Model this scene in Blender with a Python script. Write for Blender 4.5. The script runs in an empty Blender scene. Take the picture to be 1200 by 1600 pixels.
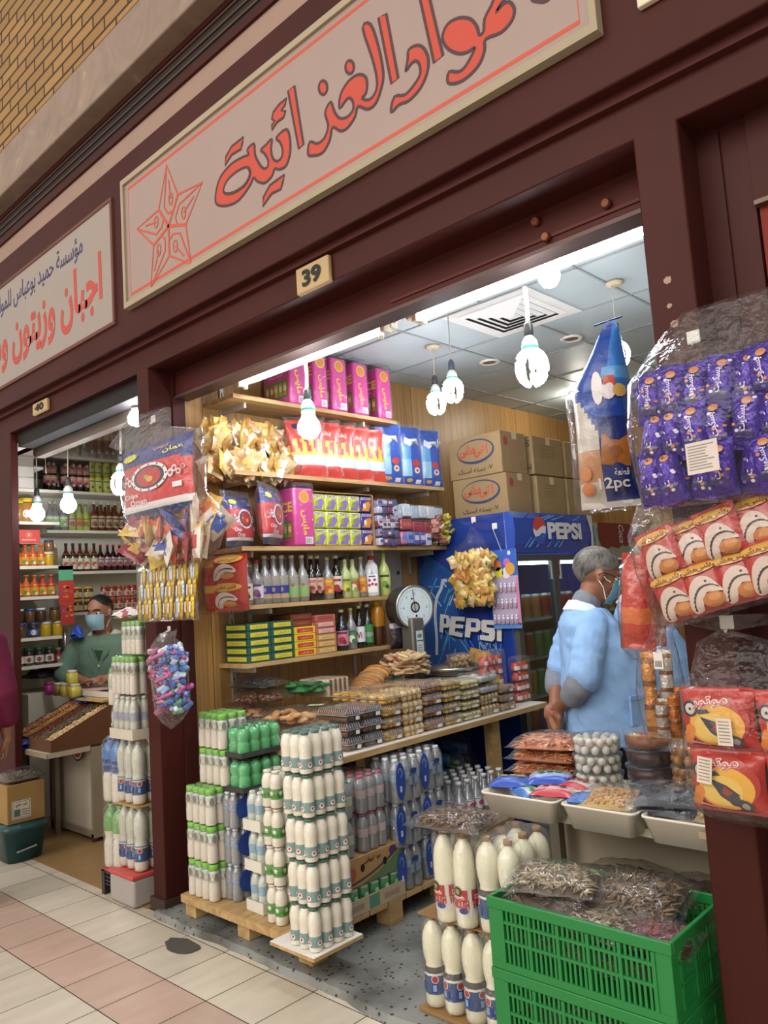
import bpy, bmesh, math, random
from math import sin, cos, pi, radians, sqrt, exp, floor
from mathutils import Vector, Matrix, Euler, noise as mnoise
                # -- scene, camera, world, light
SC = bpy.context.scene
COL = SC.collection
VIEW = SC.view_settings
VIEW.view_transform = 'Standard'
VIEW.look = 'None'
VIEW.gamma = 1
VIEW.use_curve_mapping = False
VIEW.exposure = 0.4
SC.cycles.max_bounces = 8
SC.cycles.diffuse_bounces = 3
SC.cycles.glossy_bounces = 3
SC.cycles.transmission_bounces = 6
SC.cycles.transparent_max_bounces = 24
SC.cycles.caustics_reflective = False
SC.cycles.caustics_refractive = False
SC.cycles.sample_clamp_indirect = 4
try:
 SC.cycles.use_denoising = True
 SC.cycles.denoiser = 'OPENIMAGEDENOISE'
except Exception:
 pass
YAW, PITCH, ROLL, FPX, EYE = 0.75202609, 0.10424685, -0.06605273, 1226.086, 1.4
_f = Vector((-sin(YAW)*cos(PITCH), cos(YAW)*cos(PITCH), sin(PITCH)))
_r = Vector((cos(YAW), sin(YAW), 0))
_u = _r.cross(_f)
CR = _r*cos(ROLL) + _u*sin(ROLL)
CU = _u*cos(ROLL) - _r*sin(ROLL)
CF = _f
CAMP = Vector((0, 0, EYE))
cam = bpy.data.cameras.new('camera')
cam.sensor_fit = 'HORIZONTAL'
cam.sensor_width = 36.0
cam.lens = 36.0*FPX/1200.0
cam.clip_start = 0.05
camo = bpy.data.objects.new('camera', cam)
m3 = Matrix((CR, CU, -CF)).transposed()
camo.matrix_world = Matrix.Translation(CAMP) @ m3.to_4x4()
COL.objects.link(camo)
SC.camera = camo
def at(px, py, **k):
 """photo pixel + one known world coordinate -> the world point"""
 (a, val), = k.items()
 d = CR*((px-600)/FPX) - CU*((py-800)/FPX) + CF
 i = 'xyz'.index(a)
 return CAMP + d*((val-CAMP[i])/d[i])
WORLD = bpy.data.worlds.new('world')
SC.world = WORLD
WORLD.use_nodes = True
_bg = WORLD.node_tree.nodes['Background']
_bg.inputs[0].default_value = (1.0, 0.93, 0.84, 1)
_bg.inputs[1].default_value = 0.55
def area(name, loc, rot, sx, sy, power, col):
 l = bpy.data.lights.new(name, 'AREA')
 l.shape = 'RECTANGLE'; l.size = sx; l.size_y = sy; l.energy = power; l.color = col
 o = bpy.data.objects.new(name, l); COL.objects.link(o)
 o.location = loc; o.rotation_euler = rot
 return o
area('hall_skylight', (-1.6, -4.6, 5.0), (radians(48), 0, 0), 11, 4, 400, (1.0, 0.94, 0.86))
                # -- colours and materials
def hx(s):
 s = s.lstrip('#')
 out = []
 for i in (0, 2, 4):
  c = int(s[i:i+2], 16)/255
  out.append(c/12.92 if c <= .04045 else ((c+.055)/1.055)**2.4)
 return tuple(out)
def C(c):
 return hx(c) if isinstance(c, str) else c
def mixc(a, b, t):
 a, b = C(a), C(b)
 return tuple(a[i]*(1-t)+b[i]*t for i in range(3))
_M = {}
def nodes_of(name):
 m = bpy.data.materials.new(name); m.use_nodes = True
 nt = m.node_tree
 return m, nt, nt.nodes, nt.links, nt.nodes['Principled BSDF']
def colnode(nt, vary=0.0, scale=6.0, stretch=None):
 a = nt.nodes.new('ShaderNodeVertexColor'); a.layer_name = 'Col'
 if not vary:
  return a.outputs['Color']
 tc = nt.nodes.new('ShaderNodeTexCoord')
 src = tc.outputs['Object']
 if stretch:
  mp = nt.nodes.new('ShaderNodeMapping'); mp.inputs['Scale'].default_value = stretch
  nt.links.new(src, mp.inputs[0]); src = mp.outputs[0]
 n = nt.nodes.new('ShaderNodeTexNoise'); n.inputs['Scale'].default_value = scale
 n.inputs['Detail'].default_value = 5
 nt.links.new(src, n.inputs['Vector'])
 mr = nt.nodes.new('ShaderNodeMapRange')
 mr.inputs[1].default_value = .25; mr.inputs[2].default_value = .75
 mr.inputs[3].default_value = 1-vary; mr.inputs[4].default_value = 1+vary
 nt.links.new(n.outputs[0], mr.inputs[0])
 mx = nt.nodes.new('ShaderNodeMix'); mx.data_type = 'RGBA'; mx.blend_type = 'MULTIPLY'
 mx.inputs[0].default_value = 1
 nt.links.new(a.outputs['Color'], mx.inputs[6]); nt.links.new(mr.outputs[0], mx.inputs[7])
 return mx.outputs[2]
def bump(nt, p, scale, strength, dist=.01, stretch=None, detail=4):
 tc = nt.nodes.new('ShaderNodeTexCoord'); src = tc.outputs['Object']
 if stretch:
  mp = nt.nodes.new('ShaderNodeMapping'); mp.inputs['Scale'].default_value = stretch
  nt.links.new(src, mp.inputs[0]); src = mp.outputs[0]
 n = nt.nodes.new('ShaderNodeTexNoise'); n.inputs['Scale'].default_value = scale
 n.inputs['Detail'].default_value = detail
 nt.links.new(src, n.inputs['Vector'])
 b = nt.nodes.new('ShaderNodeBump'); b.inputs['Strength'].default_value = strength
 b.inputs['Distance'].default_value = dist
 nt.links.new(n.outputs[0], b.inputs['Height'])
 nt.links.new(b.outputs[0], p.inputs['Normal'])
 return b
def pbr(name, rough=.5, metal=0., vary=0., vs=6., stretch=None, spec=.5, bmp=None, coat=0., trans=0., sss=0.):
 m, nt, ns, ls, p = nodes_of(name)
 ls.new(colnode(nt, vary, vs, stretch), p.inputs['Base Color'])
 p.inputs['Roughness'].default_value = rough
 p.inputs['Metallic'].default_value = metal
 p.inputs['Specular IOR Level'].default_value = spec
 p.inputs['Coat Weight'].default_value = coat
 p.inputs['Coat Roughness'].default_value = .12
 p.inputs['Transmission Weight'].default_value = trans
 p.inputs['Subsurface Weight'].default_value = sss
 if sss:
  p.inputs['Subsurface Radius'].default_value = (.012, .006, .004)
 if bmp:
  bump(nt, p, *bmp)
 return m
def film_mat(name, veil, base, top, rough, bscale, bstr):
 """thin clear plastic: mostly see-through, shiny where the film turns away"""
 m, nt, ns, ls, p = nodes_of(name)
 out = ns['Material Output']
 tr = ns.new('ShaderNodeBsdfTransparent')
 if veil < .35 and rough > .1: tr.inputs[0].default_value = (1, 1, 1, 1)
 else: ls.new(colnode(nt), tr.inputs[0])
 p.inputs['Base Color'].default_value = (.75, .77, .8, 1)
 p.inputs['Roughness'].default_value = rough
 p.inputs['Specular IOR Level'].default_value = 1.0
 b = bump(nt, p, bscale, bstr, .02, None, 3)
 lw = ns.new('ShaderNodeLayerWeight'); lw.inputs[0].default_value = .35
 ls.new(b.outputs[0], lw.inputs['Normal'])
 mr = ns.new('ShaderNodeMapRange')
 mr.inputs[3].default_value = base; mr.inputs[4].default_value = top
 pw = ns.new('ShaderNodeMath'); pw.operation = 'POWER'; pw.inputs[1].default_value = 2.2
 ls.new(lw.outputs['Facing'], pw.inputs[0]); ls.new(pw.outputs[0], mr.inputs[0])
 gl = ns.new('ShaderNodeBsdfGlossy'); gl.inputs['Roughness'].default_value = rough
 ls.new(b.outputs[0], gl.inputs['Normal'])
 mg = ns.new('ShaderNodeMixShader'); mg.inputs[0].default_value = veil
 ls.new(gl.outputs[0], mg.inputs[1]); ls.new(p.outputs[0], mg.inputs[2])
 mx = ns.new('ShaderNodeMixShader')
 ls.new(mr.outputs[0], mx.inputs[0]); ls.new(tr.outputs[0], mx.inputs[1]); ls.new(mg.outputs[0], mx.inputs[2])
 ls.new(mx.outputs[0], out.inputs['Surface'])
 return m
def emit_mat(name, strength):
 m, nt, ns, ls, p = nodes_of(name)
 ns.remove(p)
 e = ns.new('ShaderNodeEmission'); e.inputs[1].default_value = strength
 ls.new(colnode(nt), e.inputs[0]); ls.new(e.outputs[0], ns['Material Output'].inputs['Surface'])
 return m
def brick_mat():
 m, nt, ns, ls, p = nodes_of('yellow_brick')
 tc = ns.new('ShaderNodeTexCoord'); mp = ns.new('ShaderNodeMapping')
 mp.inputs['Rotation'].default_value = (radians(90), 0, 0)
 ls.new(tc.outputs['Object'], mp.inputs[0])
 b = ns.new('ShaderNodeTexBrick')
 b.inputs['Scale'].default_value = 1
 b.inputs['Brick Width'].default_value = .235
 b.inputs['Row Height'].default_value = .073
 b.inputs['Mortar Size'].default_value = .008
 b.inputs['Color1'].default_value = (*hx('9c7647'), 1)
 b.inputs['Color2'].default_value = (*hx('8d6a3e'), 1)
 b.inputs['Mortar'].default_value = (*hx('3a2613'), 1)
 ls.new(mp.outputs[0], b.inputs['Vector'])
 ls.new(b.outputs['Color'], p.inputs['Base Color'])
 p.inputs['Roughness'].default_value = .85
 bp = ns.new('ShaderNodeBump'); bp.inputs['Strength'].default_value = .5; bp.inputs['Distance'].default_value = .004
 bp.invert = True
 ls.new(b.outputs['Fac'], bp.inputs['Height']); ls.new(bp.outputs[0], p.inputs['Normal'])
 return m
def marble_mat():
 m, nt, ns, ls, p = nodes_of('beige_marble')
 tc = ns.new('ShaderNodeTexCoord')
 n = ns.new('ShaderNodeTexNoise'); n.inputs['Scale'].default_value = 3.2; n.inputs['Detail'].default_value = 9
 n.inputs['Roughness'].default_value = .65; n.inputs['Distortion'].default_value = 1.6
 ls.new(tc.outputs['Object'], n.inputs['Vector'])
 r = ns.new('ShaderNodeValToRGB'); e = r.color_ramp.elements
 e[0].position = .3; e[0].color = (*hx('7a6557'), 1)
 e[1].position = .62; e[1].color = (*hx('907a6a'), 1)
 x = e.new(.72); x.color = (*hx('b5a090'), 1)
 ls.new(n.outputs[0], r.inputs[0]); ls.new(r.outputs[0], p.inputs['Base Color'])
 p.inputs['Roughness'].default_value = .45
 return m
def grain_mat(name, c1, c2, rough, seam=None, scale=(7, 7, .5)):
 """wood grain running along local Z; seam = plank width in metres along Y"""
 m, nt, ns, ls, p = nodes_of(name)
 tc = ns.new('ShaderNodeTexCoord'); mp = ns.new('ShaderNodeMapping'); mp.inputs['Scale'].default_value = scale
 ls.new(tc.outputs['Object'], mp.inputs[0])
 n = ns.new('ShaderNodeTexNoise'); n.inputs['Scale'].default_value = 5; n.inputs['Detail'].default_value = 7
 n.inputs['Distortion'].default_value = .6
 ls.new(mp.outputs[0], n.inputs['Vector'])
 r = ns.new('ShaderNodeValToRGB'); e = r.color_ramp.elements
 e[0].position = .3; e[0].color = (*hx(c1), 1); e[1].position = .7; e[1].color = (*hx(c2), 1)
 ls.new(n.outputs[0], r.inputs[0])
 src = r.outputs[0]
 if seam:
  sx = ns.new('ShaderNodeSeparateXYZ'); ls.new(tc.outputs['Object'], sx.inputs[0])
  d = ns.new('ShaderNodeMath'); d.operation = 'DIVIDE'; d.inputs[1].default_value = seam
  ls.new(sx.outputs['Y'], d.inputs[0])
  fr = ns.new('ShaderNodeMath'); fr.operation = 'FRACT'; ls.new(d.outputs[0], fr.inputs[0])
  lt = ns.new('ShaderNodeMath'); lt.operation = 'LESS_THAN'; lt.inputs[1].default_value = .02
  ls.new(fr.outputs[0], lt.inputs[0])
  fl = ns.new('ShaderNodeMath'); fl.operation = 'FLOOR'; ls.new(d.outputs[0], fl.inputs[0])
  wn = ns.new('ShaderNodeTexWhiteNoise'); wn.noise_dimensions = '1D'; ls.new(fl.outputs[0], wn.inputs['W'])
  mr = ns.new('ShaderNodeMapRange'); mr.inputs[3].default_value = .86; mr.inputs[4].default_value = 1.1
  ls.new(wn.outputs['Value'], mr.inputs[0])
  m1 = ns.new('ShaderNodeMix'); m1.data_type = 'RGBA'; m1.blend_type = 'MULTIPLY'; m1.inputs[0].default_value = 1
  ls.new(src, m1.inputs[6]); ls.new(mr.outputs[0], m1.inputs[7])
  m2 = ns.new('ShaderNodeMix'); m2.data_type = 'RGBA'; m2.inputs[7].default_value = (*hx('5d3f1e'), 1)
  ls.new(lt.outputs[0], m2.inputs[0]); ls.new(m1.outputs[2], m2.inputs[6])
  src = m2.outputs[2]
 ls.new(src, p.inputs['Base Color'])
 p.inputs['Roughness'].default_value = rough
 return m
def terrazzo_mat():
 m, nt, ns, ls, p = nodes_of('worn_terrazzo')
 tc = ns.new('ShaderNodeTexCoord')
 v = ns.new('ShaderNodeTexVoronoi'); v.inputs['Scale'].default_value = 62
 ls.new(tc.outputs['Object'], v.inputs['Vector'])
 n = ns.new('ShaderNodeTexNoise'); n.inputs['Scale'].default_value = 3.5; n.inputs['Detail'].default_value = 8
 ls.new(tc.outputs['Object'], n.inputs['Vector'])
 r = ns.new('ShaderNodeValToRGB'); e = r.color_ramp.elements
 e[0].position = .32; e[0].color = (*hx('4d4d49'), 1); e[1].position = .62; e[1].color = (*hx('8d8f8b'), 1)
 ls.new(n.outputs[0], r.inputs[0])
 sp = ns.new('ShaderNodeSeparateColor'); ls.new(v.outputs['Color'], sp.inputs[0])
 lt = ns.new('ShaderNodeMath'); lt.operation = 'LESS_THAN'; lt.inputs[1].default_value = .17
 ls.new(sp.outputs[0], lt.inputs[0])
 l2 = ns.new('ShaderNodeMath'); l2.operation = 'LESS_THAN'; l2.inputs[1].default_value = .42
 ls.new(v.outputs['Distance'], l2.inputs[0])
 mu = ns.new('ShaderNodeMath'); mu.operation = 'MULTIPLY'
 ls.new(lt.outputs[0], mu.inputs[0]); ls.new(l2.outputs[0], mu.inputs[1])
 mx = ns.new('ShaderNodeMix'); mx.data_type = 'RGBA'; mx.inputs[7].default_value = (*hx('353634'), 1)
 ls.new(mu.outputs[0], mx.inputs[0]); ls.new(r.outputs[0], mx.inputs[6])
 ls.new(mx.outputs[2], p.inputs['Base Color'])
 p.inputs['Roughness'].default_value = .55
 return m
def M(k):
 if k in _M:
  return _M[k]
 f = {
  'matte': lambda: pbr('matte_paint', .75, vary=.05),
  'paper': lambda: pbr('printed_paper', .6, vary=.03),
  'card': lambda: pbr('corrugated_card', .8, vary=.07, vs=9),
  'print': lambda: pbr('printed_plastic', .28, vary=.04, coat=.25, bmp=(55, .25, .006)),
  'printc': lambda: pbr('crinkled_wrapper', .22, vary=.05, coat=.5, bmp=(42, .6, .012)),
  'foil': lambda: pbr('foil_wrapper', .2, metal=.45, vary=.05, bmp=(60, .7, .012)),
  'plas': lambda: pbr('moulded_plastic', .35, vary=.02),
  'milk': lambda: pbr('milky_plastic', .25, coat=.3, sss=0),
  'metal': lambda: pbr('brushed_metal', .3, metal=1, vary=.06),
  'dull': lambda: pbr('aged_metal', .5, metal=.6, vary=.1),
  'maroon': lambda: pbr('maroon_paint', .48, vary=.14, vs=2.2, spec=.14, bmp=(30, .08, .004)),
  'white': lambda: pbr('white_paint', .5, vary=.03),
  'food': lambda: pbr('food', .6, vary=.12, vs=60),
  'gfood': lambda: pbr('glazed_food', .3, vary=.12, vs=60),
  'cloth': lambda: pbr('cloth', .9, vary=.06, vs=25, spec=.2, bmp=(14, .35, .02)),
  'skin': lambda: pbr('skin', .5, vary=.06, vs=18, sss=.0),
  'hair': lambda: pbr('hair', .55, vary=.25, vs=80, bmp=(120, .8, .01, (1, 1, .3))),
  'marble': marble_mat, 'brick': brick_mat, 'terrazzo': terrazzo_mat,
  'veneer': lambda: grain_mat('wood_veneer_panel', '9c7442', 'bd945a', .42, .21, (14, 14, .35)),
  'ply': lambda: grain_mat('raw_timber', 'a5814f', 'c7a877', .7, None, (5, .6, 5)),
  'glaze': lambda: pbr('glazed_tile', .3, vary=.09, vs=3.5, stretch=(5, 1.2, 1)),
  'gloss': lambda: pbr('glossy_panel', .08, vary=.02, coat=.6),
  'sign': lambda: pbr('enamel_sign', .3, vary=.02, spec=.35),
  'mirror': lambda: pbr('smoked_mirror', .06, metal=.85),
  'film': lambda: film_mat('clear_film', .1, .03, .9, .11, 26, .65),
  'wrap': lambda: film_mat('shrink_wrap', .3, .075, .75, .15, 34, .75),
  'clear': lambda: film_mat('clear_plastic', .4, .09, .7, .1, 8, .1),
  'glass': lambda: film_mat('glass_pane', .05, .05, .6, .03, 2, .0),
  'pet': lambda: film_mat('clear_bottle', .75, .40, .85, .12, 20, .25),
  'lamp': lambda: emit_mat('lamp_glow', 62.0),
  'tube': lambda: emit_mat('tube_glow', 42.0),
  'glow': lambda: emit_mat('soft_glow', 16.0),
 }[k]
 _M[k] = f()
 return _M[k]
                # -- mesh builder
class MB:
 def __init__(s):
  s.v = []; s.f = []; s.c = []; s.m = []; s.s = []
 def add(s, vs, fs, col=(1, 1, 1), mat='matte', smooth=False, T=None):
  o = len(s.v)
  if T is not None:
   vs = [T @ Vector(p) for p in vs]
  s.v += [tuple(p) for p in vs]
  many = isinstance(col, list)
  if not many:
   col = C(col)
  for i, f in enumerate(fs):
   s.f.append([o+j for j in f])
   s.c.append(C(col[i]) if many else col)
   s.m.append(mat); s.s.append(smooth)
  return s
 def mesh(s, name):
  me = bpy.data.meshes.new(name)
  me.from_pydata(s.v, [], s.f)
  ks = []
  for k in s.m:
   if k not in ks:
    ks.append(k)
  for k in ks:
   me.materials.append(M(k))
  ix = {k: i for i, k in enumerate(ks)}
  me.polygons.foreach_set('material_index', [ix[k] for k in s.m])
  me.polygons.foreach_set('use_smooth', s.s)
  ca = me.color_attributes.new('Col', 'FLOAT_COLOR', 'CORNER')
  buf = []
  for f, c in zip(s.f, s.c):
   buf.extend((c[0], c[1], c[2], 1.0)*len(f))
  ca.data.foreach_set('color', buf)
  me.update()
  return me
 def build(s, name, parent=None, T=None):
  return inst(s.mesh(name), name, parent, T)
def inst(me, name, parent=None, T=None):
 o = bpy.data.objects.new(name, me); COL.objects.link(o)
 if parent is not None:
  o.parent = parent
 if T is not None:
  o.matrix_local = T
 return o
def thing(name, label, cat, group=None, loc=(0, 0, 0), rz=0, T=None):
 o = bpy.data.objects.new(name, None); COL.objects.link(o)
 o.empty_display_size = .05
 if T is not None:
  o.matrix_world = T
 else:
  o.location = loc; o.rotation_euler = (0, 0, rz)
 return tag(o, label, cat, group)
def tag(o, label, cat, group=None, kind=None):
 if label: o['label'] = label
 if cat: o['category'] = cat
 if group: o['group'] = group
 if kind: o['kind'] = kind
 return o
def struct(name, mb, T=None):
 o = mb.build(name, None, T); o['kind'] = 'structure'
 return o
def TR(x=0, y=0, z=0, rz=0, rx=0, ry=0, s=1):
 t = Matrix.Translation((x, y, z)) @ Euler((rx, ry, rz)).to_matrix().to_4x4()
 return t @ Matrix.Scale(s, 4) if s != 1 else t
def frame(o, ex, ey, ez):
 m = Matrix((Vector(ex), Vector(ey), Vector(ez))).transposed().to_4x4()
 return Matrix.Translation(o) @ m
def on_front(x, y, z):      # faces the hall (-Y); text runs +X
 return frame((x, y, z), (1, 0, 0), (0, 0, 1), (0, -1, 0))
def on_right(x, y, z):      # faces +X; text runs +Y
 return frame((x, y, z), (0, 1, 0), (0, 0, 1), (1, 0, 0))
def on_top(x, y, z, rz=0):
 return TR(x, y, z, rz)
BOXF = [(0, 3, 2, 1), (4, 5, 6, 7), (0, 1, 5, 4), (1, 2, 6, 5), (2, 3, 7, 6), (3, 0, 4, 7)]  # bottom top front right back left
def box(mb, x0, y0, z0, x1, y1, z1, col='ffffff', mat='matte', T=None, bev=0.):
 if bev:
  return rbox(mb, x0, y0, z0, x1, y1, z1, bev, col, mat, T)
 vs = [(x0, y0, z0), (x1, y0, z0), (x1, y1, z0), (x0, y1, z0), (x0, y0, z1), (x1, y0, z1), (x1, y1, z1), (x0, y1, z1)]
 return mb.add(vs, BOXF, col, mat, False, T)
def rbox(mb, x0, y0, z0, x1, y1, z1, b, col, mat, T=None, seg=2):
 bm = bmesh.new()
 bmesh.ops.create_cube(bm, size=1)
 for v in bm.verts:
  v.co = Vector((x0+(v.co.x+.5)*(x1-x0), y0+(v.co.y+.5)*(y1-y0), z0+(v.co.z+.5)*(z1-z0)))
 bmesh.ops.bevel(bm, geom=bm.edges[:], offset=b, segments=seg, profile=.5, affect='EDGES')
 vs = [v.co.copy() for v in bm.verts]; fs = [[v.index for v in f.verts] for f in bm.faces]
 bm.free()
 o = len(mb.s)
 mb.add(vs, fs, col, mat, seg > 1, T)
 for i, f in enumerate(fs):     # the six big faces stay flat
  n = (Vector(vs[f[1]])-Vector(vs[f[0]])).cross(Vector(vs[f[2]])-Vector(vs[f[1]]))
  if n.length and max(abs(c) for c in n)/n.length > .999: mb.s[o+i] = False
 return mb
def lathe(mb, prof, n=14, cols=None, mats=None, col='ffffff', mat='plas', T=None, smooth=True, cap=True, sq=0.):
 """prof: list of (r,z); cols/mats: per ring segment; sq>0 squares the section"""
 vs = []; fs = []; cs = []; ms = []
 for r, z in prof:
  for i in range(n):
   a = 2*pi*i/n
   k = 1.
   if sq:
    k = (abs(cos(a))**sq+abs(sin(a))**sq)**(-1/sq)
   vs.append((r*k*cos(a), r*k*sin(a), z))
 segs = []
 for j in range(len(prof)-1):
  for i in range(n):
   fs.append((j*n+i, j*n+(i+1) % n, (j+1)*n+(i+1) % n, (j+1)*n+i)); segs.append(j)
 if cap:
  fs.append(tuple(reversed(range(n)))); segs.append(0)
  fs.append(tuple((len(prof)-1)*n+i for i in range(n))); segs.append(len(prof)-2)
 o = len(mb.v)
 if T is not None:
  vs = [T @ Vector(p) for p in vs]
 mb.v += [tuple(p) for p in vs]
 for f, j in zip(fs, segs):
  mb.f.append([o+k for k in f])
  mb.c.append(C(cols[j]) if cols else C(col)); mb.m.append(mats[j] if mats else mat)
  mb.s.append(smooth and len(f) == 4)
 return mb
def tube(mb, pts, r, n=6, col='ffffff', mat='plas', T=None, cap=True):
 pts = [Vector(p) for p in pts]
 rs = r if isinstance(r, (list, tuple)) else [r]*len(pts)
 vs = []; fs = []
 ref = Vector((0, 0, 1))
 for i, p in enumerate(pts):
  d = (pts[min(i+1, len(pts)-1)]-pts[max(i-1, 0)]).normalized()
  if abs(d.dot(ref)) > .95:
   a = d.cross(Vector((1, 0, 0))).normalized()
  else:
   a = d.cross(ref).normalized()
  b = d.cross(a)
  for k in range(n):
   t = 2*pi*k/n
   vs.append(p+(a*cos(t)+b*sin(t))*rs[i])
 for i in range(len(pts)-1):
  for k in range(n):
   fs.append((i*n+k, i*n+(k+1) % n, (i+1)*n+(k+1) % n, (i+1)*n+k))
 if cap:
  fs.append(tuple(range(n))); fs.append(tuple((len(pts)-1)*n+k for k in range(n)))
 return mb.add(vs, fs, col, mat, True, T)
def ball(mb, c, r, col='ffffff', mat='food', seg=8, rings=5, T=None):
 """ellipsoid; r number or (rx,ry,rz)"""
 rx, ry, rz = (r, r, r) if not isinstance(r, (tuple, list)) else r
 vs = [(0, 0, -1)]
 for j in range(1, rings):
  a = -pi/2+pi*j/rings
  for i in range(seg):
   t = 2*pi*i/seg
   vs.append((cos(a)*cos(t), cos(a)*sin(t), sin(a)))
 vs.append((0, 0, 1))
 L = len(vs)-1; fs = []
 for i in range(seg):
  fs.append((0, 1+(i+1) % seg, 1+i))
  fs.append((L, L-seg+i, L-seg+(i+1) % seg))
 for j in range(rings-2):
  for i in range(seg):
   a = 1+j*seg
   fs.append((a+i, a+(i+1) % seg, a+seg+(i+1) % seg, a+seg+i))
 vs = [Vector((p[0]*rx, p[1]*ry, p[2]*rz)) for p in vs]
 t = Matrix.Translation(c)
 if T is not None:
  t = T @ t
 return mb.add(vs, fs, col, mat, True, t)
def prism(mb, poly, d, col='ffffff', mat='matte', T=None, side=None):
 """outline in local XY extruded from z=0 to z=d"""
 n = len(poly)
 bm = bmesh.new()
 b = [bm.verts.new((p[0], p[1], d)) for p in poly]
 f = bm.faces.new(b)
 bmesh.ops.triangulate(bm, faces=[f])
 bm.verts.index_update()
 top = [[v.index for v in q.verts] for q in bm.faces]
 bm.free()
 vs = [(p[0], p[1], d) for p in poly]+[(p[0], p[1], 0) for p in poly]
 mb.add(vs[:n], top, col, mat, False, T)
 if d:
  mb.add(vs, [(i, n+i, n+(i+1) % n, (i+1) % n) for i in range(n)], side or col, mat, False, T)
 return mb
def flat(mb, poly, col, mat='paper', T=None, z=0.):
 n = len(poly)
 bm = bmesh.new()
 f = bm.faces.new([bm.verts.new((p[0], p[1], z)) for p in poly])
 bmesh.ops.triangulate(bm, faces=[f])
 bm.verts.index_update()
 fs = [[v.index for v in q.verts] for q in bm.faces]
 bm.free()
 return mb.add([(p[0], p[1], z) for p in poly], fs, col, mat, False, T)
def rect(mb, x0, y0, x1, y1, col, mat='paper', T=None, z=0.):
 return mb.add([(x0, y0, z), (x1, y0, z), (x1, y1, z), (x0, y1, z)], [(0, 1, 2, 3)], col, mat, False, T)
def ell(cx, cy, rx, ry, n=20, a0=0., a1=2*pi):
 return [(cx+rx*cos(a0+(a1-a0)*i/n), cy+ry*sin(a0+(a1-a0)*i/n)) for i in range(n if abs(a1-a0) > 6.28 else n+1)]
def spline(pts, n=5, closed=True):
 """Catmull-Rom through 2-D points"""
 P = [Vector((p[0], p[1], 0)) for p in pts]; L = len(P); out = []
 for i in range(L if closed else L-1):
  p0 = P[(i-1) % L] if closed or i else P[0]; p1 = P[i]; p2 = P[(i+1) % L]
  p3 = P[(i+2) % L] if closed or i+2 < L else P[-1]
  for k in range(n):
   t = k/n
   q = .5*((2*p1)+(p2-p0)*t+(2*p0-5*p1+4*p2-p3)*t*t+(3*p1-p0-3*p2+p3)*t**3)
   out.append((q.x, q.y))
 if not closed:
  out.append((P[-1].x, P[-1].y))
 return out
def ribbon(mb, pts, w, col, mat='paper', T=None, z=0., closed=False):
 P = [Vector((p[0], p[1])) for p in pts]; L = len(P); vs = []; fs = []
 for i, p in enumerate(P):
  a = P[(i-1) % L] if closed or i else p; b = P[(i+1) % L] if closed or i < L-1 else p
  d = (b-a); d = d.normalized() if d.length else Vector((1, 0))
  nrm = Vector((-d.y, d.x))*w/2
  vs += [(p.x+nrm.x, p.y+nrm.y, z), (p.x-nrm.x, p.y-nrm.y, z)]
 for i in range(L if closed else L-1):
  j = (i+1) % L
  fs.append((2*i, 2*i+1, 2*j+1, 2*j))
 return mb.add(vs, fs, col, mat, False, T)
                # -- lettering
_AR = {}
def _ar(chars, start, forms):
 for ch in chars:
  _AR[ch] = [start+i if i < forms else 0 for i in range(4)]; start += forms
_ar('\u0623', 0xFE83, 2); _ar('\u0624', 0xFE85, 2); _ar('\u0626', 0xFE89, 4)
_ar('\u0627', 0xFE8D, 2); _ar('\u0628', 0xFE8F, 4); _ar('\u0629', 0xFE93, 2); _ar('\u062a\u062b\u062c\u062d\u062e', 0xFE95, 4)
_ar('\u062f\u0630\u0631\u0632', 0xFEA9, 2); _ar('\u0633\u0634\u0635\u0636\u0637\u0638\u0639\u063a', 0xFEB1, 4)
_ar('\u0641\u0642\u0643\u0644\u0645\u0646\u0647', 0xFED1, 4); _ar('\u0648\u0649', 0xFEED, 2); _ar('\u064a', 0xFEF1, 4)
_ar('\u067e', 0xFB56, 4); _ar('\u0686', 0xFB7A, 4); _ar('\u06a9', 0xFB8E, 4); _ar('\u06cc', 0xFBFC, 4)
def shape_ar(s):
 out = []
 for i, ch in enumerate(s):
  if ch not in _AR:
   out.append(ch); continue
  F = _AR[ch]
  prev = i > 0 and s[i-1] in _AR and _AR[s[i-1]][2] != 0
  nxt = i+1 < len(s) and s[i+1] in _AR and F[2] != 0
  k = 3 if prev and nxt else 1 if prev else 2 if nxt else 0
  out.append(chr(F[k] or F[0]))
 return ''.join(reversed(out))
_TX = {}
def glyphs(s, bold=0., shear=0.):
 key = (s, bold, shear)
 if key in _TX:
  return _TX[key]
 body = s
 if any('\u0600' <= ch <= '\u06ff' for ch in s):
  body = '\n'.join(shape_ar(l) for l in s.split('\n'))
 cu = bpy.data.curves.new('lettering', 'FONT')
 cu.body = body; cu.size = 1; cu.resolution_u = 3; cu.offset = bold; cu.shear = shear; cu.align_x = 'CENTER'
 o = bpy.data.objects.new('lettering', cu); COL.objects.link(o)
 bpy.context.view_layer.update()
 me = o.to_mesh()
 vs = [v.co.copy() for v in me.vertices]; fs = [list(p.vertices) for p in me.polygons]
 o.to_mesh_clear()
 bpy.data.objects.remove(o); bpy.data.curves.remove(cu)
 if vs:
  x0 = min(v.x for v in vs); x1 = max(v.x for v in vs); y0 = min(v.y for v in vs); y1 = max(v.y for v in vs)
  vs = [((v.x-(x0+x1)/2)/(x1-x0), (v.y-(y0+y1)/2)/(y1-y0)) for v in vs]
  asp = (x1-x0)/(y1-y0)
 else:
  asp = 1
 _TX[key] = (vs, fs, asp)
 return _TX[key]
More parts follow.
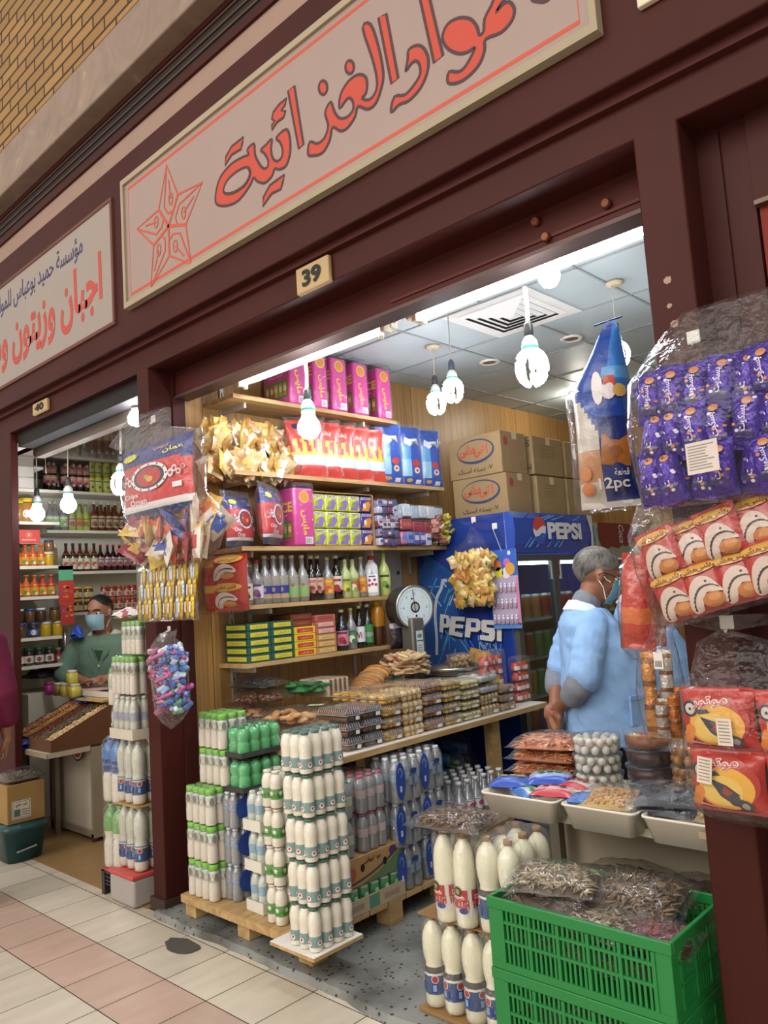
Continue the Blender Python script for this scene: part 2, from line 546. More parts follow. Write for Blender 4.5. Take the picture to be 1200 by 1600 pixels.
def text(mb, s, w, h, col, T, mat='paper', bold=.0, shear=0., z=.0008, warp=None):
 """letters fitted into a w x h box centred on T's origin (w or h may be None)"""
 vs, fs, asp = glyphs(s, bold, shear)
 if w is None: w = h*asp
 if h is None: h = w/asp
 P = [(x*w, y*h) for x, y in vs]
 if warp:
  P = [warp(x, y) for x, y in P]
 return mb.add([(x, y, z) for x, y in P], fs, col, mat, False, T)
def ordinal(i):
 return ['first', 'second', 'third', 'fourth', 'fifth', 'sixth', 'seventh', 'eighth', 'ninth', 'tenth', 'eleventh', 'twelfth',
   'thirteenth', 'fourteenth', 'fifteenth', 'sixteenth', 'seventeenth', 'eighteenth', 'nineteenth', 'twentieth'][i]
RND = random.Random(7)
def R(a, b):
 return RND.uniform(a, b)
def nz(x, y=0., z=0., s=1.):
 return mnoise.noise(Vector((x*s, y*s, z*s)))
               # ==== the setting
WX = -3.4125      # face of the veneered left wall of the shop
MR = '421d19'
FY = 1.93         # fascia plane
PY = 2.0          # pillar plane
 # -- market hall floor: square tiles, kerb, shop floors
b = MB()
g = .2717
xs0, ys0 = -3.25*.875, 1.3825
rnd = random.Random(3)
for i in range(-24, 16):
 for j in range(-16, 3):
  x0 = xs0+i*g; y0 = ys0+j*g
  x1 = x0+g-.004; y1 = min(y0+g-.004, 1.985)
  if y1-y0 < .02: continue
  pink = j == 0 or (j < -2 and (i+j) % 5 == 0)
  c = 'c3a596' if pink else 'd3c8b6'
  c = mixc(c, '8f8474', rnd.random()*.35)
  b.add([(x0, y0, 0), (x1, y0, 0), (x1, y1, 0), (x0, y1, 0)], [(0, 1, 2, 3)], c, 'glaze')
b.add([(-9.5, -3.2, -.003), (3.6, -3.2, -.003), (3.6, 2.0, -.003), (-9.5, 2.0, -.003)], [(0, 1, 2, 3)], '2c2420', 'matte')
struct('floor', b)
b = MB()   # grey terrazzo shop floor with a broken kerb edge
edge = []
n = 60
for i in range(n+1):
 x = WX-.02+(-.70-(WX-.02))*i/n
 edge.append((x, 1.955+.022*nz(x, 3, 0, 2.3)+.012*nz(x, 9, 0, 9)))
vs = []; fs = []
for x, y in edge:
 vs += [(x, y-.012, 0), (x, y, .026), (x, 6.6, .03)]
for i in range(n):
 k = 3*i
 fs += [(k, k+3, k+4, k+1), (k+1, k+4, k+5, k+2)]
b.add(vs, fs, '808080', 'terrazzo')
struct('floor_shop', b)
b = MB()
box(b, -6.6, 1.975, -.02, -3.55, 6.0, .004, '9a7a4f', 'glaze')
struct('floor_neighbour', b)
b = MB()   # dark mortar patch on the tiles
q = at(283, 1478, z=0)
flat(b, [(q.x+.10*cos(t)*(1+.35*nz(cos(t), sin(t), 4, 1.7)), q.y+.055*sin(t)*(1+.4*nz(cos(t), sin(t), 1, 1.5))) for t in [2*pi*i/22 for i in range(22)]], '4a4640', 'matte', None, .003)
tag(b.build('mortar_patch'), 'dark grey mortar smear on the tiles beside the kerb', 'stain')
 # -- facade above the shops
b = MB()
box(b, -9.5, 1.826, 4.27, 2.5, 2.4, 7.2, 'b98a4c', 'brick')
struct('wall_brick', b)
b = MB()
rbox(b, -9.5, 1.828, 3.994, 2.5, 2.4, 4.275, .008, 'a08873', 'marble')
struct('trim_marble', b)
b = MB()
box(b, -9.5, 1.95, 3.80, 2.5, 2.4, 3.994, MR, 'maroon')
for k in range(3):
 z = 3.85+k*.042
 box(b, -9.5, 1.938, z, 2.5, 1.955, z+.018, '1c0f0e', 'matte')
 box(b, -9.5, 1.93, z+.018, 2.5, 1.955, z+.03, '5a4640', 'dull')
box(b, -9.5, 1.925, 3.80, 2.5, 1.955, 3.838, MR, 'maroon')
box(b, -9.5, 1.925, 3.968, 2.5, 1.955, 3.994, MR, 'maroon')
struct('trim_grille', b)
b = MB()
box(b, -9.5, 1.94, 3.69, 2.5, 2.4, 3.80, '967b6d', 'matte')
struct('trim_cream_band', b)
b = MB()
rbox(b, -9.5, FY, 2.728, 2.5, 2.4, 3.69, .006, MR, 'maroon')
struct('wall_fascia', b)
b = MB()   # lintel, set back under the fascia
box(b, -9.5, 1.975, 2.70, 2.5, 2.02, 2.728, '4c2421', 'maroon')
rbox(b, -9.5, PY, 2.59, 2.5, 2.17, 2.73, .005, MR, 'maroon')
struct('wall_lintel', b)
def pillar(name, x0, x1, y1=2.2):
 b = MB()
 rbox(b, x0, PY, .0, x1, y1, 2.60, .006, MR, 'maroon')
 return b
pl0, pl1 = at(227, 1000, y=PY).x, at(230, 575, y=PY).x
pr0, pr1 = at(1020, 525, y=PY).x, at(1092, 500, y=PY).x
b = pillar('', pl0, pl1)
box(b, pl0-.012, PY-.012, 0, pl1+.012, 2.2, .06, '3a2a22', 'matte')
box(b, pl1-.02, 2.13, 0, pl1+.012, 2.2, 2.6, '43201e', 'maroon')   # shutter guide
box(b, pl1-.004, 2.185, 0, pl1+.004, 2.2, 2.42, 'b9b4ad', 'dull')
struct('wall_pillar_left', b)
struct('wall_pillar_right', pillar('', pr0, pr1))
b = MB(); rbox(b, at(16, 710, y=PY).x-.12, PY, 0, at(16, 710, y=PY).x, 2.05, 2.6, .006, MR, 'maroon')
struct('wall_pillar_far', b)
b = MB()   # shutter box over the opening
box(b, pl1, 2.15, 2.46, pr0, 2.21, 2.6, '4b2320', 'maroon')
box(b, pl1, 2.14, 2.452, pr0, 2.23, 2.465, '5d4a45', 'dull')
box(b, -1.9, 2.144, 2.49, pr0, 2.15, 2.50, '5a2d29', 'maroon')
for px, py in ((840, 348), (856, 372), (950, 320)):
 q = at(px, py, y=2.15)
 lathe(b, [(.014, 0), (.016, .01), (.012, .022)], 10, col='7d4630', mat='dull', T=frame(q, (1, 0, 0), (0, 0, 1), (0, -1, 0)))
struct('trim_shutter_box', b)
b = MB()
x40 = at(16, 710, y=PY).x
box(b, x40, 2.05, 2.50, pl0, 2.16, 2.6, '1d1514', 'matte')
box(b, x40, 2.16, 2.44, pl0, 2.22, 2.50, '8d8078', 'dull')
struct('trim_shutter_box_neighbour', b)
 # -- shop 39 room shell
b = MB()
box(b, WX-.05, 2.2, .03, WX, 6.6, 2.82, 'a5794a', 'veneer')
struct('wall_left', b)
b = MB(); box(b, -3.5, 6.55, 0, .4, 6.6, 2.82, 'a5794a', 'veneer'); struct('wall_back', b)
b = MB(); box(b, .15, 2.2, 0, .2, 6.6, 2.82, 'd9d2c2', 'white'); struct('wall_right', b)
b = MB()
box(b, -3.46, 2.2, 2.80, .2, 6.6, 2.83, 'abb8ba', 'white')
t = .525
for k in range(-2, 8):
 x = -2.425+(k-.5)*t-.0
 if WX < x < .15: box(b, x-.006, 2.2, 2.795, x+.006, 6.6, 2.80, '8f9493', 'white')
for k in range(-3, 8):
 y = 3.3775+(k-.5)*t
 if 2.2 < y < 6.6: box(b, WX, y-.006, 2.795, .15, y+.006, 2.80, '8f9493', 'white')
struct('ceiling', b)
 # -- shop 40 room shell
b = MB(); box(b, -6.32, 2.2, 0, -6.27, 6.0, 2.6, 'e6e3d0', 'white'); struct('wall_neighbour_left', b)
b = MB(); box(b, -6.3, 5.2, 0, -3.5, 5.25, 2.9, 'dedac8', 'white'); struct('wall_neighbour_back', b)
b = MB(); box(b, pl0-.02, 2.2, 0, WX-.05, 5.2, 2.9, 'e6e2d2', 'white'); struct('wall_neighbour_right', b)
b = MB(); box(b, -6.32, 2.16, 2.5, -3.5, 5.25, 2.53, '6d5a4e', 'mirror'); struct('ceiling_neighbour', b)
b = MB(); box(b, x40-1.3, 2.002, 0, x40-.1, 2.05, 2.6, MR, 'maroon'); struct('wall_neighbour_front', b)
 # -- doorway of the next shop, right of the right pillar: dark frame and glazing
b = MB()
xa = pr1
box(b, xa+.06, 2.13, 0, xa+.13, 2.2, 2.6, '431f1c', 'maroon')
box(b, xa, 2.12, 0, xa+.06, 2.2, 2.6, '3f1d1b', 'maroon')
box(b, xa+.13, 2.12, 2.35, 1.5, 2.2, 2.6, '431f1c', 'maroon')
box(b, xa+.13, 2.115, 2.34, 1.5, 2.14, 2.352, '6a5a50', 'dull')
box(b, xa+.24, 2.3, 0, 1.5, 2.34, 2.4, 'b08a5c', 'brick')
box(b, xa+.135, 2.14, 0, xa+.17, 2.19, 2.34, '7a2a1c', 'maroon')
box(b, xa+.185, 2.15, 0, xa+.205, 2.19, 2.34, 'a9a7a2', 'metal')
struct('door_next', b)
               # ==== signs, plates
def onp(pts, ox, oz, y):
 """photo pixels traced on a wall plane facing the hall -> local (x, z) about (ox, oz)"""
 out = []
 for p in pts:
  q = at(p[0], p[1], y=y)
  out.append((q.x-ox, q.z-oz))
 return out
SY = FY-.022
tl = at(197, 287.5, y=FY); br = at(943, 55, y=FY)
sx0, sx1, sz0, sz1 = tl.x, br.x, br.z, tl.z
scx, scz = (sx0+sx1)/2, (sz0+sz1)/2
S = thing('sign_board', 'long white sign with red arabic lettering and a red star above the middle shop', 'sign', loc=(scx, FY, scz))
hw, hh = (sx1-sx0)/2, (sz1-sz0)/2
b = MB()
for (x0, z0, x1, z1) in ((-hw, -hh, hw, -hh+.028), (-hw, hh-.028, hw, hh), (-hw, -hh+.028, -hw+.022, hh-.028), (hw-.022, -hh+.028, hw, hh-.028)):
 box(b, x0, -.034, z0, x1, .0, z1, 'a0927a', 'matte')
b.build('frame', S)
b = MB()
box(b, -hw+.02, -.022, -hh+.02, hw-.02, -.002, hh-.02, '9c877f', 'sign')
F = frame((0, -.0226, 0), (1, 0, 0), (0, 0, 1), (0, -1, 0))
red = 'c04c34'
ribbon(b, [(-hw+.055, -hh+.06), (hw-.055, -hh+.06), (hw-.055, hh-.06), (-hw+.055, hh-.06)], .014, red, 'paper', F, 0, True)
b.build('panel', S)
def za(pts): return [(320+x/3.5294, 100+y/3.5294) for x, y in pts]
def zb(pts): return [(600+x/3.3333, y/3.3333) for x, y in pts]
b = MB(); INK = '43242b'; REDL = 'b8402a'
def letter(pts, sm=True):
 L = onp(pts, scx, scz, SY)
 if sm: L = spline(L, 3)
 ribbon(b, L, .0105, INK, 'paper', F, .0016, True)
 flat(b, L, REDL, 'paper', F, .0008)
letter(za([(215, 403), (207, 440), (200, 470), (150, 500), (112, 560), (118, 510), (150, 455)]), False)
letter(za([(272, 440), (278, 500), (300, 548), (325, 577), (347, 568), (350, 530), (328, 492), (310, 475), (340, 445), (370, 415), (366, 470), (376, 520), (400, 537), (425, 515), (430, 470), (415, 430), (395, 408), (450, 360), (470, 410), (471, 490), (450, 560), (412, 582), (387, 578), (370, 620), (330, 657), (290, 647), (270, 627), (250, 670), (190, 750), (130, 780), (78, 780), (60, 755), (66, 690), (90, 620), (150, 550), (215, 512), (244, 500), (236, 472)]))
L = spline(onp(za([(245, 578), (250, 615), (220, 670), (160, 710), (115, 714), (107, 690), (130, 640), (180, 595), (225, 572)]), scx, scz, SY), 3)
flat(b, L, '9c877f', 'paper', F, .0024); ribbon(b, L, .012, INK, 'paper', F, .003, True)
letter(za([(440, 612), (430, 655), (420, 690), (370, 715), (320, 785), (325, 735), (360, 670), (400, 640)]), False)
letter(za([(452, 190), (442, 230), (422, 255), (446, 262), (435, 295), (400, 320), (370, 365), (372, 335), (386, 315), (371, 303), (380, 265), (410, 225)]), False)
letter(za([(460, 148), (495, 122), (520, 285), (545, 445), (520, 468), (490, 310)]), False)
letter(za(ell(653, 131, 23, 38, 14)))
letter(za([(695, 210), (715, 262), (745, 300), (788, 292), (820, 250), (815, 202), (788, 190), (745, 245), (750, 170), (790, 100), (840, 62), (880, 65), (896, 100), (890, 160), (868, 190), (910, 197), (945, 150), (950, 80), (925, -30), (872, -198), (916, -217), (960, -90), (985, 50), (975, 130), (945, 215), (900, 250), (845, 235), (830, 290), (790, 350), (750, 370), (705, 350), (690, 420), (650, 490), (590, 507), (570, 495), (580, 430), (620, 440), (660, 410), (682, 340), (665, 270)]))
letter(za(ell(800, 18, 23, 36, 14)))
letter([(591.6, 28), (603.8, 22), (622.5, 122.5), (612, 131)], False)
letter(zb([(130, 260), (175, 237), (210, 255), (232, 310), (225, 380), (190, 460), (130, 525), (80, 545), (38, 585), (55, 505), (110, 495), (160, 440), (190, 385), (185, 335), (165, 318), (140, 335), (115, 370), (125, 310)]))
letter(zb([(140, -220), (190, -215), (240, 0), (308, 290), (262, 328), (190, 0)]), False)
letter(zb([(305, 200), (330, 130), (390, 95), (450, 100), (485, 140), (497, 182), (520, 165), (525, 100), (560, 30), (580, -10), (640, -20), (610, 20), (585, 65), (620, 25), (655, 12), (680, 50), (665, 110), (610, 170), (530, 205), (525, 260), (500, 330), (450, 390), (390, 430), (335, 432), (340, 375), (390, 375), (430, 340), (475, 250), (440, 270), (390, 280), (335, 255)]))
letter(zb([(770, -6), (805, 8), (850, 3), (900, -60), (800, -70)]))
b.build('lettering', S)
b = MB()
def zs(pts): return onp([(190+x/3.2432, 230+y/3.2432) for x, y in pts], scx, scz, SY)
tips = [(228, 90), (410, 178), (353, 592), (148, 715), (78, 415)]
inn = [(285, 240), (325, 392), (242, 550), (163, 497), (188, 318)]
star = []
for i in range(5): star += [tips[i], inn[i]]
ribbon(b, zs(star), .012, red, 'paper', F, .001, True)
cen = (238, 400)
for i in range(5):
 ribbon(b, zs([cen, inn[i]]), .014, red, 'paper', F, .0012)
 tp = tips[i]; a = inn[i-1]; c = inn[i]
 ax = lambda p, q, t: (p[0]*(1-t)+q[0]*t, p[1]*(1-t)+q[1]*t)
 m1 = ax(cen, tp, .33); e1 = ax(a, m1, .45); m0 = ax(c, m1, .5)
 ribbon(b, zs([ax(e1, tp, .93), ax(a, m1, .6), ax(cen, m1, .62), ax(cen, c, .5)]), .009, red, 'paper', F, .0011)
 hub = ax(ax(cen, tp, .42), c, .3)
 P = zs([(hub[0], hub[1])])[0]
 ribbon(b, ell(P[0], P[1], .016, .028, 14), .007, red, 'paper', F, .0013, True)
 ribbon(b, zs([hub, ax(hub, tp, .55)]), .008, red, 'paper', F, .0012)
b.build('star_emblem', S)
tr = at(176, 308, y=FY); br2 = at(182, 507, y=FY)
nx1, nz0, nz1 = tr.x, br2.z, tr.z
nx0 = nx1-2.6
S = thing('sign_board', 'white glossy sign with blue and red arabic lettering above the left shop', 'sign', loc=((nx0+nx1)/2, FY, (nz0+nz1)/2))
hw, hh = (nx1-nx0)/2, (nz1-nz0)/2
b = MB()
for (x0, z0, x1, z1) in ((-hw, -hh, hw, -hh+.02), (-hw, hh-.02, hw, hh), (-hw, -hh+.02, -hw+.02, hh-.02), (hw-.02, -hh+.02, hw, hh-.02)):
 rbox(b, x0, -.012, z0, x1, .004, z1, .003, '6b453d', 'maroon')
b.build('frame', S)
b = MB(); box(b, -hw+.015, -.006, -hh+.015, hw-.015, 0, hh-.015, '988b83', 'sign'); b.build('panel', S)
b = MB()
F2 = frame((0, -.0064, 0), (1, 0, 0), (0, 0, 1), (0, -1, 0))
ox, oz = (nx0+nx1)/2, (nz0+nz1)/2
p1 = at(131, 397, y=FY); p0 = at(0, 479, y=FY)
w = (p1.x-p0.x)*1.33
text(b, '\u0645\u0624\u0633\u0633\u0629 \u062d\u0645\u064a\u062f \u0628\u0648\u0639\u0628\u0627\u0633 \u0644\u0644\u0645\u0648\u0627\u062f \u0627\u0644\u063a\u0630\u0627\u0626\u064a\u0629', w, .15, '3d3a63',
  F2 @ TR(p1.x-ox-w/2, (p1.z+p0.z)/2-oz+.02, 0), bold=.012)
p1 = at(161, 430, y=FY); p0 = at(30, 530, y=FY)
w = (p1.x-p0.x)*1.9
text(b, '\u0627\u062c\u0628\u0627\u0646 \u0648\u0632\u064a\u062a\u0648\u0646 \u0648\u0645\u062e\u0644\u0644\u0627\u062a', w, .34, 'b5453a', F2 @ TR(p1.x-ox-w/2, (p1.z+p0.z)/2-oz-.01, 0), bold=.03)
b.build('lettering', S)
def plate(num, a, c, y, lab):
 p = at(*a, y=y); q = at(*c, y=y)
 P = thing('number_plate', lab, 'number plate', loc=((p.x+q.x)/2, y, (p.z+q.z)/2))
 w, h = abs(q.x-p.x)/2, abs(q.z-p.z)/2
 b = MB(); rbox(b, -w, -.022, -h, w, 0, h, .006, 'b79d72', 'matte'); b.build('plaque', P)
 b = MB(); text(b, num, w*1.15, h*1.25, '2a2c2c', frame((0, -.0225, 0), (1, 0, 0), (0, 0, 1), (0, -1, 0)), 'dull', bold=.035, z=.004); b.build('numerals', P)
plate('39', (468, 424), (521, 441), PY, 'cream number plate reading 39 on the lintel')
plate('40', (56, 633), (79, 640), PY, 'small cream number plate reading 40 on the lintel')
p = at(1023, 3, y=FY)
b = MB(); rbox(b, -.02, -.02, 0, .4, 0, .3, .004, 'd8ccb4', 'matte')
tag(b.build('sign_board', None, TR(p.x-.02, FY, p.z-.005)), 'cream sign corner at the top edge beyond the long star sign', 'sign')
               # ==== lamps
def bulb(px, py, depth_kw, label, hang, r=.05, group='spiral bulbs hanging in the shop', swan=False, dark='3a3c3e'):
 """energy-saving bulb; px,py = centre of the glowing globe; hang = cable length above the holder"""
 c = at(px, py, **depth_kw)
 L = thing('hanging_bulb', label, 'bulb', group, loc=c)
 b = MB()
 if swan:   # open lobes of a cluster tube
  for k in range(5):
   a = 2*pi*k/5+.3
   P = []
   for j in range(11):
    t = pi*j/10
    P.append((cos(a)*r*(.42+.62*sin(t)), sin(a)*r*(.42+.62*sin(t)), r*1.15*cos(t)+r*.1))
   tube(b, P, r*.21, 6, 'f6f8ff', 'lamp')
 else:
  lathe(b, [(.01, -r*1.02), (r*.6, -r*.85), (r*.95, -r*.35), (r, .0), (r*.9, r*.42), (r*.62, r*.9), (r*.5, r*1.3)], 14, col='f6f8ff', mat='lamp')
 b.build('globe', L)
 b = MB()
 z = r*1.2
 lathe(b, [(r*.52, z-.004), (r*.62, z+.004), (r*.62, z+r*.25), (r*.62, z+r*.45), (r*.55, z+r*.9), (r*.32, z+r*1.2), (r*.28, z+r*1.3)], 14,
   cols=['e4e9e2', 'e4e9e2', '3f9d88', 'dfe4dc', 'dfe4dc', 'dfe4dc'], mat='plas')
 b.build('ballast', L)
 b = MB()
 z2 = z+r*1.28
 lathe(b, [(r*.33, z2), (r*.36, z2+.004), (r*.34, z2+.04), (r*.16, z2+.055)], 10, col=dark, mat='plas'); b.build('holder', L)
 b = MB(); tube(b, [(0, 0, z2+.05), (.002, .002, z2+.05+hang*.5), (0, 0, z2+.05+hang)], r*.07 if hang > .25 else r*.16, 6, 'cfc7b6', 'plas'); b.build('cable', L)
 return L
bulb(483, 668, dict(y=2.36), 'bright round bulb hanging in front of the yellow snack bags', .13, .053)
bulb(831, 577, dict(y=2.36), 'big glowing looped bulb hanging below the square ceiling vent', .13, .049, swan=True)
bulb(682, 632, dict(y=3.44), 'looped bulb with a dark holder, lower of the hanging pair', .26, .047, swan=True)
bulb(708, 612, dict(y=3.11), 'looped bulb on a white cable, higher of the hanging pair', .40, .045, swan=True, dark='4a4f66')
bulb(966, 556, dict(y=3.42), 'bulb half hidden behind the blue bread bag', .27, .045, swan=True)
bulb(858, 432, dict(y=2.75), 'round bulb glowing right beside the fluorescent tube', .05, .045)
G40 = 'bulbs hanging in the left shop'
bulb(58, 803, dict(y=2.26), 'leftmost round bulb hanging in the left shop', .30, .05, G40)
bulb(107, 789, dict(y=2.26), 'middle round bulb hanging in the left shop', .30, .05, G40)
bulb(190, 757, dict(y=2.26), 'looped bulb hanging beside the chips bag', .25, .05, G40, swan=True)
c = at(213, 652, z=2.44)
L = thing('hanging_bulb', 'small bright bulb seen past the left pillar, deep in the left shop', 'bulb', G40, loc=c)
b = MB(); lathe(b, [(.01, -.05), (.04, -.035), (.045, 0), (.03, .03)], 12, col='f6f8ff', mat='lamp'); b.build('globe', L)
b = MB(); lathe(b, [(.024, .03), (.024, .062)], 10, col='e4e9e2', mat='plas'); b.build('holder', L)
c = at(910, 612, z=2.8)
L = thing('ceiling_lamp', 'small lit lamp fixed flat to the far ceiling', 'lamp', loc=c)
b = MB(); lathe(b, [(.10, 0), (.10, -.008), (.06, -.015)], 16, col='efe9da', mat='plas'); b.build('plate', L)
b = MB(); lathe(b, [(.055, -.012), (.055, -.09), (.045, -.11)], 12, col='fff6e6', mat='lamp'); b.build('globe', L)
def batten(x0, x1, y, z, label):
 L = thing('tube_light', label, 'light', 'fluorescent tube lights', loc=((x0+x1)/2, y, z))
 h = (x1-x0)/2
 b = MB(); rbox(b, -h, .006, -.012, h, .05, .045, .004, 'e7e4d3', 'plas'); b.build('batten', L)
 b = MB()
 tube(b, [(-h+.03, -.012, -.012), (h-.03, -.012, -.012)], .0175, 8, 'f4faff', 'tube'); b.build('tube', L)
 for s in (-1, 1):
  b = MB()
  rbox(b, s*(h-.02)-.013, -.032, -.034, s*(h-.02)+.013, .02, .02, .004, 'd9d2b8', 'plas')
  lathe(b, [(.012, 0), (.012, .03)], 8, col='d9d2b8', mat='plas', T=TR(s*(h-.05), -.005, -.05, 0, 0, 0)); b.build('end_cap', L)
 return L
ty = 2.33
q0 = at(372, 596, y=ty); q1 = at(607, 514, y=ty); q2 = at(645, 495, y=ty); q3 = at(1010, 361, y=ty)
batten(q0.x, q1.x, ty+.012, (q0.z+q1.z)/2+.012, 'left fluorescent tube under the shutter box')
batten(q2.x, q3.x+.1, ty+.012, (q2.z+q3.z)/2+.012, 'right fluorescent tube crossing in front of the ceiling vent')
b = MB(); tube(b, [(q1.x-.02, ty+.03, q1.z+.03), (q1.x+.05, ty+.05, q1.z+.055), ((q1.x+q2.x)/2, ty+.05, q1.z+.03), (q2.x+.03, ty+.04, q2.z+.04)], .008, 6, 'cdbfa5', 'plas')
tag(b.build('cable'), 'beige cable looping between the two tube lights', 'cable')
c = at(800, 490, z=2.8)
V = thing('ceiling_vent', 'square white air vent with nested louvres in the ceiling', 'vent', loc=(-2.16, 3.3775, 2.797))
b = MB(); box(b, -.26, -.26, -.004, .26, .26, 0, 'd6d6d2', 'white'); rect(b, -.2, -.2, .2, .2, '3a3d3f', 'matte', TR(0, 0, 0, 0, pi), .0045); b.build('plate', V)
for k in range(5):
 h = .205-.042*k; w = .030; b = MB()
 for s in range(4):
  T = TR(0, 0, -.006-.002*k, s*pi/2)
  b.add([(-h, -h, .0), (h, -h, .0), (h-w, -h+w, -.008), (-h+w, -h+w, -.008)], [(3, 2, 1, 0)], 'dcdcd8', 'white', False, T)
 if k == 4: rect(b, -.012, -.012, .012, .012, 'dcdcd8', 'white', TR(0, 0, 0, 0, pi), .022)
 b.build('louvre', V)
for (px, py), lab in (((765, 565), 'round recessed downlight nearer the hanging pair of bulbs'), ((893, 528), 'round recessed downlight right of the big looped bulb')):
 c = at(px, py, z=2.798)
 D = thing('downlight', lab, 'light', loc=c)
 b = MB(); lathe(b, [(.062, .0), (.066, -.006), (.05, -.012), (.042, -.006)], 18, col='e2ddd0', mat='plas', cap=False); b.build('ring', D)
 b = MB(); lathe(b, [(.042, -.001), (.03, -.005)], 14, col='a79f8c', mat='metal'); b.build('lens', D)
for (px, py), lab in (((676, 541), 'ceiling rose of the dark-holder bulb'), ((960, 441), 'ceiling rose above the half-hidden bulb')):
 c = at(px, py, z=2.798)
 b = MB(); lathe(b, [(.04, 0), (.045, -.006), (.03, -.016), (.012, -.018)], 16, col='cfc3a4', mat='plas')
 tag(b.build('ceiling_rose', None, TR(*c)), lab, 'ceiling rose')
               # ==== product builders
def clamp(x, a=0., b=1.): return a if x < a else b if x > b else x
def pillow(mb, w, h, t, design, mat='print', nx=14, nz=16, seed=0., crk=.12, T=None, seal=.07, taper=0., pw=3., lean=0.):
 """sealed flat-topped bag standing on local z=0, printed side towards local -Y"""
 vs = []; fs = []; cs = []
 for side in (-1, 1):
  o = len(vs)
  for j in range(nz+1):
   v = j/nz
   vv = clamp((v-seal)/(1-2*seal))
   g = max(0, 1-abs(2*vv-1)**4)**.55
   for i in range(nx+1):
    u = i/nx
    f = max(0, 1-abs(2*u-1)**pw)**.6
    th = t/2*f*g
    n = nz_(u*w*14+seed, v*h*14, side*3+seed)+.5*nz_(u*w*40+seed, v*h*40, side)
    edge = 1-.06*sin(pi*v)*(1-taper)
    x = (u-.5)*w*edge + crk*.05*w*nz_(v*6+seed, side, 7)
    z = v*h + crk*.04*h*nz_(u*5+seed, side, 2)
    y = side*th + crk*t*.6*n*(.35+f*g) + lean*v*v
    vs.append((x, y, z))
  for j in range(nz):
   for i in range(nx):
    a = o+j*(nx+1)+i
    q = (a, a+1, a+nx+2, a+nx+1)
    fs.append(q if side < 0 else q[::-1])
    cs.append(C(design((i+.5)/nx, (j+.5)/nz)))
 return mb.add(vs, fs, cs, mat, True, T)
nz_ = lambda x, y=0., z=0.: mnoise.noise(Vector((x, y, z)))
def loft(mb, rings, n=20, amp=0., seed=0., col='f2f4f6', mat='film', T=None, capb=True, capt=False, fr=3., sq=0.):
 """rings: (x, y, z, rx, ry)"""
 vs = []; fs = []
 for j, (x, y, z, rx, ry) in enumerate(rings):
  for i in range(n):
   a = 2*pi*i/n
   k = 1+amp*nz_(cos(a)*fr+seed, sin(a)*fr, z*9+seed)+amp*.6*sin(a*7+seed+z*4)+amp*.3*sin(a*23+z*31+seed)*nz_(z*14+seed, a*2)*2
   if sq: k *= (abs(cos(a))**sq+abs(sin(a))**sq)**(-1/sq)
   vs.append((x+rx*k*cos(a), y+ry*k*sin(a), z))
 for j in range(len(rings)-1):
  for i in range(n):
   fs.append((j*n+i, j*n+(i+1) % n, (j+1)*n+(i+1) % n, (j+1)*n+i))
 if capb: fs.append(tuple(reversed(range(n))))
 if capt: fs.append(tuple((len(rings)-1)*n+i for i in range(n)))
 return mb.add(vs, fs, col, mat, True, T)
_ME = {}
def cached(key, fn, name):
 if key not in _ME:
  b = MB(); fn(b); _ME[key] = b.mesh(name)
 return _ME[key]
def part(key, fn, name, parent, T=None, label=None):
 o = inst(cached(key, fn, name), name, parent, T)
 if label: o['label'] = label
 return o
 # -- bottles
def prof_glass(h, r, sh=.52, nk=.74, rn=.36, top=.93):
 return [(r*.82, 0), (r, h*.02), (r, h*sh), (r*.93, h*(sh+.05)), (r*(rn+.25), h*(nk-.07)), (r*rn, h*nk), (r*rn*.95, h*top)]
def prof_waist(h, r):
 return [(r*.62, 0), (r*.86, h*.015), (r*.95, h*.06), (r*.97, h*.14), (r*.97, h*.36), (r*.98, h*.38), (r*.81, h*.455), (r*.80, h*.49), (r*.95, h*.58), (r, h*.66), (r*.99, h*.74), (r*.9, h*.81), (r*.68, h*.875), (r*.4, h*.915), (r*.3, h*.935), (r*.29, h*.95)]
def prof_straight(h, r):
 return [(r*.62, 0), (r*.9, h*.015), (r*.97, h*.06), (r*.97, h*.5), (r, h*.55), (r*.97, h*.68), (r*.86, h*.79), (r*.6, h*.88), (r*.36, h*.925), (r*.29, h*.95)]
def prof_small(h, r):
 return [(r*.8, 0), (r*.95, h*.015), (r, h*.05), (r*.97, h*.34), (r*.9, h*.42), (r*.93, h*.5), (r, h*.62), (r*.98, h*.7), (r*.85, h*.8), (r*.6, h*.88), (r*.52, h*.92)]
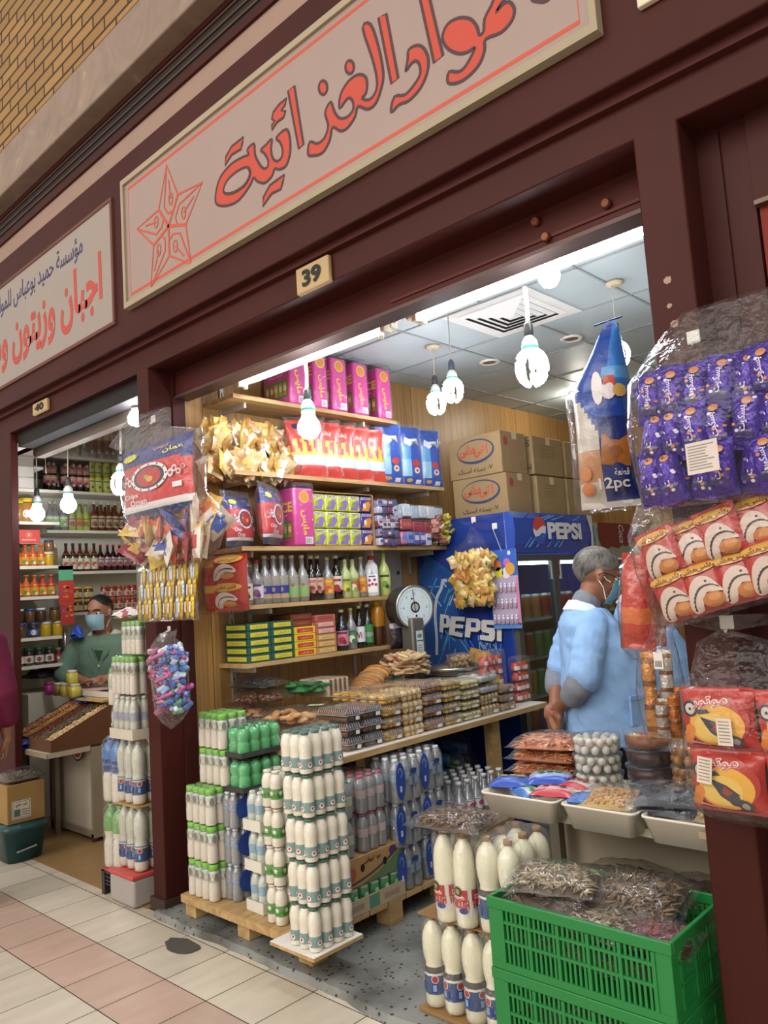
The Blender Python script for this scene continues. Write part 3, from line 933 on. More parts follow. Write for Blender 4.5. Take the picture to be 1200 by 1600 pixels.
def bottle_parts(par, h, r, prof, liq, cap, lab=None, mat='plas', capr=None, caph=.07, top=.925, T=None, seg=12, extra=None, capname='cap'):
 """body + cap + label children under par (par may itself be a part: then they are sub-parts)"""
 capr = capr or r*.42
 P = prof(h, r)
 key = (h, r, prof.__name__, str(liq), str(cap), str(lab), mat, capr, seg, extra.__name__ if extra else '')
 def body(b):
  if isinstance(liq, tuple) and isinstance(liq[0], (int, float)) and len(liq) == 3 and isinstance(liq[1], str):
   cols = [liq[1] if P[i][1] < liq[0]*h else liq[2] for i in range(len(P)-1)]
   mats = ['plas' if P[i][1] < liq[0]*h else mat for i in range(len(P)-1)]
   lathe(b, P, seg, cols=cols, mats=mats)
  else:
   lathe(b, P, seg, col=liq, mat=mat)
 o = part(('body',)+key, body, 'body', par, T)
 def capf(b):
  lathe(b, [(capr, top*h), (capr, (top+caph*.9)*h), (capr*.9, (top+caph)*h)], seg, col=cap, mat='plas')
 part(('cap',)+key, capf, capname, par, T)
 if lab:
  def labf(b):
   for (z0, z1, c) in lab:
    ra = rad_at(P, z0*h)*1.012+.0006; rb = rad_at(P, z1*h)*1.012+.0006
    lathe(b, [(ra, z0*h), (rb, z1*h)], seg, col=c, mat='paper', cap=False)
   if extra: extra(b, h, max(rad_at(P, lab[0][0]*h), rad_at(P, lab[0][1]*h))*1.02+.001)
  part(('label',)+key, labf, 'paper_label', par, T)
 return o
def rad_at(P, z):
 for i in range(len(P)-1):
  if P[i][1] <= z <= P[i+1][1]:
   t = (z-P[i][1])/max(1e-6, P[i+1][1]-P[i][1]); return P[i][0]*(1-t)+P[i+1][0]*t
 return P[-1][0]
def curved(b, r, a0, a1, z0, z1, col, mat='paper', n=5):
 vs = []; fs = []
 for i in range(n+1):
  a = a0+(a1-a0)*i/n
  vs += [(r*cos(a), r*sin(a), z0), (r*cos(a), r*sin(a), z1)]
 for i in range(n): fs.append((2*i, 2*i+2, 2*i+3, 2*i+1))
 return b.add(vs, fs, col, mat, True)
def curved_dot(b, r, a, z, rz, col, n=12, mat='paper', sx=1.):
 vs = [(r*cos(a), r*sin(a), z)]
 for i in range(n):
  t = 2*pi*i/n
  aa = a+rz*sx*cos(t)/r
  vs.append((r*cos(aa), r*sin(aa), z+rz*sin(t)))
 return b.add(vs, [(0, 1+i, 1+(i+1) % n) for i in range(n)], col, mat, True)
def curved_text(b, s, r, a, z, w, h, col, bold=.02):
 vs, fs, asp = glyphs(s, bold)
 return b.add([(r*cos(a+x*w/r), r*sin(a+x*w/r), z+y*h) for x, y in vs], fs, col, 'paper', False)
 # -- shrink-wrapped pack of bottles
def hull_wrap(b, nx, ny, p, r, z0, z1, ztop, col='f4f6f8', mat='wrap', seed=0., tuck=.75):
 """film hugging an nx x ny block of bottles"""
 out = []
 def run(pts):
  out.extend(pts)
 x0, y0 = -(nx-1)*p/2, -(ny-1)*p/2
 def arc(cx, cy, a0, a1, n=4):
  return [(cx+r*1.03*cos(a0+(a1-a0)*i/n), cy+r*1.03*sin(a0+(a1-a0)*i/n)) for i in range(n+1)]
 for i in range(nx):   # front
  run(arc(x0+i*p, y0, -pi/2-(.9 if i else pi/2), -pi/2+(.9 if i < nx-1 else 0)))
 for j in range(ny):   # right
  run(arc(-x0, y0+j*p, -(.9 if j else pi/2)+(0), .9 if j < ny-1 else 0, 4))
 for i in range(nx):   # back
  run(arc(-x0-i*p, -y0, pi/2-(.9 if i else pi/2), pi/2+(.9 if i < nx-1 else 0)))
 for j in range(ny):
  run(arc(x0, -y0-j*p, pi-(.9 if j else pi/2), pi+(.9 if j < ny-1 else 0)))
 n = len(out); vs = []; fs = []
 levels = [(z0, .97), (z0+.006, 1.0), (z0*.6+z1*.4, 1.005), (z1, 1.0), (z1*.4+ztop*.6, .93), (ztop, tuck)]
 for z, k in levels:
  for i, (x, y) in enumerate(out):
   q = 1+.012*nz_(x*30+seed, y*30, z*40)
   vs.append((x*k*q, y*k*q, z+.004*nz_(x*40, y*40+seed, z*20)))
 for j in range(len(levels)-1):
  for i in range(n): fs.append((j*n+i, j*n+(i+1) % n, (j+1)*n+(i+1) % n, (j+1)*n+i))
 fs.append(tuple((len(levels)-1)*n+i for i in range(n)))
 return b.add(vs, fs, col, mat, True)
def pack(label, group, nx, ny, p, h, r, prof, liq, cap, lab, T, mat='plas', capr=None, caph=.07, extra=None, wrapz=None, top=.925, tray=None, band=None, seed=0, ang=None, film=True, only_front=False):
 K = thing('bottle_pack', label, 'bottle pack', group, T=T)
 rr = random.Random(seed)
 for j in range(ny):
  for i in range(nx):
   if only_front and 0 < i < nx-1 and 0 < j < ny-1 and False: continue
   x = (i-(nx-1)/2)*p; y = (j-(ny-1)/2)*p
   rz = (ang if ang is not None else 0)+rr.uniform(-.35, .35)
   bt = bpy.data.objects.new('bottle', None)
   P = prof(h, r)
   key = ('pk', h, r, prof.__name__, str(liq), str(lab), mat, extra.__name__ if extra else '')
   def body(b):
    if isinstance(liq, tuple) and isinstance(liq[1], str):
     lathe(b, P, 10, cols=[liq[1] if P[q][1] < liq[0]*h else liq[2] for q in range(len(P)-1)], mats=['plas' if P[q][1] < liq[0]*h else mat for q in range(len(P)-1)])
    else: lathe(b, P, 10, col=liq, mat=mat)
   bo = part(key, body, 'bottle', K, TR(x, y, 0, rz))
   def capf(b):
    c = capr or r*.42
    lathe(b, [(c, top*h), (c, (top+caph*.9)*h), (c*.9, (top+caph)*h)], 10, col=cap, mat='plas')
   part(('pkc', h, r, str(cap), capr, caph, top), capf, 'cap', bo)
   if lab:
    def labf(b):
     for (z0, z1, c) in lab:
      lathe(b, [(rad_at(P, z0*h)*1.015+.0006, z0*h), (rad_at(P, z1*h)*1.015+.0006, z1*h)], 10, col=c, mat='paper', cap=False)
     if extra: extra(b, h, max(rad_at(P, lab[0][0]*h), rad_at(P, lab[0][1]*h))*1.03+.001)
    part(('pkl',)+key, labf, 'paper_label', bo)
 if film:
  wz = wrapz or h*.8
  part(('wrap', nx, ny, p, r, h, wz, seed % 3, caph), lambda b: hull_wrap(b, nx, ny, p, r, .004, wz, h*(top+caph)+.003, seed=seed % 3*5.), 'shrink_film', K)
 if tray:
  W = (nx-1)*p/2+r+.006; D = (ny-1)*p/2+r+.006
  def trf(b):
   c, th = tray
   box(b, -W, -D, -.004, W, D, .002, c, 'card')
   for s in (-1, 1):
    box(b, -W, s*D-.002, -.004, W, s*D+.002, th, c, 'card'); box(b, s*W-.002, -D, -.004, s*W+.002, D, th, c, 'card')
  part(('tray', nx, ny, p, r, str(tray)), trf, 'tray', K)
 if band:   # printed blue patch of the wrap on the pack's ends
  c, z0, z1 = band
  W = (nx-1)*p/2+r*1.05; D = (ny-1)*p/2
  def bf(b):
   for s in (-1, 1):
    L = [(s*(W+.004), y, z) for y, z in ell(0, (z0+z1)/2, min(D+r*.5, .055), (z1-z0)/2, 16)]
    L2 = [(p_[0]+s*.002, p_[1], p_[2]) for p_ in L]
    b.add(L+L2, [tuple(range(16)) if s > 0 else tuple(reversed(range(16))), tuple(16+i for i in range(16)) if s > 0 else tuple(reversed(range(16, 32)))]+[(i, (i+1) % 16, 16+(i+1) % 16, 16+i) for i in range(16)], c, 'print', False)
  part(('band', nx, ny, p, r, str(band)), bf, 'printed_band', K)
 return K
 # -- cartons and shelf boxes
def carton(name, label, cat, group, dx, dy, dz, col, T, art=None, mat='card', flaps=True):
 """box with its lower corner at T's origin; art(b) adds print; dx along X, dy along Y"""
 K = thing(name, label, cat, group, T=T)
 b = MB(); rbox(b, 0, 0, 0, dx, dy, dz, min(.004, dz*.08), col, mat, seg=1)
 b.build('box', K)
 if flaps:
  b = MB(); rect(b, 0, 0, 1, 1, 'd8c39a', 'print', TR(.002, dy*.46, dz+.0006) @ Matrix.Diagonal((dx-.004, .05, 1, 1)))
  box(b, dx-.0005, dy*.46, dz-.05, dx+.0006, dy*.46+.05, dz, 'd8c39a', 'print')
  box(b, dx*.0, dy*.499, dz, dx, dy*.501, dz+.0008, '5f4526', 'matte')
  b.build('tape', K)
 if art:
  b = MB(); art(b, dx, dy, dz); b.build('print', K)
 return K
 # -- clear bags
def bagged(name, label, cat, group, T, contents, rings, amp=.06, seed=0., film='film', cname='contents', n=22, stuff=False, sq=0., hook=None, tagart=None):
 """clear plastic bag: contents(b) inside, film lofted through rings"""
 K = thing(name, label, cat, group, T=T)
 b = MB(); contents(b); o = b.build(cname, K)
 if stuff: o['kind'] = 'stuff'
 b = MB(); loft(b, rings, n, amp, seed, 'f4f6f8', film, sq=sq); b.build('clear_bag', K)
 if tagart:
  b = MB(); tagart(b); b.build('paper_label', K)
 return K
def flatbag_film(b, w, d, h, T=None, seed=0., mat='film', over=1.12):
 """clear bag lying flat: lumpy lens with crimped ends"""
 pillow_flat(b, w*over, d*over, h*1.15+.004, lambda u, v: 'f4f6f8', mat, seed=seed, crk=.1, T=T, z0=-.001)
def pillow_flat(b, w, d, h, design, mat, nx=12, ny=12, seed=0., crk=.12, T=None, z0=0., pw=2.6):
 vs = []; fs = []; cs = []
 for side in (1, -1):
  o = len(vs)
  for j in range(ny+1):
   for i in range(nx+1):
    u, v = i/nx, j/ny
    f = max(0, 1-abs(2*u-1)**pw)**.6*max(0, 1-abs(2*v-1)**pw)**.6
    n = nz_(u*w*22+seed, v*d*22, side+seed)
    z = h*(.3+.7*f if side > 0 else .3-.3*f)
    z += crk*h*n*(1.1 if side > 0 else .25)
    vs.append(((u-.5)*w*(1+.05*nz_(v*5+seed, 3)), (v-.5)*d*(1+.05*nz_(u*5+seed, 8)), max(0, z)+z0))
  for j in range(ny):
   for i in range(nx):
    a = o+j*(nx+1)+i
    q = (a, a+1, a+nx+2, a+nx+1)
    fs.append(q if side > 0 else q[::-1]); cs.append(C(design((i+.5)/nx, (j+.5)/ny)))
 return b.add(vs, fs, cs, mat, True, T)
def hooktag(mb, x, y, z, s=.03):
 """square adhesive hook: plate facing -Y with a small peg"""
 rbox(mb, x-s/2, y-.006, z-s/2, x+s/2, y, z+s/2, .003, 'e6e2d8', 'plas')
 tube(mb, [(x, y-.006, z-s*.4), (x, y-.016, z-s*.7), (x, y-.02, z-s*.5)], .003, 6, 'e6e2d8', 'plas')
               # ==== wall shelves of the middle shop
def shelf(name, label, y0, y1, z, x1, brk):
 S = thing(name, label, 'shelf', 'wooden shelves on the left wall', loc=(WX, y0, z))
 L = y1-y0; W = x1-WX
 b = MB(); box(b, 0, 0, -.02, W, L, 0, 'b98f5c', 'ply'); box(b, W-.002, 0, -.021, W+.0015, L, .0005, 'c6a068', 'ply'); box(b, 0, -.0015, -.021, W, .001, .0005, '5a3420', 'ply')
 b.build('board', S)
 for y in brk:
  b = MB(); box(b, 0, y-y0-.008, -.05, W*.8, y-y0+.008, -.0205, 'c9c3b6', 'dull'); box(b, 0, y-y0-.01, -.16, .012, y-y0+.01, -.02, 'c9c3b6', 'dull')
  b.build('bracket', S)
 return S
SX = -3.15
shelf('shelf', 'topmost wooden shelf, carrying the pink packs', 2.32, 3.53, 2.45, SX, (2.43, 3.3))
shelf('shelf', 'second wooden shelf from the top, under the yellow and red snack bags', 2.31, 3.95, 2.06, SX, (2.43, 3.3, 3.85))
shelf('shelf', 'third wooden shelf from the top, above the row of bottles', 2.33, 4.0, 1.68, SX, (2.43, 3.3, 3.85))
shelf('shelf', 'wooden shelf under the row of bottles', 2.36, 3.46, 1.39, -3.18, (2.55, 3.2))
shelf('shelf', 'lowest wooden shelf, carrying flat green and yellow boxes', 2.35, 3.38, 1.104, -3.18, (2.43, 3.3))
b = MB()
for y in (2.43,):
 box(b, WX, y-.012, .9, WX+.012, y+.012, 2.72, 'c9c3b6', 'dull')
 for k in range(34): box(b, WX+.011, y-.003, 1.0+k*.05, WX+.0125, y+.003, 1.025+k*.05, '3a3835', 'matte')
tag(b.build('shelf_rail'), 'slotted grey shelf rail on the panelled wall near the pillar', 'rail')
PINK = 'd43a92'
def side_text(b, s, x, yc, zc, w, h, col, rot=0., bold=.03):
 text(b, s, w, h, col, on_right(x, yc, zc) @ TR(0, 0, 0, rot), 'print', bold)
def pink_pack(y, z, label, d=.115, h=.30, w=.235, x1=SX+.0, small=False):
 K = thing('noodle_pack', label, 'snack pack', 'pink noodle multipacks', loc=(x1-w, y, z))
 b = MB()
 rbox(b, 0, 0, 0, w, d, h, .014, PINK, 'print', seg=3); b.build('wrapper', K)
 b = MB(); F = frame((w/2, -.0008, h/2), (1, 0, 0), (0, 0, 1), (0, -1, 0))
 text(b, 'MICE', w*.7, h*.17, 'f2d23c', F @ TR(0.02, .055, 0), 'print', .03)
 rect(b, -w*.4, -h*.36, w*.42, -h*.06, '4f7f3c', 'print', F, .0004)
 for i in range(5):
  cx = -w*.32+i*w*.16
  rect(b, cx-.014, -h*.33, cx+.014, -h*.1, ['d9772c', 'c9552b', 'e0a03a', '7fae4a', 'd9772c'][i], 'print', F, .0008)
  flat(b, ell(cx, -h*.2, .012, .018, 10), 'eadfa6', 'print', F, .0012)
 text(b, '\u0634\u0639\u0631\u064a\u0629 \u0633\u0631\u064a\u0639\u0629', w*.5, h*.06, 'f6e8f0', F @ TR(0, .012, 0), 'print')
 b.build('front_print', K)
 b = MB()
 G = frame((w+.0008, d/2, h/2), (0, 1, 0), (0, 0, 1), (1, 0, 0))
 flat(b, ell(0, h*.34, .034, .034, 18), 'f0c63a', 'print', G, .0004)
 flat(b, ell(0, h*.34, .027, .027, 18), 'd98a2b', 'print', G, .0008)
 text(b, '\u0645\u0627\u064a\u0633', h*.42, d*.42, 'f2d23c', G @ TR(0, -h*.1, 0, -pi/2), 'print', .03)
 rect(b, -d*.02, -h*.46, d*.36, -h*.34, 'efe9ee', 'print', G, .0004)
 for i in range(7): rect(b, d*(.01+.045*i), -h*.45, d*(.03+.045*i), -h*.36, '2a2a2a', 'print', G, .0008)
 b.build('side_print', K)
 b = MB(); rbox(b, -.006, -.006, -.001, w+.008, d+.006, h+.03, .02, 'f2eef2', 'wrap', seg=2); b.build('clear_wrap', K)
 return K
ZS1 = 2.45
ys = [at(px, 600, x=SX).y for px in (452, 490, 518, 552, 589)]
labs = ['pink noodle pack whose wide front shows beside the hanging bulb', 'pink noodle pack with MICE running down its narrow side', 'pink noodle pack third along the top shelf, side turned to the aisle',
  'pink noodle pack with its wide CE face showing on the top shelf', 'pink noodle pack at the far end of the top shelf']
for i, y in enumerate(ys):
 pink_pack(y+.005, ZS1, labs[i], d=.118 if i != 1 else .10, h=.315)
p = at(475, 780, x=SX)
pink_pack(at(460, 800, x=SX).y, 1.68, 'pink noodle pack beside the open snack carton on the third shelf', d=.14, h=.315)
 # -- second shelf: clear bags of yellow snacks, red bags, blue bags
def snack_pk(b, T, w, h, t, c1, c2, seed=0., mat='printc'):
 c1, c2 = C(c1), C(c2)
 pillow(b, w, h, t, lambda u, v: c2 if (u-.5)**2+(v-.45)**2 < .09 or .84 < v < .92 else c1, mat, 7, 8, seed, .3, T @ TR(0, 0, -h/2))
def snack_heap(b, L, ry, rz, n, cols, seed, s=.045):
 rr = random.Random(seed)
 for k in range(n):
  a = rr.uniform(0, 2*pi); q = sqrt(rr.random())*.9
  x = rr.uniform(-.5, .5)*L
  T = TR(x, cos(a)*q*ry, rz+sin(a)*q*rz*.95, rr.uniform(-1, 1), rr.uniform(-.6, .6), rr.uniform(-1, 1))
  snack_pk(b, T, s*1.9, s*2.1, s*.6, rr.choice(cols), rr.choice(cols), k)
YC = ['c9a95a', 'd4b870', 'b98a45', 'd8c99c', 'c49a48', 'd9d0b8', 'a8743c', 'c9a878']
def long_bag(y0, y1, z, ry, rz, label, seed, x=-3.27):
 L = y1-y0
 T = TR(x, (y0+y1)/2, z, pi/2)
 def con(b): snack_heap(b, L*.84, ry*.8, rz*.85, 130, YC, seed, .055)
 K = thing('snack_bag', label, 'snack bag', 'clear bags of yellow snacks', T=T)
 b = MB(); con(b); o = b.build('small_snack_packs', K); o['kind'] = 'stuff'
 b = MB()
 rings = []
 for t, k in ((-.62, .30), (-.56, .16), (-.5, .55), (-.42, .92), (-.2, 1), (.1, 1), (.35, .97), (.46, .75), (.5, .3)):
  rings.append((0, 0, t*L, ry*1.06*k, rz*1.06*k))
 loft(b, rings, 22, .07, seed, 'f4f4f2', 'film', frame((0, 0, rz), (0, 1, 0), (0, 0, 1), (1, 0, 0)), capb=False, capt=True)
 b.build('clear_bag', K)
long_bag(at(338, 690, x=-3.2).y-.02, at(452, 690, x=-3.2).y, 2.185, .105, .07, 'upper clear bag of small yellow snack packs on the second shelf', 3)
long_bag(at(330, 720, x=-3.2).y-.02, at(470, 720, x=-3.2).y, 2.062, .11, .046, 'lower clear bag of small yellow snack packs on the second shelf', 5, -3.25)
def standing_bag(name, label, group, T, w, h, t, design, prints=None, seed=0, clear=True, mat='print', crk=.14, lean=0., top=.02):
 K = thing(name, label, 'snack bag', group, T=T); top = min(top, .03)
 b = MB(); pillow(b, w, h, t, design, mat, 16, 18, seed, crk, None, .06, lean=lean); b.build('bag', K)
 if prints:
  b = MB(); prints(b); b.build('print', K)
 if clear:
  b = MB(); pillow(b, w*1.1, h+top, t*1.25, lambda u, v: 'f4f5f6', 'wrap', 12, 12, seed+9, .12, TR(0, 0, -.001), .05, lean=lean); b.build('clear_wrap', K)
 return K
def pil_y(x, z, w, h, t, seal=.06, pw=3.):
 u = x/w+.5; v = z/h
 vv = clamp((v-seal)/(1-2*seal)); g = max(0, 1-abs(2*vv-1)**4)**.55; f = max(0, 1-abs(2*u-1)**pw)**.6
 return -(t/2*f*g)-.0045
def ptext(b, s, cw, ch, col, cx, cz, w, h, t, bold=.02, rot=0., lean=0.):
 vs, fs, asp = glyphs(s, bold)
 if cw is None: cw = ch*asp
 out = []
 for x, y in vs:
  x, y = x*cw, y*ch
  x, y = x*cos(rot)-y*sin(rot), x*sin(rot)+y*cos(rot)
  X, Z = cx+x, cz+y
  out.append((X, pil_y(X, Z, w, h, t)+lean*(Z/h)**2, Z))
 return b.add(out, fs, col, 'print', False)
def pshape(b, poly, col, w, h, t, off=.0, lean=0.):
 n = len(poly)
 cx = sum(p[0] for p in poly)/n; cz = sum(p[1] for p in poly)/n
 pts = []; fs = []
 R_ = 4
 for k in range(R_+1):
  for (x, z) in poly:
   X = cx+(x-cx)*k/R_; Z = cz+(z-cz)*k/R_
   pts.append((X, pil_y(X, Z, w, h, t)-off+lean*(Z/h)**2, Z))
 for k in range(R_):
  for i in range(n):
   j = (i+1) % n
   fs.append((k*n+i, k*n+j, (k+1)*n+j, (k+1)*n+i))
 return b.add(pts, fs, col, 'print', True)
def facing_aisle(y, z, x=-3.2, tilt=0., rz=0.):
 return TR(x, y, z, pi/2+rz, tilt)
def red_design(u, v):
 if v < .2: return 'd3372a'
 if v < .4: return 'e6eef2' if (abs(u-.5) < .3) else 'c9dde8'
 if v < .47: return 'f0c63c'
 if v < .68:
  return 'f0c63c' if int((u*9+v*3)) % 2 else 'd3372a'
 return 'd8402f'
for i, px in enumerate((487, 512, 537, 560, 582)):
 y = at(px, 700, x=-3.19).y
 w, h, t = .225, .335, .05
 def pr(b, i=i):
  ptext(b, '\u064a\u063a\u0627\u062a\u0645', .10, .04, 'f3e9d8', .0, h*.78, w, h, t)
  if i == 0:
   pshape(b, ell(-.06, h*.88, .02, .016, 14), '22325f', w, h, t, .0005)
 standing_bag('snack_bag', ['red snack bag with a dark oval badge, right behind the hanging bulb', 'second red and yellow striped snack bag from the bulb', 'third red and yellow striped snack bag, middle of the red row',
     'fourth red and yellow striped snack bag along the red row', 'last red striped snack bag, touching the blue bags'][i], 'red striped snack bags', facing_aisle(y, 2.062, -3.235, -.05, -.42), w, h, t, red_design, pr, i)
def blue_design(u, v):
 if v > .88: return '2a56b8'
 d = (u-.35)**2+(v-.5)**2
 if u < .45 and .15 < v < .75: return '4f9fd8' if v > .45 else '8fc3df'
 return '2450b4'
for i, px in enumerate((614, 646, 676)):
 y = at(px, 700, x=-3.19).y
 w, h, t = .18, .385, .06
 def pr(b, i=i):
  pshape(b, ell(.02, h*.38, .028, .022, 12), 'c43c33', w, h, t, .0005)
  pshape(b, ell(.025, h*.26, .022, .02, 12), 'e0c9a0', w, h, t, .0005)
  pshape(b, ell(.025, h*.26, .008, .008, 10), '2b3f8f', w, h, t, .001)
  pshape(b, ell(-.03, h*.10, .022, .012, 12), 'd2a45e', w, h, t, .0005)
  pshape(b, [(-.06, h*.72), (-.02, h*.66), (.03, h*.75), (.05, h*.68), (.04, h*.8), (-.02, h*.78), (-.05, h*.82)], 'e8eef4', w, h, t, .0005)
  pshape(b, [(.02, h*.05), (.06, h*.05), (.06, h*.11), (.02, h*.11)], 'e6e9ee', w, h, t, .0006)
 standing_bag('snack_bag', ['blue pretzel bag next to the red bags', 'middle one of the three blue pretzel bags', 'blue pretzel bag at the far end of the second shelf'][i], 'blue pretzel bags',
     facing_aisle(y, 2.062, -3.22, -.03, -.25), w, h, t, blue_design, pr, 20+i)
 # -- third shelf
def oman_design(u, v):
 if v < .1: return '26315e'
 if v < .17: return 'e8e4e6'
 if v > .74-.12*max(0, u-.6): return '262c78'
 return 'c5322f'
def oman_print(w, h, t, big=True):
 def pr(b):
  L = ell(0, h*.52, w*.25, h*.19, 26)
  pshape(b, L, 'e9e6e6', w, h, t, .0006)
  pshape(b, ell(0, h*.52, w*.21, h*.155, 26), '2a2238', w, h, t, .0012)
  pshape(b, ell(0, h*.52, w*.17, h*.13, 22), 'b52c2b', w, h, t, .0018)
  for s in (-1, 1):
   for k in range(4):
    cx = s*w*(.28+.045*k)
    P = ell(cx, h*(.52+(.03 if k % 2 else -.02)), w*.035*(1-.12*k), h*.055*(1-.15*k), 12)
    pshape(b, P, 'dcd8dc', w, h, t, .0006)
    pshape(b, ell(cx, h*(.52+(.03 if k % 2 else -.02)), w*.018, h*.026, 10), 'b23230', w, h, t, .001)
  for k in range(12):
   a = 2*pi*k/12
   pshape(b, ell(cos(a)*w*.232, h*.52+sin(a)*h*.172, w*.014, h*.012, 6), '4a4a66', w, h, t, .0012)
  pshape(b, ell(.01, h*.49, w*.045, h*.04, 12), 'dca43c', w, h, t, .0024)
  pshape(b, ell(-.02, h*.53, w*.03, h*.03, 12), '9fa53a', w, h, t, .0022)
  ptext(b, '\u0639\u0645\u0627\u0646', w*.24, h*.085, 'ecdf5a', w*.30, h*.83, w, h, t, .02)
  ptext(b, '\u0634\u064a\u0628\u0633', w*.18, h*.07, 'e0b03e', w*.14, h*.9, w, h, t, .02)
  pts = []
  for k in range(36):
   r = 1+.14*(k % 2)
   pts.append((-w*.30+cos(2*pi*k/36)*w*.105*r, h*.86+sin(2*pi*k/36)*h*.05*r))
  pshape(b, pts, 'd9d62e', w, h, t, .0006)
  ptext(b, 'Chips', w*.21, h*.085, 'efe7ea', -w*.27, h*.30, w, h, t, .015)
  ptext(b, 'Oman', w*.24, h*.08, 'efe7ea', -w*.17, h*.21, w, h, t, .015)
  pshape(b, [(w*.3, h*.3), (w*.4, h*.3), (w*.4, h*.37), (w*.3, h*.37)], 'e6e6ea', w, h, t, .0008)
 return pr
for i, (px, dz, rz, tl_, sc) in enumerate(((378, .0, .25, -.1, .9), (420, .01, .5, -.05, 1.))):
 y = at(px, 800, x=-3.2).y
 w, h, t = .23*sc, .29*sc, .09
 standing_bag('snack_bag', ['clear-wrapped red and blue chips bag nearest the pillar on the third shelf', 'clear-wrapped chips bag leaning against the pink pack'][i], 'wrapped chips bags on the third shelf',
     facing_aisle(y, 1.682+dz, -3.22+.04*i, tl_, rz), w, h, t, oman_design, oman_print(w, h, t), 40+i, crk=.08, top=.05)
ya, yb = at(489, 800, x=SX).y, at(584, 800, x=SX).y
W = yb-ya
K = thing('carton', 'open card carton holding yellow and violet snack packs', 'carton', loc=(SX-.19, ya, 1.68))
b = MB(); H = .30
box(b, 0, 0, 0, .19, W, .004, 'a98352', 'card'); box(b, 0, 0, 0, .19, .005, H, 'a98352', 'card'); box(b, 0, W-.005, 0, .19, W, H, 'a98352', 'card'); box(b, 0, 0, 0, .004, W, H, 'a98352', 'card')
box(b, 0, 0, H-.004, .19, W, H, 'a98352', 'card')
b.build('box', K)
pwid = (W-.012)/5
for i in range(5):
 for j in range(3):
  h = .092
  x0, y0, z0 = SX-.15, ya+.006+i*pwid, 1.685+j*.096
  lab = ['bottom', 'middle', 'top'][j]+(' yellow and violet snack pack in the '+ordinal(i)+' column of the open carton' if i < 4 else ' dark violet snack pack in the far column of the open carton')
  P = thing('snack_pack', lab, 'snack pack', 'packs in the open carton' if i < 4 else 'violet packs in the open carton', loc=(x0, y0, z0))
  def w_(b, c='c9cf52' if i < 4 else '4b3a86'):
   rbox(b, 0, .002, 0, .14, pwid-.002, h, .008, c, 'printc', seg=2)
  part(('tok', i < 4), w_, 'wrapper', P)
  def a_(b, first=i < 4):
   G = frame((.1408, pwid/2, h/2), (0, 1, 0), (0, 0, 1), (1, 0, 0))
   rect(b, -pwid*.42, h*.28, pwid*.42, h*.44, 'e8e6da' if first else 'c9c2dd', 'print', G, .0003)
   text(b, 'TOKYO', pwid*.7, h*.13, '2a2733', G @ TR(0, h*.36, .0003), 'print', .03)
   flat(b, [(-pwid*.4, -h*.4), (pwid*.2, -h*.42), (pwid*.42, 0), (pwid*.3, h*.22), (-pwid*.1, h*.1)], '8a74b4' if first else 'd08a3a', 'print', G, .0003)
   flat(b, ell(-pwid*.15, -h*.1, .012, .016, 10), '8aa13a' if first else 'e7dcc0', 'print', G, .0007)
  part(('toka', i < 4), a_, 'print', P)
def bundle(px0, px1, z0, z1, label, cols, seed, n=(5, 3), x0=-3.33, over='efeef2', xo=.03):
 y0, y1 = at(px0, 820, x=SX).y, at(px1, 820, x=SX).y
 K = thing('candy_bundle', label, 'candy pack', 'candy bundles on the third shelf', loc=((x0+SX+xo)/2, (y0+y1)/2, z0))
 W, D, H = (SX+xo-x0), (y1-y0), (z1-z0)
 rr = random.Random(seed)
 b = MB()
 for i in range(n[0]):
  for j in range(n[1]):
   c = rr.choice(cols)
   yy = -D/2+D*(i+.5)/n[0]; zz = H*(j+.5)/n[1]
   T = TR(0, yy, zz, 0, 0, rr.uniform(-.1, .1))
   rbox(b, -W/2, -D/n[0]*.47, -H/n[1]*.46, W/2, D/n[0]*.47, H/n[1]*.46, .007, c, 'printc', T)
   rect(b, -D/n[0]*.35, -H/n[1]*.12, D/n[0]*.35, H/n[1]*.25, rr.choice(cols), 'print', frame((W/2+.0006, yy, zz), (0, 1, 0), (0, 0, 1), (1, 0, 0)))
 o = b.build('wrapped_candies', K); o['kind'] = 'stuff'
 b = MB(); rbox(b, -W/2-.006, -D/2-.004, -.001, W/2+.008, D/2+.004, H+.004, .02, over, 'wrap', seg=3); b.build('clear_wrap', K)
b1 = ['4a4f8a', 'c9c6d8', '8a86b4', '6a3a5a']
bundle(586, 618, 1.682, 1.775, 'bottom of the near column of lilac candy bundles', b1, 1, (5, 2))
bundle(586, 618, 1.78, 1.865, 'middle dark red candy bundle of the near column', ['6b2f45', 'a5a0bb', 'c7c4d2', '823a52'], 2, (5, 2))
bundle(586, 618, 1.87, 1.955, 'top lilac candy bundle of the near column', b1, 3, (4, 2))
bundle(620, 668, 1.682, 1.765, 'bottom blue and pink candy bundle of the far column', ['4a57a8', 'c56b9a', 'd9d6e6', '6a8ad0'], 4, (5, 1))
bundle(620, 676, 1.77, 1.84, 'flat red candy bundle of the far column', ['b8403f', 'c95a4e', 'a83338'], 5, (3, 1))
bundle(612, 688, 1.845, 1.93, 'pale blue candy bundle lying on top of the far column', ['c3d3de', 'd7e1e8', 'b5c7d6'], 6, (6, 1))
c = at(700, 822, x=-3.13)
def con(b):
 rr = random.Random(11)
 for k in range(130):
  a = rr.uniform(0, 2*pi); q = sqrt(rr.random())
  T = TR(rr.uniform(-.08, .08), cos(a)*q*.1, .1+sin(a)*q*.085, rr.uniform(0, 3), rr.uniform(0, 3))
  y = cos(a)*q
  rbox(b, -.026, -.02, -.008, .026, .02, .008, .006, rr.choice(['cdbb3e', 'b9b13c', 'd9cf6a']) if y > -.1 else rr.choice(['8a4a3f', 'a8695c', 'c9b0a0', '7a3a35']), 'printc', T, seg=1)
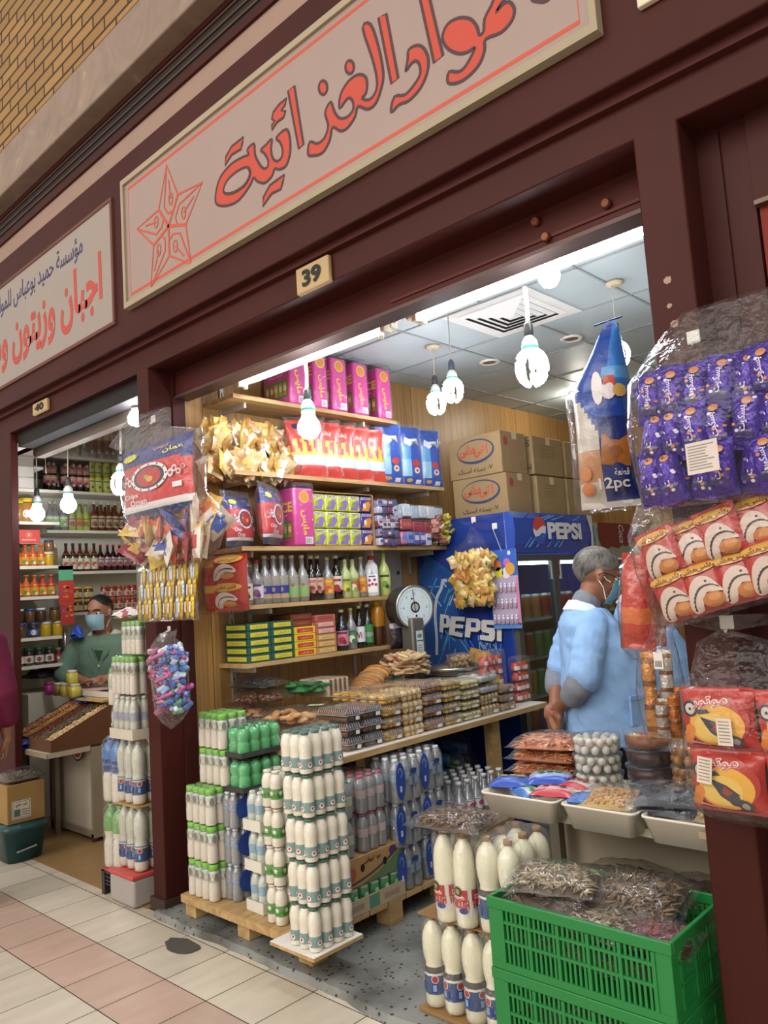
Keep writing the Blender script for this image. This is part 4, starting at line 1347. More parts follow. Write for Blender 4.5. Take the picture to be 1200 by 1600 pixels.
bagged('candy_bag', 'round clear bag of yellow and brown sweets at the shelf end by the drinks fridge', 'candy bag', None, TR(-3.16, c.y-.09, 1.682), con,
  [(0, 0, .0, .06, .06), (0, 0, .03, .1, .1), (0, 0, .1, .115, .12), (0, 0, .16, .1, .11), (0, .02, .2, .05, .06), (0, .05, .215, .03, .06)], stuff=True, cname='wrapped_sweets')
 # -- fourth shelf: bottles
GB = 'bottles on the wall shelf'
def shelf_bottle(px, h, r, liq, cap, lab, label, mat='pet', prof=prof_glass, z=1.391, x=-3.235, extra=None, capr=None, group=GB, ref=910):
 y = at(px, ref, x=x).y
 K = thing('bottle', label, 'bottle', group, loc=(x, y, z), rz=-.75)
 bottle_parts(K, h, r, prof, liq, cap, lab, mat, capr, extra=extra)
 return K
KR = 'b59b77'
def purple(b, h, r):
 curved(b, r, -1.6, 1.6, .2*h, .36*h, '3c3688', n=8); curved_dot(b, r*1.01, -.1, .28*h, .012, 'a79a86')
def green(b, h, r):
 curved(b, r, -1.6, 1.6, .14*h, .3*h, '86b46a', n=8); curved_dot(b, r*1.01, .1, .36*h, .008, '6a7a4a')
def fruit(c1, c2):
 def f(b, h, r):
  curved_dot(b, r, 0, .25*h, .02, c1); curved_dot(b, r*1.01, .35, .2*h, .012, c2); curved(b, r, -.8, .8, .4*h, .45*h, c2)
 f.__name__ = 'fruit'+c1+c2
 return f
CL = 'dfe6e4'
shelf_bottle(385, .205, .03, CL, 'd9d6cf', [(.12, .52, 'e6e0c4')], 'small white-capped clear bottle with a cream label, nearest the pillar', extra=fruit('d9b43a', '3a3f4a'))
shelf_bottle(401, .225, .033, CL, 'b3302f', [(.14, .42, 'd9d3e6')], 'clear bottle with a red cap', extra=fruit('9a5a8a', '56406a'))
for i, px in enumerate((414, 428, 441)):
 shelf_bottle(px, .25, .033, CL, 'cfccc6', [(.1, .56, KR)], ['clear bottle with purple band on its kraft label, beside the red-capped bottle', 'middle one of three purple-banded clear bottles', 'purple-banded clear bottle next to the green-banded ones'][i], extra=purple)
for i, px in enumerate((418, 432, 446)):
 shelf_bottle(px, .25, .031, CL, 'b9b6b0', [(.1, .5, KR)], ordinal(i)+' clear bottle standing in the row behind the purple-banded ones', x=-3.33, group='clear bottles in the back row')
for i, px in enumerate((457, 473)):
 shelf_bottle(px, .25, .033, CL, 'cfccc6', [(.1, .56, KR)], ['clear bottle with a green band, nearer the purple-banded ones', 'clear bottle with a green band, beside the dark syrup bottles'][i], extra=green)
for i, px in enumerate((487, 497)):
 shelf_bottle(px, .245, .032, '1b1214', 'cbbfa6', [(.22, .5, 'c9a392')], ['dark syrup bottle, nearer the green-banded ones', 'dark syrup bottle, beside the orange-labelled bottle'][i], mat='gloss', extra=fruit('7a2a35', 'b06a5c'))
shelf_bottle(512, .235, .034, '4a2f18', 'c7b27a', [(.13, .5, 'd08f3a')], 'amber bottle with an orange fruit label and a slim neck', mat='pet', extra=fruit('c05a2a', 'e0b04a'))
shelf_bottle(526, .245, .034, '1d1013', 'cbbfa6', [(.2, .52, 'd6c7b4')], 'dark bottle with a white and red pomegranate label', mat='gloss', extra=fruit('a02a38', '8c2233'))
shelf_bottle(540, .24, .034, 'b9c489', '232823', [(.16, .46, 'a8b45c')], 'pale green juice bottle with lemon label and black cap', mat='milk', extra=fruit('d6c63a', '5a6a2a'))
shelf_bottle(552, .24, .034, 'b9c489', '232823', [(.16, .46, 'b45a48')], 'pale green juice bottle with a red label and black cap', mat='milk', extra=fruit('d8d3b4', '7aa04a'))
shelf_bottle(534, .24, .032, 'b9c489', '232823', None, 'pale green bottle in the second row behind the lemon-labelled one', mat='milk', x=-3.32)
shelf_bottle(565, .235, .03, '4a2f18', 'c7b27a', [(.13, .5, 'd08f3a')], 'amber bottle with an orange label, beside the white jug', mat='pet', extra=fruit('c05a2a', 'e0b04a'))
y = at(581, 905, x=-3.235).y
K = thing('jug', 'white handled jug with a red cap and cherry label', 'jug', loc=(-3.235, y, 1.391), rz=-.75)
b = MB(); loft(b, [(0, 0, 0, .034, .034), (0, 0, .01, .04, .04), (0, 0, .15, .04, .04), (-.004, 0, .185, .034, .034), (-.014, 0, .205, .018, .018), (-.014, 0, .218, .014, .014)], 14, 0, 0, 'd6dadb', 'milk', capt=True, sq=5.)
tube(b, [(-.02, 0, .2), (.02, 0, .195), (.036, 0, .165), (.036, 0, .13)], .008, 6, 'd6dadb', 'milk'); b.build('body', K)
b = MB(); lathe(b, [(.017, .215), (.017, .238), (.014, .24)], 12, col='b32c2c', mat='plas', T=TR(-.014)); b.build('cap', K)
b = MB(); G = frame((.041, 0, .075), (0, 1, 0), (0, 0, 1), (1, 0, 0)); rect(b, -.03, -.05, .03, .055, 'eef0f0', 'paper', G)
for x, z in ((-.016, .02), (.014, .022), (0, -.002), (-.018, -.008), (.02, -.006)): flat(b, ell(x, z, .009, .009, 10), 'b23a4a', 'paper', G, .0006)
rect(b, -.02, .038, .02, .046, '3a4a8a', 'paper', G, .0006); b.build('paper_label', K)
shelf_bottle(601, .275, .036, 'c3cf7a', '3f8a3a', [(.22, .52, 'c3cf7a')], 'tall lime juice bottle with a green cap at the far end of the bottle shelf', mat='milk', extra=fruit('6f9a2a', '2e4420'))
p0, p1 = at(545, 880, x=WX).y, at(622, 880, x=WX).y
K = thing('electrical_cabinet', 'flat grey metal electrical cabinet on the wall behind the bottles', 'cabinet', loc=(WX, p0, 1.40))
b = MB(); rbox(b, 0, -.36, 0, .03, p1-p0, .265, .004, 'b7b09c', 'dull'); b.build('door', K)
b = MB(); lathe(b, [(.012, 0), (.012, .006), (.006, .007)], 12, col='2f2f30', mat='plas', T=frame((.03, p1-p0-.04, .13), (0, 1, 0), (0, 0, 1), (1, 0, 0))); b.build('lock', K)
 # -- fifth shelf: flat boxes and bottles
def flat_box(y0, y1, z, h, col, lab, label, txt, group, x1=-3.195, w=.19, lcol='a33a22', dz=0.):
 K = thing('flat_box', label, 'box', group, loc=(x1-w, y0, z))
 D = y1-y0
 part(('fb', round(D, 3), h, col), lambda b: rbox(b, 0, 0, 0, w, D, h, .0015, col, 'paper', seg=1), 'box', K)
 def pr(b):
  G = frame((w+.0006, D/2, h/2), (0, 1, 0), (0, 0, 1), (1, 0, 0))
  rect(b, -D*.38, -h*.3, D*.38, h*.3, lab, 'paper', G)
  text(b, txt, D*.5, h*.28, lcol, G @ TR(.005, 0, .0004), 'paper')
  G = frame((w/2, -.0006, h/2), (1, 0, 0), (0, 0, 1), (0, -1, 0))
  rect(b, -w*.42, -h*.3, w*.42, h*.3, lab, 'paper', G)
  text(b, txt, w*.5, h*.22, lcol, G @ TR(0, 0, .0004), 'paper')
 part(('fbp', round(D, 3), h, col, lab, txt), pr, 'printed_panel', K)
FZ = 1.106
fa, fb_, fc, fd, fe = [at(px, 1000, x=-3.195).y for px in (387, 424, 460, 494, 526)]
row = ['lowest', 'second', 'middle', 'fourth', 'topmost']
for j in range(5):
 flat_box(fa, fb_-.003, FZ+j*.039, .037, '24584a', 'd8cf3e', row[j]+' flat green box in the stack nearest the pillar', '\u062f\u0631\u0627\u0628\u064a\u0644', 'green boxes in the near stack')
 flat_box(fb_, fc-.003, FZ+j*.039, .037, '24584a', 'd8cf3e', row[j]+' flat green box in the stack beside the yellow boxes', '\u062f\u0631\u0627\u0628\u064a\u0644', 'green boxes in the second stack')
for j in range(4):
 flat_box(fc+.003, fd-.002, FZ+j*.0385, .0365, 'e2c62c', 'c8402c', ['lowest', 'second', 'third', 'topmost'][j]+' flat yellow box with a red panel', '\u062f\u0631\u0627\u0628\u064a\u0644', 'yellow boxes', lcol='f0e0c0')
for j in range(6):
 pk = j >= 3
 flat_box(fd+.002, fe-.001, FZ+j*.0345, .0325, 'b9695c' if pk else 'c48a5a', ('e0b8b0' if j < 5 else 'a8483c') if pk else 'd9c07a',
    ['lowest tan box with black lettering', 'second tan box with black lettering', 'upper tan box with black lettering', 'lowest brick-pink flat box', 'middle brick-pink flat box', 'topmost brick-pink flat box'][j]+' in its stack',
    '\u062f\u0631\u0627\u0628\u064a\u0644 \u0628\u0627\u0644\u0641\u0633\u062a\u0642', 'tan and pink boxes', lcol='2c2620' if not pk else 'b05045')
for j in range(2):
 flat_box(fc+.004, fd, FZ+.155+j*.034, .032, '7c3a2a', '8a4634', ['lower', 'upper'][j]+' brown flat box lying behind the yellow ones', '\u062f\u0631\u0627\u0628\u064a\u0644', 'brown boxes behind the yellow ones', x1=-3.22, w=.17, lcol='c08a5a')
def vim(b, h, r):
 curved_text(b, 'Vi', r, -.1, .3*h, .03, .05*h*3, 'a02c3c', .03)
shelf_bottle(534, .225, .037, '14232c', 'c9bb92', [(.12, .48, 'c98a9c')], 'dark teal bottle with a red berry label on the lowest shelf', mat='gloss', z=1.106, ref=985, extra=fruit('a5283a', '7a1c2c'), group='bottles on the lowest shelf')
shelf_bottle(549, .23, .03, '9aa88a', 'c8ba4a', [(.15, .42, '4f8a5e')], 'slim bottle with gold foil round its long neck', mat='pet', z=1.106, ref=985, extra=fruit('dfe4d2', '3a6a44'), group='bottles on the lowest shelf')
shelf_bottle(562, .24, .031, '17141d', 'd0c08a', [(.14, .5, 'dcdce2')], 'black bottle with a white label reading Vi', mat='gloss', z=1.106, ref=985, extra=vim, group='bottles on the lowest shelf')
shelf_bottle(575, .245, .031, '26302a', 'd8d6d2', [(.1, .52, '3d8a4a'), (.24, .34, 'dfe3d6')], 'dark bottle with a green and white label', mat='gloss', z=1.106, ref=985, group='bottles on the lowest shelf')
y = at(591, 985, x=-3.235).y
K = thing('bottle', 'tall square amber oil bottle with a yellow cap', 'bottle', 'bottles on the lowest shelf', loc=(-3.235, y, 1.106))
b = MB(); lathe(b, [(.033, 0), (.038, .01), (.038, .09), (.036, .11), (.038, .13), (.038, .19), (.03, .22), (.02, .235)], 14, cols=['4a2a14']*3+['a8701f']*4, mat='milk', sq=5.); b.build('body', K)
b = MB(); lathe(b, [(.021, .233), (.021, .255), (.018, .257)], 12, col='d0b428', mat='plas'); b.build('cap', K)
               # ==== counter, scale, fridges, cartons
CZ, CX0, CX1, CY0, CY1 = .735, WX+.004, -2.48, 2.29, 3.90
K = thing('counter', 'long low timber counter with a white top, loaded with pastry boxes', 'counter', loc=(CX0, CY0, 0))
L, W = CY1-CY0, CX1-CX0
b = MB(); box(b, 0, 0, CZ-.028, W, L, CZ-.003, 'b58f5d', 'ply'); box(b, .3, .004, CZ-.003, W-.004, L-.004, CZ, 'e4e0d6', 'white'); box(b, 0, .004, CZ-.003, .3, L-.004, CZ, 'a5814f', 'ply'); b.build('top', K)
for x, y, z in ((W-.175, .31, .127), (W-.1, 1.2, .03), (.045, .1, .03), (.045, 1.4, .03)):
 b = MB(); box(b, x-.03, y-.03, z, x+.03, y+.03, CZ-.028, 'a98050', 'ply'); b.build('leg', K)
def clam(x0, y0, z, dx, dy, dz, fill, label, group, sticker=True, ribs=True, base='dfe4e6', seed=0):
 """clear clamshell of pastries; x0,y0 = corner nearest the hall"""
 K = thing('pastry_box', label, 'pastry box', group, loc=(x0, y0, z))
 key = (round(dx, 3), round(dy, 3), round(dz, 3))
 def food(b):
  fill(b, dx, dy, dz*.86, random.Random(seed % 4))
 o = part(('food', fill.__name__, seed % 4)+key, food, 'pastries', K); o['kind'] = 'stuff'
 def sh(b):
  bx = [(0, .0, .0), (0, .005, dz*.5)]
  vs = []; fs = []
  lev = [(.008, .001), (.002, dz*.46), (-.004, dz*.5), (-.004, dz*.54), (.002, dz*.56), (.010, dz*.97), (.016, dz)]
  for i, z_ in lev:
   vs += [(i, i, z_), (dx-i, i, z_), (dx-i, dy-i, z_), (i, dy-i, z_)]
  for j in range(len(lev)-1):
   for k in range(4): fs.append((4*j+k, 4*j+(k+1) % 4, 4*j+4+(k+1) % 4, 4*j+4+k))
  q = 4*(len(lev)-1); fs.append((q, q+1, q+2, q+3))
  b.add(vs, fs, 'eef1f2', 'clear')
  for (a0, b0, a1, b1) in ((-.006, -.006, dx+.006, -.002), (-.006, dy+.002, dx+.006, dy+.006), (-.006, -.002, -.002, dy+.002), (dx+.002, -.002, dx+.006, dy+.002)): box(b, a0, b0, dz*.5, a1, b1, dz*.54, 'f2f5f6', 'pet')
  if ribs:
   n = int(dy/.014)
   for i in range(n):
    y = .012+(dy-.024)*i/max(1, n-1)
    tube(b, [(dx-.002, y, dz*.58), (dx-.011, y, dz*.96)], .0016, 4, 'e9eef0', 'pet', cap=False)
   n = int(dx/.014)
   for i in range(n):
    x = .012+(dx-.024)*i/max(1, n-1)
    tube(b, [(x, .002, dz*.58), (x, .011, dz*.96)], .0016, 4, 'e9eef0', 'pet', cap=False)
 part(('clam', ribs)+key, sh, 'clamshell', K)
 if sticker:
  def st(b):
   rect(b, dy*.56, dz*.12, dy*.8, dz*.42, 'ece9e2', 'paper', frame((dx+.001, 0, 0), (0, 1, 0), (0, 0, 1), (1, 0, 0)))
  part(('stk',)+key, st, 'price_sticker', K)
 return K
def f_brown(b, dx, dy, dz, rr):
 for l in range(2):
  for j in range(3):
   y = dy*(j+.5)/3
   rbox(b, .012, y-dy*.14, .003+dz*.45*l, dx-.012, y+dy*.14, dz*(.42+.48*l), .008, rr.choice(['6a3f24', '7a4a2a', '5c3620']), 'gfood')
def f_rolls(b, dx, dy, dz, rr):
 for l in range(2):
  for i in range(3):
   for j in range(4):
    x, y = dx*(i+.5)/3, dy*(j+.5)/4
    ball(b, (x+rr.uniform(-.004, .004), y, dz*(.26+.46*l)), (dx*.16, dy*.12, dz*.26), rr.choice(['dca63f', 'd19a35', 'e3b552', 'c98f33']), 'gfood', 8, 6)
def f_balls(b, dx, dy, dz, rr):
 for l in range(2):
  for i in range(5):
   for j in range(4):
    ball(b, (dx*(i+.5)/5, dy*(j+.5)/4, dz*(.26+.44*l)), min(dx*.105, dy*.13), rr.choice(['d6b070', 'c99f5e', 'dfbd80']), 'food', 8, 6)
def f_mix(b, dx, dy, dz, rr):
 for l in range(2):
  for i in range(4):
   for j in range(4):
    ball(b, (dx*(i+.5)/4, dy*(j+.5)/4, dz*(.25+.45*l)), (dx*.12, dy*.12, dz*.24), rr.choice(['b5763a', 'a5672f', 'c4884a', '8a5428']), 'gfood', 8, 6)
def f_amber(b, dx, dy, dz, rr):
 for l in range(2):
  for i in range(3):
   for j in range(4):
    T = TR(dx*(i+.5)/3, dy*(j+.5)/4, dz*(.25+.45*l), rr.uniform(-.2, .2))
    rbox(b, -dx*.15, -dy*.11, -dz*.2, dx*.15, dy*.11, dz*.2, .006, rr.choice(['c89a3c', 'b88a2e', 'd8b45c']), 'gfood', T)
def f_pale(b, dx, dy, dz, rr):
 for l in range(2):
  for i in range(3):
   for j in range(4):
    T = TR(dx*(i+.5)/3, dy*(j+.5)/4, dz*(.25+.45*l), rr.uniform(-.2, .2))
    rbox(b, -dx*.15, -dy*.11, -dz*.2, dx*.15, dy*.11, dz*.2, .006, rr.choice(['dcc88a', 'd2ba74', 'e5d7a4']), 'food', T)
def f_nuts(b, dx, dy, dz, rr):
 for l in range(3):
  for i in range(6):
   for j in range(5):
    ball(b, (dx*(i+.5)/6, dy*(j+.5)/5, dz*(.2+.3*l)), min(dx*.085, dy*.1), rr.choice(['b79a6a', 'a88a58', 'c7ac7e']), 'food', 6, 5)
def f_wafer(b, dx, dy, dz, rr):
 for i in range(9):
  rbox(b, dx*.04, dy*(i+.1)/9, .003, dx*.96, dy*(i+.9)/9, dz*.95, .003, rr.choice(['b78f62', 'c4a078', 'a87f55']), 'food', seg=1)
def f_white(b, dx, dy, dz, rr):
 rbox(b, .006, .006, .003, dx-.006, dy-.006, dz*.8, .005, 'dfe0dc', 'plas')
 for i in range(4):
  ball(b, (dx*(i+.5)/4, dy*.5, dz*.75), (.018, .02, .01), rr.choice(['b8484a', '7fa060', 'e8e4dc']), 'food', 6, 4)
cols = [(541, 567, 3, f_brown, 'brown glazed pastries', 'nearest column on the counter corner', .20, .057), (570, 601, 3, f_brown, 'brown pastries', 'second column from the counter corner', .2, .057),
  (602, 632, 4, f_rolls, 'golden rolls', 'column beside the brown pastries', .17, .05), (633, 665, 4, f_balls, 'round yellow biscuits', 'column between golden rolls and nut pastries', .17, .05),
  (666, 697, 4, f_mix, 'brown nut pastries', 'middle column of the row', .17, .054), (698, 726, 4, f_amber, 'amber syrup cakes', 'column right after the nut pastries', .17, .052),
  (727, 755, 4, f_pale, 'pale yellow cakes', 'column of yellow cakes', .17, .048), (756, 785, 2, f_nuts, 'beige nut balls', 'column carrying the white tubs', .17, .052), (787, 810, 3, f_wafer, 'beige wafers', 'last column before the clear red packs', .15, .042)]
tier = {2: ['bottom', 'top'], 3: ['bottom', 'middle', 'top'], 4: ['bottom', 'second', 'third', 'top']}
for ci, (p0, p1, n, fill, what, where, dx, dz) in enumerate(cols):
 y0, y1 = at(p0, 1140, x=-2.52).y, at(p1, 1140, x=-2.52).y
 for k in range(n):
  f2 = fill
  if ci == 4 and k == 3: f2 = f_mix
  clam(-2.515-dx-.004*(k % 2), y0+.004, CZ+.002+k*(dz+.004), dx, y1-y0-.008, dz, f2, tier[n][k]+' clear box of '+what+', '+where, what+' boxes', k < 3, ci < 6, seed=ci*3+k)
 if ci == 7:
  for k in range(2):
   clam(-2.685, y0+.004, CZ+.002+(k+2)*.056, .17, y1-y0-.008, .046, f_white, ['lower', 'upper'][k]+' white tub with a lid on top of the nut ball boxes', 'white tubs', False, False, seed=k)
for i, (y0, fill, n, lab) in enumerate(((2.62, f_rolls, 4, 'golden rolls'), (2.80, f_mix, 4, 'nut pastries'), (2.98, f_amber, 4, 'syrup cakes'), (3.16, f_pale, 3, 'pale cakes'))):
 for k in range(n):
  clam(-2.89, y0, CZ+.002+k*.054, .18, .165, .05, fill, tier[n][k]+' clear box of '+lab+' in the row behind', 'back row boxes of '+lab, False, False, seed=i+k)
y = at(718, 1050, x=-2.62).y
K = thing('tub', 'round clear tub of small biscuits on top of the cake boxes', 'tub', loc=(-2.78, at(722, 1050, x=-2.78).y, CZ+.222))
b = MB(); rr = random.Random(2)
for k in range(60):
 a = rr.uniform(0, 6.28); q = sqrt(rr.random())*.062
 ball(b, (cos(a)*q, sin(a)*q, .012+.05*(k/60)), .013, rr.choice(['b0935e', 'a2824c', 'c2a672']), 'food', 6, 5)
o = b.build('biscuits', K); o['kind'] = 'stuff'
b = MB(); lathe(b, [(.07, 0), (.077, .002), (.08, .07), (.083, .074), (.083, .082), (.06, .085)], 20, col='eef1f2', mat='clear'); b.build('tub_body', K)
for i, (px0, px1) in enumerate(((752, 800), (805, 838))):
 y0, y1 = at(px0, 1070, x=-2.62).y, at(px1, 1090, x=-2.56).y
 D = y1-y0
 K = thing('pot_pack', ['clear pack of small red pots with a round yellow sticker', 'taller clear pack of small red pots at the counter end'][i], 'multipack', 'clear packs of red pots', loc=(-2.62, y0, CZ+.001+(.06 if i == 0 else 0)))
 rr = random.Random(i)
 for r_ in range(4):
  for c_ in range(3):
   def pot(b):
    lathe(b, [(.022, 0), (.028, .005), (.028, .03), (.02, .048)], 10, cols=['b5483c', 'c9695a', 'b03c34'], mat='print')
    curved(b, .0286, -.7, .7, .006, .028, 'e6d6c4')
   part('pot', pot, 'pot', K, TR(.0, D*(c_+.5)/3, .01+r_*.056, rr.uniform(-.6, .6)))
 b = MB(); rbox(b, -.045, 0, 0, .045, D, .26, .018, 'f0e6e6', 'wrap', seg=3); b.build('clear_wrap', K)
 if i == 0:
  b = MB(); flat(b, ell(0, 0, .02, .02, 16), 'd8c23a', 'paper', frame((.047, D*.42, .1), (0, 1, 0), (0, 0, 1), (1, 0, 0))); b.build('round_sticker', K)
def flatbag(label, x, y, z, w, d, h, rz, cols, n, shape, seed, cat='food bag', group='food bags on the counter', film='film', tilt=0., cname='bagged_food', base=None, tagc=None, roll=0.):
 K = thing('food_bag', label, cat, group, T=TR(x, y, z, rz, tilt, roll))
 rr = random.Random(seed)
 b = MB()
 if base: pillow_flat(b, w*.9, d*.9, h*.8, lambda u, v: base, 'food', 10, 10, seed, .05)
 for k in range(n):
  u, v = rr.uniform(.06, .94), rr.uniform(.08, .92)
  f = max(0, 1-abs(2*u-1)**2.6)**.6*max(0, 1-abs(2*v-1)**2.6)**.6
  zz = h*(.12+rr.uniform(.1, .62)*f+.08)
  if base: zz = h*(.2+.6*f)
  shape(b, TR((u-.5)*w*.9, (v-.5)*d*.9, zz, rr.uniform(0, 6.28), rr.uniform(-.4, .4), rr.uniform(-.4, .4)), rr.choice(cols), rr)
 o = b.build(cname, K); o['kind'] = 'stuff'
 b = MB(); flatbag_film(b, w, d, h, None, seed, film); b.build('clear_bag', K)
 if tagc:
  b = MB(); rect(b, -.04, -.025, .04, .025, tagc, 'paper', TR(0, -d*.12, h*1.06+.006, .3)); b.build('paper_label', K)
 return K
def s_cookie(b, T, c, rr): ball(b, (0, 0, 0), (.034, .026, .012), c, 'food', 8, 5, T)
def s_bun(b, T, c, rr): ball(b, (0, 0, 0), (.045, .034, .024), c, 'food', 9, 6, T)
def s_date(b, T, c, rr): ball(b, (0, 0, 0), (.017, .010, .009), c, 'gfood', 6, 5, T)
def s_slice(b, T, c, rr): rbox(b, -.05, -.03, -.008, .05, .03, .008, .006, c, 'food', T)
BR = ['a06c3d', 'b07d48', '8f5f35', 'ba8c58']
zc = CZ+.001
def cpt(px, py, z): return at(px, py, z=z)
BR = ['b07a45', 'c08c54', '9c6a3a', 'c99c66']
for a in (('clear bag of brown rolls lying at the counter edge above the green bottles', -3.23, 2.37, 0, .27, .2, .08, .2, BR, 30, s_bun, 1),
   ('clear bag of dark brown buns hanging over the near counter edge', -2.98, 2.375, 0, .24, .19, .075, -.2, ['8a5230', '9c6238', '7a4628'], 26, s_bun, 2),
   ('clear bag of round brown biscuits beside the nearest pastry column', -2.80, 2.42, .0, .2, .18, .075, .3, BR, 30, s_cookie, 3),
   ('clear bag of date cookies in the second layer by the wall', -3.24, 2.40, .088, .26, .2, .075, -.2, ['8a5a33', '9c6b3d'], 34, s_cookie, 5),
   ('clear bag of flat brown biscuits in the second layer, on the aisle side', -2.95, 2.42, .085, .26, .2, .07, .3, BR, 34, s_cookie, 4),
   ('clear bag of brown dates on top of the biscuit bags', -3.2, 2.43, .170, .26, .18, .06, .3, ['6a4226', '7a4e2e', '5b3620'], 90, s_date, 6)):
 flatbag(a[0], a[1], a[2], zc+a[3], *a[4:])
flatbag('shiny black bag lying on top of the near pile', -3.24, 2.45, zc+.24, .27, .18, .045, .1, ['1d1c1e', '2a282a'], 60, s_date, 7, base='1c1b1d')
flatbag('green plastic packet between the black bag and the striped biscuits', -3.12, 2.68, zc+.19, .22, .16, .05, .5, ['2f7a3f', '3c8a4a', '1f5a2e'], 12, s_slice, 8, base='2c7a40')
flatbag('clear bag of biscuits with a green label, nearer of the labelled pair', -3.0, 2.64, zc, .22, .18, .13, .2, BR, 50, s_cookie, 9, tagc='c9dcae')
flatbag('clear bag of biscuits with a green label, farther of the labelled pair', -3.04, 2.87, zc, .22, .18, .13, .1, BR, 50, s_cookie, 10, tagc='c9dcae')
K = thing('wafer_pack', 'pack of brown and cream striped wafers near the wall', 'wafer pack', T=TR(-3.12, 2.79, zc+.165, .1, .0))
b = MB()
for i in range(9): rbox(b, -.10, -.08+i*.018, 0, .10, -.08+(i+1)*.018, .085, .003, '7a4a33' if i % 2 else 'dcc9a8', 'food', seg=1)
b.build('wafers', K)
b = MB(); rbox(b, -.105, -.085, -.001, .105, .087, .09, .012, 'f2f2f2', 'wrap'); b.build('clear_wrap', K)
K = thing('tray_pack', 'white foam tray of pale biscuits under the bread bag', 'tray', loc=(-3.02, 3.06, zc+.06))
b = MB(); loft(b, [(0, 0, 0, .09, .06), (0, 0, .03, .11, .08), (0, 0, .032, .106, .076), (0, 0, .006, .086, .056)], 16, 0, 0, 'e4e6e2', 'plas', sq=5.); b.build('tray', K)
b = MB()
for i in range(6): rbox(b, -.08+i*.027, -.05, .008, -.058+i*.027, .05, .045, .005, 'd8c7a0', 'food')
b.build('biscuits', K)
b = MB(); box(b, -.09, -.06, -.06, .09, .06, 0, 'cfc7b0', 'card'); b.build('carton_base', K)
K = thing('bread_bag', 'clear bag of golden toasted bread slices on the wall side of the counter', 'bread bag', T=TR(-3.05, 3.05, zc+.15, .15, .12))
b = MB(); rr = random.Random(4)
for i in range(11):
 ball(b, (rr.uniform(-.01, .01), -.14+i*.026, .045), (.09, .016, .045), rr.choice(['b98548', 'c9975a', 'a9743a']), 'food', 12, 7, TR(0, 0, 0, 0, .35))
b.build('bread_slices', K)
b = MB(); loft(b, [(0, 0, -.2, .05, .02), (0, 0, -.17, .02, .015), (0, 0, -.14, .09, .05), (0, 0, 0, .1, .055), (0, 0, .13, .095, .052), (0, 0, .17, .06, .03), (0, 0, .19, .05, .01)], 20, .05, 3, 'f4f4f4', 'film', frame((0, 0, .05), (1, 0, 0), (0, 0, 1), (0, 1, 0))); b.build('clear_bag', K)
for i in range(3):
 flatbag(['bottom', 'middle', 'top'][i]+' flat pack of red-topped sandwich biscuits', -2.94, at(635, 1045, x=-2.94).y, CZ+.225+.036*i, .2, .19, .034, .15, ['c9a77a', 'd6bb90'], 20, s_slice, 30+i, base='b23a3a' if i == 2 else 'c99a72', cat='biscuit pack', group='red-topped biscuit packs')
sp = at(648, 949, x=-3.03)
K = thing('weighing_scale', 'old dial weighing scale with a steel pan on the counter', 'scale', loc=(-3.06, sp.y, CZ+.001))
hz = sp.z-CZ
b = MB(); rbox(b, -.1, -.09, 0, .1, .09, .05, .01, '6b6a66', 'dull'); rbox(b, -.04, -.055, .05, .05, .055, hz-.06, .012, '77746c', 'dull'); b.build('column', K)
def dialT(x): return frame((x, 0, hz), (.28, .96, 0), (0, 0, 1), (.96, -.28, 0))
b = MB(); lathe(b, [(.10, -.16), (.122, -.13), (.128, -.02), (.128, 0), (.118, .004)], 32, col='4e4d4b', mat='dull', T=dialT(.03)); lathe(b, [(.128, -.004), (.131, 0), (.128, .01), (.119, .009)], 32, col='b9b9b6', mat='metal', T=dialT(.03), cap=False); b.build('drum', K)
b = MB(); D = dialT(.03)
flat(b, ell(0, 0, .119, .119, 40), 'cfdde2', 'gloss', D, .005)
for i in range(60):
 a = 2*pi*i/60; r0 = .098 if i % 5 else .092
 ribbon(b, [(cos(a)*r0, sin(a)*r0), (cos(a)*.106, sin(a)*.106)], .0016, '2b3a44', 'paper', D, .0056)
for i, s in enumerate(('0', '1', '2', '3', '4', '5', '6', '7')):
 a = pi/2-2*pi*i/8
 text(b, s, None, .016, '2b3a44', D @ TR(cos(a)*.078, sin(a)*.078, .0052), 'paper')
flat(b, ell(0, 0, .032, .032, 24), '3a4348', 'dull', D, .006); flat(b, ell(0, 0, .022, .022, 20), 'c9c4bf', 'dull', D, .0066)
flat(b, ell(-.02, .05, .006, .006, 10), '20282c', 'dull', D, .0062); flat(b, ell(.005, -.05, .007, .007, 10), '20282c', 'dull', D, .0062)
b.build('dial', K)
b = MB(); ribbon(b, [(0, -.03), (-.012, .1)], .004, '1f1f22', 'dull', D, .008); b.build('needle', K)
b = MB(); G = frame((.052, 0, hz-.225), (0, 1, 0), (0, 0, 1), (1, 0, 0)); rect(b, -.03, -.09, .03, .09, 'cfdad6', 'paper', G)
flat(b, ell(0, .06, .02, .012, 14), '5a8a86', 'paper', G, .0004); rect(b, -.028, .03, .028, .036, '26393c', 'paper', G, .0004)
for i in range(7): rect(b, -.024, -.075+i*.013, .02, -.07+i*.013, '7aa0a0', 'paper', G, .0004)
b.build('rating_sticker', K)
b = MB(); loft(b, [(0, 0, .0, .03, .03), (0, 0, .03, .03, .03)], 12, 0, 0, '8a8984', 'dull', TR(.24, .06, .16))
lathe(b, [(.03, .0), (.10, .006), (.15, .03), (.17, .05), (.174, .05), (.152, .026), (.10, .002), (.0, .0)], 30, col='b9b9b4', mat='metal', T=TR(.24, .06, .19)); box(b, .0, .03, .17, .24, .09, .185, '77746c', 'dull'); b.build('pan', K)
y0, y1 = at(590, 1010, x=-3.15).y, at(634, 1010, x=-3.06).y
